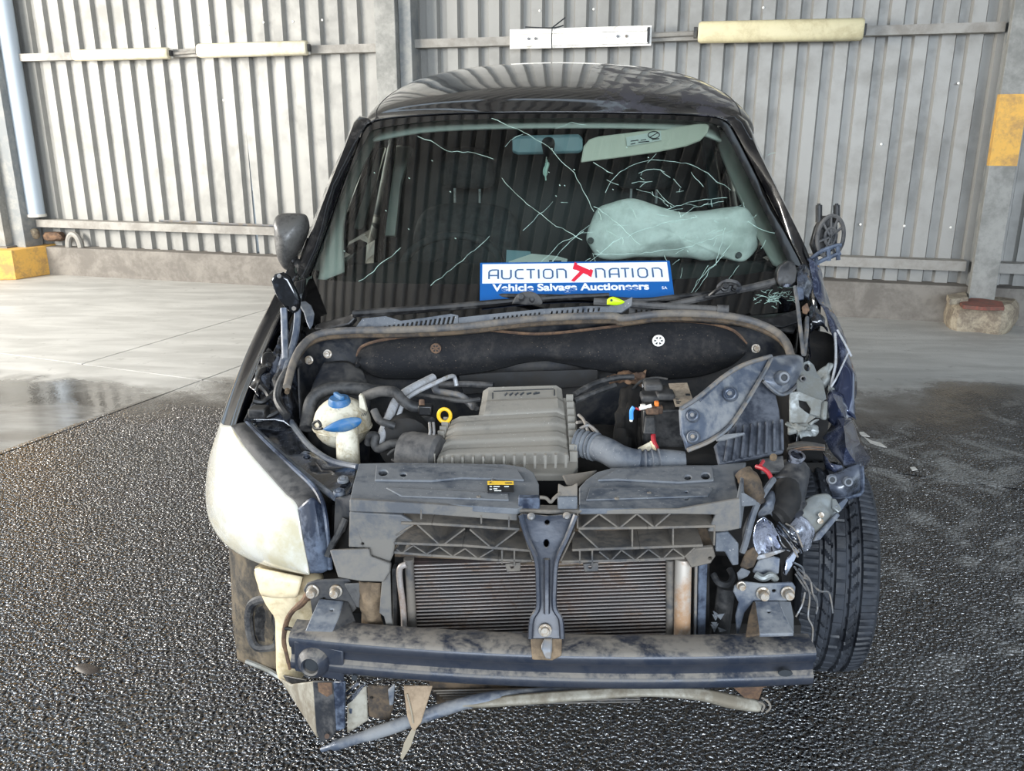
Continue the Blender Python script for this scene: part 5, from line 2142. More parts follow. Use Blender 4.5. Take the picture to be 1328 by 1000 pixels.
def slab(name, pts, thick, mat, parent, holes=(), bevel=.003, d=None, label=None):
    g = G()
    g.plate(pts, thick, holes, d)
    return build(name, g, MT[mat], parent, bevel=bevel, label=label)


zt = .805


def top(l, z=zt):
    return [pz(x, y, z) for x, y in l]


# upper plates
slab('upper_plate', top([(458, 628), (466, 601), (520, 600), (600, 601), (655, 602), (680, 606), (692, 613), (699, 628), (699, 646), (671, 660), (560, 653), (454, 648)]), .012, 'plastic_dusty', SUP,
     [(497, 613, 6, 4), (523, 615.5, 4, 2.6), (529, 641, 3, 2), (546, 644.5, 1.6, 1.2)], d=V((0, 0, -.014)))
slab('upper_plate', top([(751, 632), (760, 622), (774, 612), (792, 607), (830, 605), (887, 603), (925, 603), (945, 601), (968, 599), (963, 608), (952, 612), (955, 628), (961, 646), (926, 655), (880, 660), (751, 660)]), .012, 'plastic_dusty', SUP,
     [(892, 619, 4.5, 3.2), (915, 617, 6, 4.5), (890, 646.5, 3, 2)], d=V((0, 0, -.014)))
# raised fields on the plates
slab('raised_field', top([(488, 603), (600, 603), (672, 609), (680, 622), (600, 619), (560, 623), (486, 622)], zt + .006), .006, 'plastic_dusty', SUP, [(497, 613, 6, 4), (523, 615.5, 4, 2.6)], .002, V((0, 0, -.006)))
slab('raised_field', top([(800, 608), (885, 605), (924, 605), (926, 622), (880, 625), (800, 621), (775, 622)], zt + .006), .006, 'plastic_dusty', SUP, [(892, 619, 4.5, 3.2), (915, 617, 6, 4.5)], .002, V((0, 0, -.006)))
slab('raised_field', top([(500, 632), (660, 640), (660, 648), (520, 643)], zt + .004), .004, 'plastic_dusty', SUP, (), .002, V((0, 0, -.004)))
slab('raised_field', top([(765, 632), (925, 632), (918, 643), (760, 648)], zt + .004), .004, 'plastic_dusty', SUP, [(890, 638, 2, 1.5)], .002, V((0, 0, -.004)))
# small screw dots
for x, y in ((621, 645), (800, 647), (640, 623), (842, 640)):
    g = G()
    g.lathe(pz(x, y, zt + .003), V((0, 0, 1)), [(0, .002), (.003, .003), (.005, .002), (.006, 0)], 12)
    build('screw', g, MT['plastic_truss'], SUP)
# front lips
YF = 1.715


def strip(name, pts, Y0, Y1, t, mat='plastic_truss', parent=SUP):
    """thin wall following a pixel line, running back from Y0 to Y1"""
    g = G()
    q = [p(x, y, Y0) for x, y in pts]
    for a, b in zip(q, q[1:]):
        d = (b - a).normalized()
        n = d.cross(V((0, 1, 0))).normalized() * t / 2
        k = V((0, Y1 - Y0, 0))
        g.hexa([a - n, b - n, b + n, a + n], [a - n + k, b - n + k, b + n + k, a + n + k])
    return build(name, g, MT[mat], parent, 0, bevel=.0012, seg=1)


slab('front_face', [(453, 648, YF), (560, 654, YF), (671, 662, YF), (671, 676, YF), (560, 668, YF), (453, 664, YF)], .01, 'plastic_face', SUP)
slab('front_face', [(751, 661, YF), (880, 661, YF), (960, 647, YF), (960, 686, YF), (940, 690, YF), (918, 690, YF), (928, 668, YF), (870, 667, YF), (751, 668, YF)], .01, 'plastic_face', SUP)
slab('front_face', [(453, 664, YF + .002), (520, 668, YF + .002), (539, 679, YF + .002), (513, 700, YF + .002), (510, 720, YF + .002), (505, 731, YF + .002), (474, 728, YF + .002), (474, 711, YF + .002), (452, 710, YF + .002)], .012, 'plastic_face', SUP, [(470, 706, 2, 2)])
slab('side_wall', [(960, 647, YF), (961, 686, YF), (968, 640, YF + .2), (966, 612, YF + .2)], .008, 'plastic_dusty', SUP)
# back wall of the ribbed beam, recess shade darkened into its mud colour
YB = 1.80
slab('back_wall', [(512, 665, YB), (700, 672, YB), (700, 735, YB), (640, 727, YB), (512, 722, YB)], .01, 'mud_shade', SUP, bevel=0)
slab('back_wall', [(722, 672, YB), (750, 662, YB), (925, 664, YB), (925, 722, YB), (890, 724, YB), (722, 735, YB)], .01, 'mud_shade', SUP, bevel=0)
YR = 1.712
for pts in ([(520, 679), (560, 680), (674, 687)], [(511, 705), (600, 708), (690, 715)], [(511, 717), (560, 721), (646, 727), (690, 728)],
            [(750, 686), (840, 685), (928, 683)], [(742, 714), (830, 711), (912, 708)], [(728, 729), (830, 727), (888, 724)]):
    strip('rail', pts, YR, YB, .006)
for pts in ([(513, 695), (536, 681)], [(541, 681), (570, 707)], [(575, 707), (603, 686)], [(609, 687), (637, 711)], [(641, 711), (672, 688)], [(674, 676), (691, 727)],
            [(754, 685), (777, 667)], [(777, 667), (802, 685)], [(804, 685), (826, 667)], [(826, 667), (848, 684)], [(849, 684), (870, 666)],
            [(750, 688), (777, 713)], [(749, 664), (749, 686)], [(745, 690), (727, 728)], [(820, 686), (820, 711)], [(873, 685), (873, 710)], [(927, 684), (926, 708)],
            [(546, 661), (546, 674)], [(624, 668), (624, 680)], [(660, 670), (660, 686)]):
    strip('rib', pts, YR + .002, YB, .004)
zz = [(514, 713), (521, 718), (536, 708), (553, 719), (570, 710), (587, 722), (603, 712), (620, 725), (640, 713)]
for a, b in zip(zz, zz[1:]):
    strip('rib', [a, b], YR + .002, YB, .0035)
zz = [(777, 716), (792, 728), (806, 714), (824, 727), (841, 713), (859, 726), (873, 712), (888, 723), (901, 711)]
for a, b in zip(zz, zz[1:]):
    strip('rib', [a, b], YR + .002, YB, .0035)
for x0 in (651, 752):
    strip('rib', [(x0, 714), (x0, 732)], YR, YB, .004)
    strip('rib', [(x0 + 16, 714), (x0 + 16, 735)], YR, YB, .004)
    slab('tab', [(x0 + 4, 732, YR + .01), (x0 + 24, 730, YR + .01), (x0 + 24, 741, YR + .01), (x0 + 6, 742, YR + .01)], .008, 'plastic_truss', SUP, [(x0 + 13, 736, 2.4, 2.4)], .002)
# latch area in the middle
slab('latch_face', [(672, 646, YF + .004), (700, 646, YF + .004), (700, 661, YF + .004), (672, 661, YF + .004)], .02, 'trim_blue', SUP)
slab('latch_face', [(723, 645, YF + .004), (749, 645, YF + .004), (749, 661, YF + .004), (723, 661, YF + .004)], .02, 'plastic_dusty', SUP)
slab('latch_side', [(724, 627, YF + .02), (732, 631, YF + .02), (742, 630, YF + .02), (749, 626, YF + .02), (749, 646, YF + .01), (723, 647, YF + .01)], .008, 'plastic_truss', SUP)
slab('latch_lip', [(667, 661, YF - .004), (710, 662, YF - .004), (756, 662, YF - .004), (753, 666, YF - .004), (710, 667, YF - .004), (667, 664, YF - .004)], .03, 'plastic_truss', SUP)
tubes('catch_spring', [(700, 645, YF), (708, 646, YF), (714, 651, YF), (719, 646, YF), (726, 640, YF + .01)], .004, 'plastic_truss', 7, 18, SUP)
slab('rear_flap', [(729, 616, 1.92), (775, 609, 1.95), (768, 617, 1.93), (750, 630, 1.9), (735, 628, 1.9)], .006, 'plastic_truss', SUP)
# warning sticker
ST = slab('warning_sticker', top([(632, 624.5), (666, 624.5), (666.5, 638), (632.5, 639)], zt + .0075), .0015, 'label_black', SUP, (), 0, V((0, 0, -.0015)))
slab('sticker_band', top([(632, 623.8), (666, 623.8), (666.2, 628.2), (632.2, 628.2)], zt + .0085), .0008, 'label_yellow', ST, (), 0, V((0, 0, -.0008)))
g = G()
for x, y, l in ((635, 631, 3), (640, 631, 8), (654, 631, 6), (635, 634.5, 3), (640, 634, 5), (641, 636.5, 9)):
    g.tube([pz(x, y, zt + .009), pz(x + l, y, zt + .009)], .001, 4)
build('sticker_print', g, MT['paper'], ST)
g = G()
g.tube([pz(635, 626.5, zt + .0095), pz(637, 625.2, zt + .0095)], .0014, 4)
g.tube([pz(655, 626.4, zt + .0095), pz(664, 626.2, zt + .0095)], .0012, 4)
build('sticker_print', g, MT['ink_shade'], ST)

# centre stay
CSY = empty('centre_stay', p(708, 740, 1.68), VAN)
CSY['label'] = 'black pressed steel stay from the carrier to the bumper beam'
g = G()
Yc = 1.69
g.plate([(675, 666, Yc), (710, 669, Yc), (746, 666, Yc), (748, 672, Yc), (734, 700, Yc - .01), (722, 728, Yc - .02), (719, 760, Yc - .03), (719, 790, Yc - .045), (722, 798, Yc - .05), (729, 806, Yc - .055), (729, 829, Yc - .07), (688, 829, Yc - .07),
         (688, 806, Yc - .055), (694, 798, Yc - .05), (698, 790, Yc - .045), (698, 760, Yc - .03), (696, 728, Yc - .02), (684, 700, Yc - .01), (674, 672, Yc)], .006,
        [(709.5, 677.5, 3, 3), (708.5, 705, 3.2, 5)])
build('stay', g, MT['beam'], CSY, bevel=.002)
for s in (0, 1):
    l = [(675, 668), (684, 698), (696, 727), (698, 760), (698, 788), (690, 803), (688, 828)] if s == 0 else [(747, 668), (735, 698), (722, 727), (719, 760), (719, 788), (727, 803), (729, 828)]
    g = G()
    g.tube([p(x, y, Yc - .012 - .07 * (y - 668) / 160) for x, y in l], .006, 6, smooth=24)
    build('stay_flange', g, MT['beam'], CSY)
g = G()
g.tube([p(709, 725, Yc - .026), p(709, 760, Yc - .036), p(709, 796, Yc - .055)], .007, 6, smooth=10)
build('stay_rib', g, MT['beam'], CSY)
for x, y in ((689, 670), (735, 669)):
    g = G()
    g.lathe(p(x, y, Yc - .005), V((0, -1, .1)), [(0, .004), (.005, .005), (.007, .003), (.009, 0)], 12)
    build('bolt', g, MT['steel'], CSY)
g = G()
g.lathe(p(707, 817, Yc - .068), V((0, -1, .15)), [(0, .012), (.009, .012), (.010, .005), (.0145, .004), (.0145, 0)], 18)
build('bolt', g, MT['bolt'], CSY)
slab('stay_foot', [(688, 827, 1.625), (729, 827, 1.625), (728, 850, 1.597), (716, 856, 1.592), (690, 855, 1.592)], .008, 'mud', CSY)
g = G()
g.patch([[(706, 828, 1.615), (716, 828, 1.615)], [(702, 840, 1.6), (716, 842, 1.6)], [(708, 854, 1.588), (714, 855, 1.588)]], 5, 8)
build('stay_tongue', g, MT['steel'], CSY, solid=.003)

# condenser
CD = empty('condenser', p(700, 780, 1.8), VAN)
CD['label'] = 'air conditioning condenser with dark core and thin bright fins'
YC = 1.80
g = G()
g.plate([(530, 728, YC + .02), (870, 722, YC + .02), (872, 850, YC + .02), (532, 850, YC + .02)], .03)
build('core', g, MT['fin_dark'], CD, 0)
g = G()
k = 0
y = 731.0
while y < 848:
    a, b = p(536, y + 2.5, YC), p(866, y - 9.5, YC)
    for i in range(1):
        d = (b - a).normalized()
        g.box((a + b) / 2, ((b - a).length, .004, .0018), (d, V((0, 1, 0)), d.cross(V((0, 1, 0))) * -1))
    y += 4.55
o = build('cooling_fins', g, MT['fin'], CD, 0)
o['kind'] = 'stuff'
g = G()
g.cyl(p(530.5, 727, YC - .01), p(537, 850, YC - .01), .0105, n=14)
g.cyl(p(530.5, 729, YC - .01), p(530.3, 724, YC - .01), .0125, n=14)
build('header_tank', g, MT['plastic_truss'], CD)
g = G()
g.cyl(p(869, 726, YC - .005), p(869, 850, YC - .005), .010, n=14)
build('header_tank', g, MT['plastic_truss'], CD)
tubes('inlet_pipe', [(527, 732, YC - .02), (520, 735, YC - .02), (518, 742, YC - .02), (519, 758, YC - .02), (523, 790, YC - .02), (525, 830, YC - .02)], .0075, 'fin', 10, 30, CD)
g = G()
a, b = p(886, 724, YC - .02), p(884, 850, YC - .02)
g.tube([a, a.lerp(b, .02), b], [.017, .0195, .0195], 18)
build('receiver_bottle', g, MT['receiver'], CD)
RD = empty('radiator', p(720, 800, 1.86), VAN)
g = G()
g.plate([(512, 722, 1.88), (920, 722, 1.88), (920, 870, 1.88), (512, 870, 1.88)], .05)
build('radiator_core', g, MT['engine'], RD, 0)
slab('side_strip', [(901, 728, 1.82), (905, 728, 1.82), (903, 850, 1.82), (899, 850, 1.82)], .02, 'steel', RD, bevel=.002)
slab('side_strip', [(906, 728, 1.82), (918, 726, 1.82), (914, 850, 1.82), (904, 850, 1.82)], .03, 'trim_blue', RD, bevel=.003)
slab('side_strip', [(508, 738, 1.84), (514, 738, 1.84), (516, 850, 1.84), (510, 850, 1.84)], .03, 'plastic_dark', RD, bevel=.003)
# side guides, left
slab('air_guide', [(427, 714, 1.72), (478, 712, 1.7), (480, 722, 1.7), (506, 731, 1.7), (505, 742, 1.69), (497, 755, 1.69), (466, 754, 1.69), (438, 749, 1.7)], .012, 'plastic_face', SUP)
slab('air_guide', [(497, 735, 1.705), (506, 732, 1.705), (508, 800, 1.72), (512, 822, 1.72), (503, 822, 1.72), (498, 800, 1.715), (492, 795, 1.71)], .01, 'plastic_face', SUP)
g = G()
g.patch([[(466, 755, 1.74), (480, 756, 1.75), (494, 756, 1.74)], [(466, 780, 1.74), (480, 778, 1.72), (494, 780, 1.74)], [(468, 800, 1.745), (482, 800, 1.725), (496, 802, 1.745)], [(470, 822, 1.75), (484, 822, 1.74), (500, 822, 1.75)]], 14, 18, .006, 30, seed=3)
part('mud_caked_bracket', g, 'mud', solid=.005)
slab('black_web', [(446, 758, 1.74), (466, 757, 1.74), (470, 790, 1.75), (462, 788, 1.75)], .006, 'plastic_dark', VAN)
# right broken end of the carrier
slab('torn_end', [(928, 692, 1.73), (944, 690, 1.73), (958, 706, 1.73), (958, 733, 1.73), (950, 734, 1.73), (940, 716, 1.73), (928, 716, 1.73)], .012, 'plastic_dusty', SUP)
slab('torn_end', [(888, 722, 1.75), (902, 712, 1.74), (925, 710, 1.74), (928, 722, 1.75), (922, 731, 1.75), (896, 737, 1.75)], .012, 'plastic_truss', SUP, [(921, 725, 2.5, 2.5)])
slab('torn_end', [(958, 640, 1.76), (966, 640, 1.76), (982, 650, 1.78), (982, 656, 1.78), (960, 658, 1.76)], .008, 'plastic_dusty', SUP)
tubes('hose', [(925, 745, 1.84), (932, 756, 1.82), (944, 758, 1.82), (950, 748, 1.84), (946, 738, 1.86)], .008, 'rubber', 8, 24)
g = G()
g.cyl(p(942, 760, 1.86), p(934, 824, 1.86), .022, n=14)
part('duct_pipe', g, 'rubber')
for k in range(6):
    x, y = 922 + rnd.random() * 10, 790 + rnd.random() * 30
    slab('plastic_shard', [(x, y, 1.79), (x + rnd.uniform(5, 12), y + rnd.uniform(-6, 6), 1.8), (x + rnd.uniform(2, 8), y + rnd.uniform(5, 12), 1.79)], .003, 'plastic_dusty', SUP, bevel=0)

# crash boxes
for side in (0, 1):
    CB = empty('crash_box', p(435 if side == 0 else 1000, 790, 1.72), VAN)
    if side == 0:
        slab('mount_plate', [(393, 766, 1.76), (398, 757, 1.76), (410, 753, 1.76), (452, 751, 1.76), (458, 760, 1.76), (462, 790, 1.76), (452, 800, 1.76), (405, 800, 1.76), (402, 778, 1.76)], .008, 'bulkhead', CB, [(420, 777, 2, 1.4)])
        slab('box_top', [(414, 776, 1.755), (446, 779, 1.755), (440, 800, 1.7), (430, 822, 1.66), (394, 822, 1.66), (404, 798, 1.7)], .01, 'torn', CB, [(430, 791, 2, 1.4)])
        slab('box_side', [(446, 779, 1.755), (452, 780, 1.76), (468, 822, 1.7), (430, 822, 1.66), (440, 800, 1.7)], .006, 'bulkhead', CB)
        bl = ((406, 766), (436, 766))
    else:
        slab('mount_plate', [(951, 768, 1.76), (953, 760, 1.76), (964, 755, 1.76), (990, 758, 1.76), (1028, 756, 1.76), (1032, 762, 1.76), (1031, 774, 1.76), (1020, 780, 1.76), (978, 780, 1.76), (966, 795, 1.76), (956, 830, 1.76), (954, 800, 1.76), (958, 782, 1.76)], .008, 'torn', CB,
             [(1004, 767, 2.6, 2.2)])
        slab('box_top', [(978, 779, 1.755), (1010, 779, 1.755), (1016, 795, 1.72), (1030, 822, 1.66), (985, 823, 1.66)], .01, 'torn', CB, [(997, 793, 2, 1.4)])
        slab('box_side', [(976, 780, 1.755), (979, 780, 1.75), (986, 823, 1.66), (966, 826, 1.68), (970, 800, 1.72)], .006, 'mud_shade', CB)
        slab('box_edge', [(1010, 779, 1.755), (1026, 780, 1.77), (1030, 800, 1.76), (1030, 822, 1.7), (1016, 795, 1.72)], .006, 'plastic_dusty', CB)
        bl = ((989, 769), (1021, 768), (961, 759))
    for x, y in bl:
        g = G()
        big = (x, y) != (961, 759)
        s = 1 if big else .7
        g.lathe(p(x, y, 1.757), V((0, -1, .1)), [(0, .024 * s), (.0095 * s, .024 * s), (.0115 * s, .02 * s), (.0115 * s, .006), (.0155 * s, .005), (.0155 * s, 0)], 6 if False else 16)
        build('bolt', g, MT['bolt'], CB)

# bumper beam
BM = empty('bumper_beam', V((0, 1.64, .46)), VAN)
BM['label'] = 'bare dark bumper beam with mud on top'
g = G()
secs = []
for i in range(49):
    x = -.588 + 1.176 * i / 48
    u = x / .588
    Y = 1.6 + .045 * u * u
    zc = .004 * (1 - u * u)
    taper = 0 if abs(u) < .93 else (abs(u) - .93) / .07
    sec = [(.085 - .02 * taper, .503), (.07, .507), (.012, .508), (.002, .502), (0, .492), (.004, .478), (.013, .470), (.013, .452), (.004, .446), (0, .440), (0, .426), (.006, .418), (.07, .414), (.07, .422), (.02, .428), (.02, .49), (.08, .495)]
    secs.append([g.bm.verts.new(V((x, Y + dy, z + zc - (.0 if z > .46 else 0)))) for dy, z in sec])
for a, b in zip(secs, secs[1:]):
    m = len(a)
    for k in range(m):
        g.bm.faces.new([a[k], a[(k + 1) % m], b[(k + 1) % m], b[k]])
g.bm.faces.new(secs[0][::-1])
g.bm.faces.new(secs[-1])
build('beam', g, MT['beam'], BM, 50)
slab('end_plate', [(381, 832, 1.642), (400, 834, 1.64), (445, 845, 1.63), (446, 884, 1.63), (420, 879, 1.636), (382, 870, 1.642)], .006, 'beam', BM, [(407, 861, 9, 9)])
g = G()
c = p(406, 860, 1.632)
g.lathe(c, V((-.1, -1, .1)), [(.0175, -.02), (.0175, .016), (.021, .02), (.029, .012), (.036, .002), (.037, -.004)], 26)
build('tow_socket', g, MT['beam'], BM)
g = G()
g.cyl(c + V((0, .01, 0)), c + V((0, -.006, 0)), .0178, n=20)
build('socket_bore_shade', g, MT['ink_shade'], BM)  # dark plug painting the shade inside the socket
for x, y, rx, ry, Y in ((460, 878, 4, 4, 1.62), (1018, 872, 9, 4.5, 1.625)):
    g = G()
    c = p(x, y, Y)
    sx, sz = rx / 575, ry / 575 * 1.05
    q = [c + V((math.copysign(max(abs(math.cos(a)) * sx - 0, 0), math.cos(a)), -.004, math.sin(a) * sz)) for a in [6.283 * i / 20 for i in range(20)]]
    g.hexa(q, [a + V((0, .004, 0)) for a in q])
    build('beam_hole_shade', g, MT['ink_shade'], BM)  # dark ellipses laid on the beam as the shade of openings

# ---------------------------------------------------------------- below the beam
LW = empty('lower_crossmember', p(700, 920, 1.72), VAN)
LW['label'] = 'bent pale lower crossmember hanging under the beam'
g = G()
g.tube(P3([(418, 972, 1.70), (450, 962, 1.69), (510, 943, 1.68), (560, 925, 1.69), (620, 908, 1.70), (680, 900, 1.72), (760, 896, 1.73)]), [.008, .015, .018, .018, .017, .015, .013], 12, smooth=40, flat=(V((0, 0, 1)), .75))
build('tube', g, MT['torn'], LW)
g = G()
g.patch([[(418, 960, 1.69), (500, 938, 1.67), (560, 918, 1.68), (620, 902, 1.69)], [(424, 974, 1.685), (505, 950, 1.665), (565, 930, 1.675), (624, 913, 1.685)]], 20, 4)
g = G()
g.patch([[(600, 909, 1.70), (680, 900, 1.70), (760, 894, 1.71), (840, 890, 1.72), (910, 893, 1.72), (960, 903, 1.71), (990, 910, 1.71)],
         [(600, 916, 1.68), (680, 911, 1.68), (760, 905, 1.69), (840, 901, 1.70), (910, 905, 1.70), (950, 914, 1.69), (986, 922, 1.69)],
         [(610, 919, 1.69), (680, 915, 1.69), (760, 909, 1.70), (840, 904, 1.71), (905, 909, 1.71), (945, 919, 1.70), (980, 924, 1.70)]], 34, 8)
build('lip', g, MT['undertray'], LW, solid=.012, smooth=60)
g = G()
for i in range(7):
    y = 893 + i * 3.2
    g.tube([p(562 + i * 4, y + 3, 1.76), p(700, y, 1.76), p(830, y - 2, 1.77)], .0022, 5)
o = build('lower_fins', g, MT['plastic_truss'], LW)
o['kind'] = 'stuff'
slab('lower_core', [(556, 884, 1.775), (840, 884, 1.785), (840, 896, 1.785), (700, 912, 1.775), (570, 920, 1.775)], .02, 'mud_shade', LW, bevel=0)
slab('bracket', [(952, 893, 1.66), (1000, 884, 1.66), (1022, 878, 1.67), (1020, 884, 1.67), (990, 892, 1.66), (984, 908, 1.68), (965, 905, 1.68)], .01, 'rust', LW, [(998, 888.5, 5, 1.8)])
tubes('wire', [(988, 905, 1.7), (996, 910, 1.69), (999, 918, 1.69), (993, 924, 1.69)], .0025, 'steel', 6, 16, LW)
tubes('wire', [(984, 910, 1.7), (991, 915, 1.69), (988, 923, 1.69)], .0025, 'steel', 6, 12, LW)

HB = empty('hanging_bracket', p(430, 920, 1.7), VAN)
slab('plate', [(405, 884, 1.71), (432, 884, 1.70), (433, 898, 1.70), (436, 946, 1.68), (430, 958, 1.68), (416, 964, 1.69), (410, 950, 1.70)], .008, 'plastic_dark', HB, [(424, 890, 1.6, 1.6), (418, 893, 1.4, 1.4), (428, 893, 1.4, 1.4), (423, 896, 1.4, 1.4)])
slab('flange', [(432, 884, 1.70), (447, 884, 1.69), (446, 946, 1.675), (436, 949, 1.68)], .008, 'trim_blue', HB)
slab('foil_sticker', [(412, 886, 1.703), (430, 886, 1.695), (431, 900, 1.695), (424, 904, 1.698), (413, 897, 1.702)], .002, 'rust', HB, bevel=0)
g = G()
g.cyl(p(424, 955, 1.68), p(424, 955, 1.67), .006, n=10)
build('bolt', g, MT['rust'], HB)
slab('pale_plate', [(450, 905, 1.73), (475, 890, 1.74), (477, 935, 1.72), (450, 952, 1.72)], .006, 'undertray', VAN)
for l in ([(448, 898), (462, 886), (466, 887), (450, 902)], [(450, 908), (468, 889), (474, 888), (458, 908), (450, 914)]):
    slab('bright_shard', [(x, y, 1.72) for x, y in l], .004, 'chrome', VAN, bevel=0)
slab('mud_plate', [(476, 890, 1.75), (506, 890, 1.75), (510, 916, 1.74), (505, 936, 1.73), (478, 930, 1.73)], .008, 'mud_shade', VAN, [(482, 905, 2, 1.4)])
slab('dark_slot', [(452, 919, 1.725), (474, 919, 1.73), (474, 925, 1.728), (453, 926, 1.724)], .004, 'trim_blue', VAN)
slab('blue_strut', [(503, 896, 1.73), (512, 888, 1.73), (510, 915, 1.73), (505, 916, 1.73)], .01, 'torn', VAN)
FL = slab('torn_flap', [(523, 890, 1.655), (561, 890, 1.655), (556, 906, 1.65), (546, 938, 1.64), (537, 949, 1.635), (533, 944, 1.635), (528, 930, 1.64)], .006, 'cardboard', VAN, bevel=.002, label='tan flap hanging under the beam')
tubes('flap_crease', [(528, 900, 1.648), (533, 920, 1.64), (536, 938, 1.634)], .002, 'stick', 5, 8, FL)
slab('hanging_strip', [(534, 946, 1.64), (540, 946, 1.64), (533, 968, 1.635), (522, 986, 1.63), (519, 983, 1.63), (524, 964, 1.635)], .004, 'stick', VAN, bevel=.001)
slab('hanging_strip', [(533, 948, 1.645), (529, 966, 1.64), (522, 974, 1.64), (526, 956, 1.645)], .003, 'black_plastic', VAN, bevel=0)

# washer tank, wheel liner and tray corner, left
WT = empty('washer_tank', p(375, 800, 1.95), VAN)
WT['label'] = 'cream washer tank under the headlight'
g = G()
g.pillow([(x, y, 1.96) for x, y in [(331, 735), (360, 738), (396, 744), (417, 748), (416, 772), (414, 800), (404, 840), (396, 872), (384, 884), (363, 876), (360, 830), (358, 792), (345, 772), (336, 752)]], .05, .06, 6, pw=.35)
build('tank', g, MT['cream'], WT, smooth=60)
g = G()
g.patch([[(330, 738, 1.9), (360, 743, 1.88), (392, 749, 1.88)], [(336, 766, 1.89), (358, 772, 1.87), (386, 772, 1.87)], [(340, 773, 1.91), (360, 776, 1.9), (384, 775, 1.9)]], 12, 6)
build('tank_step', g, MT['cream'], WT, solid=.02)
tubes('loom', [(402, 770, 1.8), (392, 782, 1.82), (380, 792, 1.84), (372, 806, 1.86), (368, 830, 1.86), (372, 850, 1.86), (376, 868, 1.86)], [.012, .009, .007, .007, .006, .005, .004], 'rust', 8, 34, label='taped wiring loom')
tubes('loom', [(370, 815, 1.855), (378, 816, 1.85), (386, 822, 1.84)], .005, 'black_plastic', 6, 12)
WL = empty('wheel_liner', p(330, 800, 2.1), VAN)
g = G()
g.patch([[(296, 700, 2.12), (318, 712, 2.04), (345, 730, 2.0), (372, 740, 1.99)],
         [(299, 760, 2.12), (320, 765, 2.04), (345, 770, 2.0), (372, 775, 1.99)],
         [(303, 820, 2.1), (325, 825, 2.04), (345, 828, 2.0), (372, 830, 1.99)],
         [(308, 855, 2.09), (330, 866, 2.04), (346, 872, 2.0), (372, 880, 1.99)]], 16, 18, .004, 12)
build('liner', g, MT['liner'], WL, solid=.006, smooth=60)
g = G()
ov = [(322, 800), (326, 784), (340, 777), (358, 778), (360, 800), (360, 834), (346, 840), (332, 838), (325, 824)]
g.tube(cr([p(x, y, 2.005 + (345 - x) * .0007) for x, y in ov + [ov[0]]], 40), .012, 8, caps=False)
build('moulded_ring', g, MT['plastic_dark'], WL)
slab('liner_recess', [(x, y, 2.0 + (345 - x) * .0007) for x, y in [(330, 800), (334, 788), (344, 784), (357, 785), (357, 830), (346, 833), (336, 831), (331, 822)]], .004, 'black_plastic', WL, bevel=0)
tubes('liner_lip', [(320, 858, 2.03), (345, 868, 1.99), (362, 878, 1.96), (372, 884, 1.93)], .007, 'bracket', 6, 14, WL)
slab('tray_corner', [(362, 880, 1.9), (376, 888, 1.84), (406, 884, 1.76), (409, 930, 1.74), (411, 958, 1.73), (396, 934, 1.78), (378, 905, 1.84)], .008, 'undertray', VAN)
slab('tray_tab', [(366, 876, 1.88), (398, 882, 1.82), (397, 888, 1.82), (374, 889, 1.86)], .008, 'black_plastic', VAN)
# black sheet standing in for shade between headlight and carrier; hose and gusset
slab('gap_shade_sheet', [(430, 655, 1.95), (456, 650, 1.86), (454, 715, 1.84), (432, 735, 1.93)], .01, 'engine', VAN)
tubes('hose', [(448, 672, 1.84), (440, 690, 1.83), (430, 708, 1.83), (424, 722, 1.82)], .008, 'rubber', 8, 14)
slab('corner_gusset', [(434, 646, 1.89), (458, 640, 1.88), (458, 655, 1.86), (446, 690, 1.86), (432, 700, 1.87)], .006, 'bulkhead', VAN)


# ================================================================ crushed right-hand side
def sheetm(name, rows, mat, nu=22, nv=18, amp=.015, sc=9, seed=0, solid=.0025, ridged=True, parent=VAN, label=None, smooth=50):
    g = G()
    g.patch(rows, nu, nv, amp, sc, ridged, seed)
    return build(name, g, MT[mat], parent, smooth, solid=solid, label=label)


RW = empty('crushed_wing', p(1085, 500, 2.5), VAN)
RW['label'] = 'crumpled black front wing folded over the tyre'
sheetm('wing_skin', [[(1048, 335, 2.95), (1056, 380, 2.8), (1080, 430, 2.62), (1085, 480, 2.5), (1073, 520, 2.4)],
                     [(1056, 342, 2.93), (1068, 390, 2.78), (1087, 432, 2.6), (1093, 480, 2.46), (1088, 530, 2.36)],
                     [(1062, 352, 2.94), (1076, 400, 2.8), (1094, 440, 2.62), (1105, 485, 2.46), (1100, 535, 2.34)],
                     [(1064, 372, 3.0), (1080, 430, 2.85), (1098, 470, 2.7), (1109, 505, 2.52), (1106, 545, 2.36)]], 'paint_crumpled', 34, 24, .010, 7, 1, parent=RW, smooth=70)


def facets(name, pts, faces, mat, parent, cuts=3, amp=.003, sc=14, seed=0, solid=.0025):
    """folded sheet metal: flat facets between hand placed creases, slightly buckled"""
    g = G()
    vs_ = {k: g.bm.verts.new(p(*q)) for k, q in pts.items()}
    for f in faces:
        g.bm.faces.new([vs_[k] for k in f])
    bmesh.ops.triangulate(g.bm, faces=g.bm.faces[:])
    bmesh.ops.subdivide_edges(g.bm, edges=g.bm.edges[:], cuts=cuts, use_grid_fill=True)
    so = V((seed, seed * 2.1, 0))
    for v_ in g.bm.verts:
        v_.co += V((noise.noise(v_.co * sc + so), noise.noise(v_.co * sc - so), noise.noise(v_.co * sc + so * 3))) * amp
    g.open = True
    return build(name, g, MT[mat], parent, 50, solid=solid)


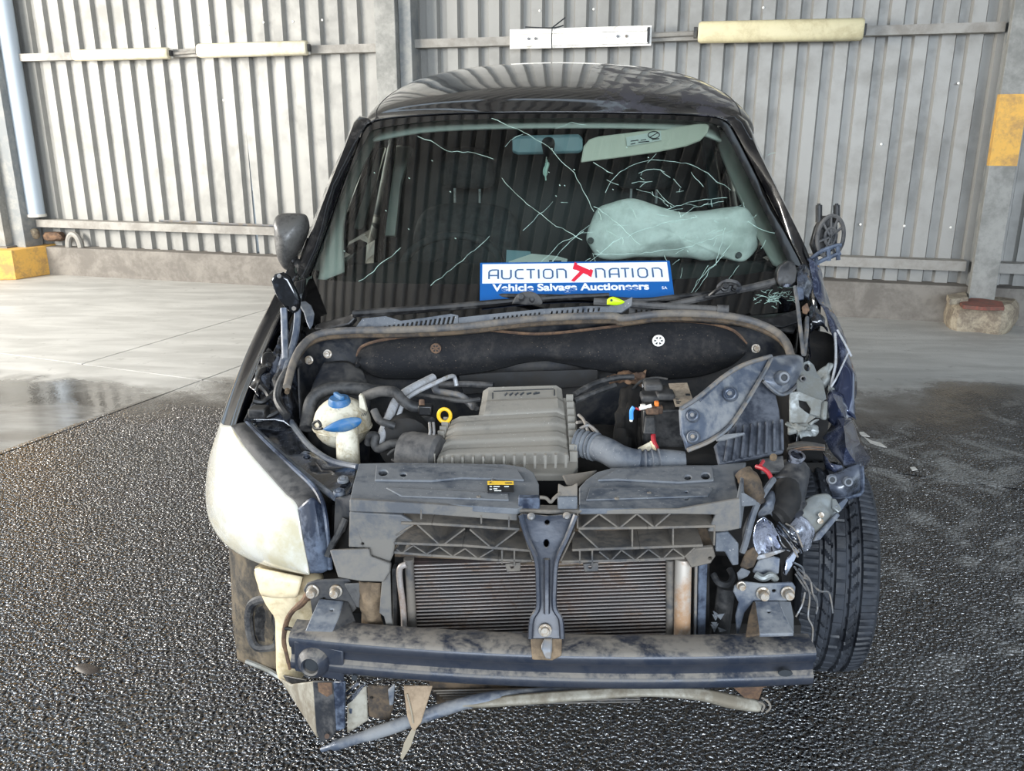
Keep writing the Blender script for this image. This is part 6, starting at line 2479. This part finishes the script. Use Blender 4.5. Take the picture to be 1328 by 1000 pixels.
facets('wing_fold', {'a': (1066, 568, 2.26), 'b': (1094, 554, 2.2), 'c': (1117, 571, 2.27), 'd': (1132, 594, 2.33), 'e': (1118, 617, 2.27), 'f': (1092, 603, 2.13), 'g': (1081, 588, 2.17), 'h': (1098, 580, 2.1),
                     'i': (1108, 598, 2.12), 'j': (1080, 548, 2.34), 'k': (1106, 545, 2.34), 'l': (1086, 540, 2.26), 'm': (1097, 543, 2.24), 'n': (1112, 556, 2.32)},
       ['agb', 'ghb', 'bhc', 'chid', 'ghf', 'hif', 'fie', 'ied', 'jab', 'jbl', 'lbm', 'mbk', 'kbn', 'nbc'], 'paint_crumpled', RW, 3, .006, 16, 3)
facets('wing_fold', {'a': (1068, 520, 2.38), 'b': (1080, 505, 2.36), 'c': (1094, 512, 2.38), 'd': (1104, 528, 2.38), 'e': (1086, 530, 2.28), 'f': (1074, 545, 2.32), 'g': (1097, 545, 2.3), 'h': (1107, 540, 2.36), 'i': (1082, 552, 2.29)},
       ['abe', 'bce', 'cde', 'dhg', 'deg', 'aef', 'fei', 'eig'], 'paint_crumpled', RW, 3, .006, 18, 7)
facets('torn_lip', {'a': (1066, 586, 2.2), 'b': (1076, 600, 2.14), 'c': (1092, 603, 2.12), 'd': (1082, 612, 2.12), 'e': (1070, 608, 2.16), 'f': (1096, 612, 2.13)}, ['abe', 'bde', 'bcd', 'cfd'], 'paint_crumpled', RW, 2, .004, 24, 2)
sheetm('wing_end', [[(1072, 616, 2.1), (1086, 612, 2.1), (1100, 606, 2.11), (1117, 600, 2.13)],
                    [(1075, 632, 2.08), (1090, 630, 2.07), (1104, 624, 2.08), (1118, 618, 2.11)],
                    [(1079, 646, 2.08), (1092, 646, 2.07), (1106, 643, 2.08), (1118, 636, 2.1)]], 'wet_metal', 18, 14, .004, 16, 3, parent=RW, ridged=False)
g = G()
g.tube(P3([(1078, 646, 2.075), (1092, 646.5, 2.065), (1107, 643.5, 2.075), (1118.5, 636, 2.095), (1118, 604, 2.12)]), .005, 6, smooth=20)
build('wing_lip', g, MT['trim_blue'], RW)
for x, y in ((1079, 622), (1100, 625)):
    g = G()
    g.lathe(p(x, y, 2.068), V((0, -1, .2)), [(.006, -.006), (.007, .003), (.011, .004), (.014, -.003)], 16)
    build('hole_rim', g, MT['torn'], RW)
    g = G()
    g.cyl(p(x, y, 2.068), p(x, y, 2.064), .0065, n=12)
    build('hole', g, MT['ink_shade'], RW)  # dark disc inside the rim paints the hole's shade
# bare strips of exposed metal along the fold
for pl, r in (([(1083, 432, 2.55), (1084, 455, 2.5), (1083, 475, 2.46), (1078, 500, 2.42), (1075, 520, 2.38)], .008), ([(1100, 458, 2.5), (1092, 475, 2.46), (1085, 490, 2.42), (1078, 502, 2.4)], .006),
              ([(1086, 428, 2.56), (1098, 450, 2.52), (1104, 462, 2.5)], .007), ([(1098, 540, 2.3), (1102, 556, 2.26), (1098, 572, 2.2)], .006)):
    tubes('exposed_edge', pl, r * .5, 'alu', 6, 20, RW, flat=(V((0, 1, 0)), .5))
sheetm('torn_metal', [[(1078, 498, 2.4), (1086, 505, 2.4)], [(1074, 520, 2.36), (1084, 525, 2.36)], [(1070, 540, 2.33), (1078, 545, 2.33)]], 'bracket', 10, 14, .012, 40, 7, parent=RW)
# dark well behind
sheetm('wheel_arch', [[(1046, 425, 2.72), (1070, 430, 2.74), (1086, 440, 2.74)], [(1044, 500, 2.62), (1062, 500, 2.62), (1082, 500, 2.64)], [(1040, 560, 2.52), (1060, 560, 2.52), (1074, 560, 2.52)], [(1030, 640, 2.5), (1050, 640, 2.5), (1064, 640, 2.5)]], 'engine', 10, 12, .01, 9, 2, parent=RW)
sheetm('folded_plate', [[(1046, 404, 2.66), (1052, 392, 2.66), (1064, 400, 2.66)], [(1050, 418, 2.6), (1060, 410, 2.6), (1072, 420, 2.6)], [(1052, 434, 2.6), (1064, 424, 2.6), (1074, 432, 2.6)]], 'wet_metal', 14, 12, .008, 22, 6, parent=RW)
sheetm('folded_plate', [[(1058, 484, 2.46), (1074, 470, 2.46), (1080, 472, 2.46)], [(1062, 496, 2.44), (1074, 486, 2.44), (1078, 490, 2.44)], [(1066, 506, 2.44), (1072, 500, 2.44), (1076, 500, 2.44)]], 'bracket', 12, 12, .008, 22, 4, parent=RW)

# right hinge and thin rods
HG2 = empty('bonnet_hinge', p(1022, 360, 2.8), VAN)
g = G()
g.plate([(1009, 352, 2.78), (1012, 345, 2.78), (1022, 338, 2.78), (1031, 341, 2.79), (1034, 352, 2.79), (1032, 366, 2.78), (1024, 372, 2.77), (1012, 372, 2.77), (1008, 364, 2.78)], .03)
build('hinge_plate', g, MT['black_plastic'], HG2, bevel=.003)
g = G()
g.box(p(1020, 370, 2.76), (.025, .01, .01))
build('bright_edge', g, MT['chrome'], HG2)
g = G()
g.patch([[(1034, 346, 2.82), (1042, 344, 2.84), (1050, 352, 2.86)], [(1034, 362, 2.78), (1046, 362, 2.78), (1054, 370, 2.82)], [(1034, 380, 2.76), (1042, 384, 2.76), (1050, 390, 2.78)]], 12, 12, .006, 20)
build('hinge_base', g, MT['wet_metal'], HG2, solid=.004)
for pl in ([(1031, 372, 2.7), (1035, 400, 2.62), (1039, 435, 2.52), (1042, 460, 2.44)], [(1047, 412, 2.62), (1046, 432, 2.55), (1043, 460, 2.45)]):
    g = G()
    g.tube(P3(pl), .006, 8, smooth=12)
    build('stay_rod', g, MT['steel'], HG2)
slab('rod_clip', [(1030, 372, 2.72), (1042, 372, 2.72), (1043, 388, 2.7), (1033, 390, 2.7)], .01, 'trim_blue', HG2)
slab('rod_clip', [(1040, 398, 2.64), (1047, 392, 2.64), (1050, 402, 2.63), (1046, 408, 2.63), (1041, 406, 2.63)], .01, 'rust', HG2)

# pale bent bracket and clutter on the right rail
PB = empty('bent_bracket', p(1050, 510, 2.2), VAN)
PB['label'] = 'pale bent steel bracket with an open box end'
g = G()
g.plate([(1038, 480, 2.3), (1042, 470, 2.32), (1049, 467, 2.33), (1056, 473, 2.33), (1060, 484, 2.31), (1068, 496, 2.28), (1072, 517, 2.24), (1066, 521, 2.22), (1050, 514, 2.22), (1034, 508, 2.22), (1033, 490, 2.27)], .006, [(1047, 476, 4, 5), (1041, 491, 3, 3)])
build('upper_arm', g, MT['bracket'], PB, bevel=.002)
g = G()
g.lathe(p(1041, 491, 2.26), V((0, -1, .2)), [(.004, 0), (.006, .008), (.009, .006), (.01, 0)], 12)
build('bolt', g, MT['steel'], PB)
g = G()
g.plate([(1024, 509, 2.2), (1036, 507, 2.2), (1052, 514, 2.19), (1069, 520, 2.2), (1073, 520, 2.21), (1070, 543, 2.18), (1058, 541, 2.16), (1044, 552, 2.16), (1024, 548, 2.17)], .006,
        [[(1036, 519), (1046, 521), (1052, 530), (1050, 537), (1044, 533), (1037, 527)]])
build('box_end', g, MT['bracket'], PB, bevel=.002)
slab('box_inside', [(1032, 514, 2.24), (1056, 516, 2.24), (1056, 542, 2.22), (1032, 540, 2.22)], .005, 'engine', PB, bevel=0)
slab('box_lip', [(1069, 520, 2.19), (1074, 520, 2.2), (1072, 545, 2.165), (1067, 543, 2.165)], .01, 'bracket', PB)
sheetm('crushed_foil', [[(1018, 545, 2.16), (1034, 548, 2.14), (1052, 546, 2.15), (1060, 545, 2.17)], [(1018, 555, 2.15), (1036, 560, 2.12), (1052, 556, 2.13), (1060, 556, 2.16)], [(1020, 562, 2.16), (1036, 570, 2.13), (1050, 566, 2.14), (1058, 566, 2.16)]], 'bracket', 22, 16, .014, 34, 3, parent=PB)
sheetm('bent_tray', [[(1022, 576, 2.1), (1040, 572, 2.1), (1070, 577, 2.1)], [(1022, 583, 2.06), (1045, 580, 2.06), (1070, 581, 2.08)], [(1021, 588, 2.07), (1045, 584, 2.07), (1070, 585, 2.09)]], 'plastic_truss', 16, 10, .002, 20, 1, .008, False)
for y in (579, 582):
    tubes('tray_groove', [(1024, y + 5, 2.055), (1045, y + 1, 2.052), (1069, y + 1.5, 2.075)], .0018, 'rust', 5, 12)
g = G()
g.lathe(p(1028, 603, 2.04), V((.15, -.35, 1)), [(.016, .034), (.022, .034), (.017, -.005), (.011, -.02), (.009, -.034), (0, -.034)], 20)
part('metal_cone', g, 'chrome')
# duct, cable boots
g = G()
g.tube(P3([(1030, 612, 2.05), (1024, 630, 1.98), (1022, 650, 1.93), (1026, 668, 1.9)]), [.04, .042, .04, .03], 14, smooth=16)
part('air_duct', g, 'plastic_dark')
g = G()
g.patch([[(1030, 612, 2.02), (1037, 616, 2.0), (1034, 622, 2.0)], [(1022, 634, 1.93), (1034, 636, 1.92), (1034, 642, 1.93)], [(1016, 655, 1.88), (1028, 660, 1.88), (1030, 664, 1.88)]], 10, 12, .006, 24)
part('duct_skin', g, 'plastic_dusty', solid=.003)
for k, (a, b) in enumerate((((1004, 627), (1020, 634)), ((1008, 620), (1024, 626)))):
    tubes('duct_rib', [(a[0], a[1], 1.98), ((a[0] + b[0]) / 2, (a[1] + b[1]) / 2 - 2, 1.95), (b[0], b[1], 1.96)], .006, 'torn', 6, 12)
g = G()
g.tube(P3([(964, 612, 1.9), (972, 625, 1.88), (978, 640, 1.87), (984, 654, 1.86)]), [.022, .026, .024, .018], 12, smooth=14)
part('rubber_boot', g, 'mud_shade')
slab('lower_tray', [(985, 595, 2.02), (1016, 590, 2.03), (1018, 608, 2.0), (1012, 612, 1.99), (988, 612, 1.98)], .012, 'plastic_dark', VAN)
g = G()
g.lathe(p(1003, 593, 2.0), V((0, -.4, 1)), [(0, .006), (.008, .005), (.009, 0), (.008, -.006)], 14)
part('washer', g, 'mud')
tubes('wire', [(981, 605, 1.96), (990, 608, 1.94), (997, 614, 1.93), (1001, 623, 1.92)], .0055, 'red_wire', 8, 16, label='red wire')
tubes('wire', [(970, 613, 1.93), (977, 614, 1.92), (981, 619, 1.92)], .0055, 'red_wire', 8, 10)
tubes('wire', [(990, 598, 1.97), (986, 604, 1.95)], .0045, 'red_wire', 6, 6)

# remains of the right headlight
HR = empty('smashed_headlight', p(1000, 690, 1.9), VAN)
HR['label'] = 'smashed headlight with cracked chrome reflectors'
tubes('frame', [(1003, 622, 1.92), (993, 636, 1.88), (982, 654, 1.85), (974, 676, 1.83), (968, 700, 1.82), (963, 716, 1.82)], .008, 'plastic_dusty', 8, 26, HR)
tubes('frame', [(980, 656, 1.86), (971, 672, 1.84), (965, 690, 1.83), (966, 704, 1.83), (971, 712, 1.83)], .0045, 'rubber', 7, 22, HR)
sheetm('bulb_housing', [[(984, 656, 1.9), (992, 640, 1.9), (1003, 636, 1.9), (1008, 648, 1.9)], [(982, 664, 1.86), (992, 654, 1.84), (1002, 650, 1.85), (1006, 660, 1.88)], [(984, 674, 1.87), (992, 670, 1.86), (1000, 668, 1.86), (1004, 672, 1.88)]], 'torn', 16, 12, .006, 22, 2, parent=HR, ridged=False)
g = G()
g.tube(P3([(1020, 630, 1.94), (1020, 648, 1.9), (1014, 664, 1.87), (1006, 672, 1.86)]), [.03, .034, .03, .02], 14, smooth=14)
build('bulb_cap', g, MT['engine'], HR)
sheetm('reflector', [[(982, 676, 1.84), (990, 672, 1.84), (1002, 678, 1.85)], [(978, 698, 1.83), (996, 694, 1.87), (1010, 698, 1.85)], [(983, 722, 1.82), (1002, 720, 1.84), (1018, 713, 1.84)]], 'chrome', 18, 16, .002, 26, 5, parent=HR)
sheetm('reflector', [[(1025, 680, 1.9), (1034, 668, 1.92), (1046, 672, 1.93), (1056, 686, 1.93)], [(1024, 692, 1.88), (1036, 686, 1.88), (1048, 690, 1.9), (1055, 698, 1.92)], [(1029, 702, 1.88), (1036, 706, 1.88), (1044, 710, 1.89), (1051, 710, 1.91)], [(1033, 714, 1.89), (1037, 719, 1.89), (1041, 717, 1.89), (1047, 714, 1.9)]], 'chrome', 18, 16, .002, 22, 9, parent=HR)
slab('reflector_edge', [(976, 722, 1.82), (1014, 712, 1.83), (1020, 714, 1.83), (984, 728, 1.815)], .006, 'steel', HR)
slab('reflector_leg', [(984, 727, 1.81), (1004, 722, 1.82), (1012, 724, 1.82), (1010, 745, 1.81), (990, 747, 1.81), (980, 745, 1.81), (976, 742, 1.81)], .006, 'torn', HR)
slab('rubber_flap', [(960, 735, 1.81), (968, 716, 1.81), (978, 710, 1.81), (984, 720, 1.81), (978, 736, 1.81), (966, 740, 1.81)], .008, 'mud_shade', HR)
slab('white_tab', [(956, 744, 1.79), (962, 737, 1.79), (974, 742, 1.79), (970, 748, 1.79), (958, 754, 1.79)], .006, 'plastic_dusty', HR)
slab('chrome_spike', [(1020, 726, 1.84), (1032, 712, 1.86), (1036, 716, 1.86), (1028, 734, 1.84), (1020, 748, 1.83), (1017, 744, 1.83)], .008, 'chrome', HR)
g = G()
g.tube(P3([(980, 745, 1.8), (990, 750, 1.79), (1000, 746, 1.79), (1006, 752, 1.79)]), .009, 8, smooth=14)
build('bent_ring', g, MT['bracket'], HR)
for k in range(14):
    x0, y0 = rnd.uniform(1006, 1020), rnd.uniform(676, 700)
    pl = [(x0, y0, 1.84), (x0 + rnd.uniform(6, 14), y0 + rnd.uniform(8, 16), 1.82), (x0 + rnd.uniform(16, 24), y0 + rnd.uniform(16, 34), 1.82)]
    tubes('wire', pl, .0024, 'wet_metal' if k % 3 else 'steel', 5, 10, HR)
for pl in ([(1030, 735, 1.84), (1040, 748, 1.86), (1048, 752, 1.88), (1062, 766, 1.95), (1074, 768, 1.98), (1078, 780, 1.98), (1080, 795, 1.98)],
           [(1034, 742, 1.84), (1046, 760, 1.86), (1050, 775, 1.87), (1048, 800, 1.86), (1054, 815, 1.85), (1052, 842, 1.84)],
           [(1036, 738, 1.84), (1050, 752, 1.88), (1054, 770, 1.88), (1060, 785, 1.9), (1058, 796, 1.9)],
           [(1032, 745, 1.84), (1046, 765, 1.87), (1058, 775, 1.9), (1060, 790, 1.9)], [(1044, 768, 1.87), (1040, 785, 1.86), (1032, 800, 1.85)],
           [(1030, 730, 1.84), (1040, 736, 1.85), (1044, 748, 1.86)]):
    tubes('wire', pl, .0026, 'steel', 5, 30, HR)
# bracket in front of the tyre
BR = empty('wing_bracket', p(1070, 670, 2.0), VAN)
sheetm('plate', [[(1033, 655, 1.98), (1050, 645, 2.0), (1070, 640, 2.02), (1080, 648, 2.03)], [(1031, 668, 1.95), (1050, 662, 1.96), (1072, 658, 1.99), (1086, 662, 2.02)], [(1040, 680, 1.94), (1056, 680, 1.95), (1074, 674, 1.98), (1088, 668, 2.01)], [(1056, 696, 1.95), (1064, 692, 1.96), (1076, 682, 1.98), (1086, 672, 2.0)]], 'bracket', 20, 18, .006, 14, 3, parent=BR)
slab('strut', [(1086, 664, 1.99), (1090, 668, 1.99), (1064, 700, 1.93), (1055, 702, 1.93), (1060, 692, 1.94)], .012, 'torn', BR)
slab('strut', [(1078, 646, 2.02), (1084, 646, 2.02), (1092, 660, 2.0), (1088, 665, 1.99), (1080, 658, 2.0)], .01, 'bracket', BR)
slab('strut', [(1084, 656, 2.0), (1098, 645, 2.05), (1101, 648, 2.05), (1090, 664, 2.0)], .008, 'torn', BR)
for x, y in ((1043, 653), (1065, 668), (1064, 676)):
    g = G()
    g.cyl(p(x, y, 1.965), p(x, y, 1.955), .007, n=10)
    build('bolt', g, MT['engine'] if x < 1050 else MT['bolt'], BR)
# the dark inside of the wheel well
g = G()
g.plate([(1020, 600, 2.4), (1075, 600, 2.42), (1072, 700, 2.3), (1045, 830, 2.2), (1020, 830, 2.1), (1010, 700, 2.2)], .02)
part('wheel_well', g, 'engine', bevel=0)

# ================================================================ wheels


def wheel(name, c, yaw, label=None, detail=True):
    e = empty(name, c, VAN)
    if label:
        e['label'] = label
    Rw, Wd = .318, .225
    ax_ = V((math.cos(yaw), math.sin(yaw), 0))
    u_, v_ = V((-math.sin(yaw), math.cos(yaw), 0)), V((0, 0, 1))
    g = G()
    # profile across the tyre (x, r)
    pr = [(-.085, .205), (-.108, .235), (-.1135, .262), (-.108, .288), (-.098, .303)]
    n_t = 46
    for i in range(n_t + 1):
        x = -.09 + .18 * i / n_t
        pr.append((x, Rw - .012 * (abs(x) / .09) ** 2.4))
    pr += [(.098, .303), (.108, .288), (.1135, .262), (.108, .235), (.085, .205)]
    NA = 384 if detail else 96
    grooves = ((-.051, .0042), (-.019, .0048), (.019, .0048), (.051, .0042))
    rings = []
    for k in range(NA):
        a = 2 * math.pi * k / NA
        ca, sa = math.cos(a), math.sin(a)
        ring = []
        for x, r in pr:
            if r > .303 and abs(x) <= .0901:
                for gx, gw in grooves:
                    if abs(x - gx) < gw:
                        r -= .010
                if detail:
                    ph = k % 4
                    if abs(x) > .058 and ph == 0:
                        r -= .004
                    elif .022 < abs(x) < .047 and (k + int((abs(x) - .022) / .025 * 5)) % 8 in (0, 1):
                        r -= .006
                    elif abs(x) < .013 and k % 8 == 3:
                        r -= .004
            ring.append(g.bm.verts.new(c + ax_ * x + u_ * (ca * r) + v_ * (sa * r)))
        rings.append(ring)
    m = len(pr)
    for k in range(NA):
        A, B = rings[k], rings[(k + 1) % NA]
        for i in range(m - 1):
            g.bm.faces.new([A[i], B[i], B[i + 1], A[i + 1]])
    build('tyre', g, MT['tyre'], e, 25)
    g = G()
    s = 1 if c.x > 0 else -1
    g.lathe(c, ax_ * s, [(.205, -.09), (.19, -.07), (.19, .05), (.205, .075), (.2, .085), (.185, .07), (.08, .055), (.05, .06), (0, .06)], 40)
    build('rim', g, MT['steel'], e)
    return e


TYR = wheel('wheel', V((.835, 2.4, .318)), math.radians(-8), 'exposed front tyre turned inwards on the crushed side')
wheel('wheel', V((-.755, 2.46, .318)), 0, None, False)
wheel('wheel', V((.76, 5.1, .318)), 0, None, False)
wheel('wheel', V((-.76, 5.1, .318)), 0, None, False)

# ================================================================ small things on the floor
g = G()
g.pillow([pz(96, 866, .006), pz(106, 861, .006), pz(120, 862, .006), pz(130, 868, .006), pz(122, 874, .006), pz(106, 873, .006)], .006, .004, 4, .002, 30)
tag(build('leaf', g, MT['leaf']), 'small brown leaf on the wet asphalt left of the van', 'leaf')
sc_l = [('white torn scrap on the asphalt right of the crushed wing', [(1120, 566), (1132, 572), (1142, 574), (1150, 580), (1140, 578), (1128, 574)], 1),
        ('thin pale scrap of trim lying just behind the crushed wing', [(1112, 560), (1120, 560), (1128, 566), (1118, 565)], 2),
        ('small pale chip lying farthest right on the asphalt', [(1180, 606), (1186, 605), (1190, 609), (1183, 610)], 3)]
for lab, l, k in sc_l:
    g = G()
    g.plate([pz(x, y, .008 + .004 * noise.noise(V((x * .3, y, k)))) for x, y in l], .003)
    tag(build('plastic_scrap', g, MT['white_plastic'], None, 0), lab, 'scrap', 'scraps beside the van')
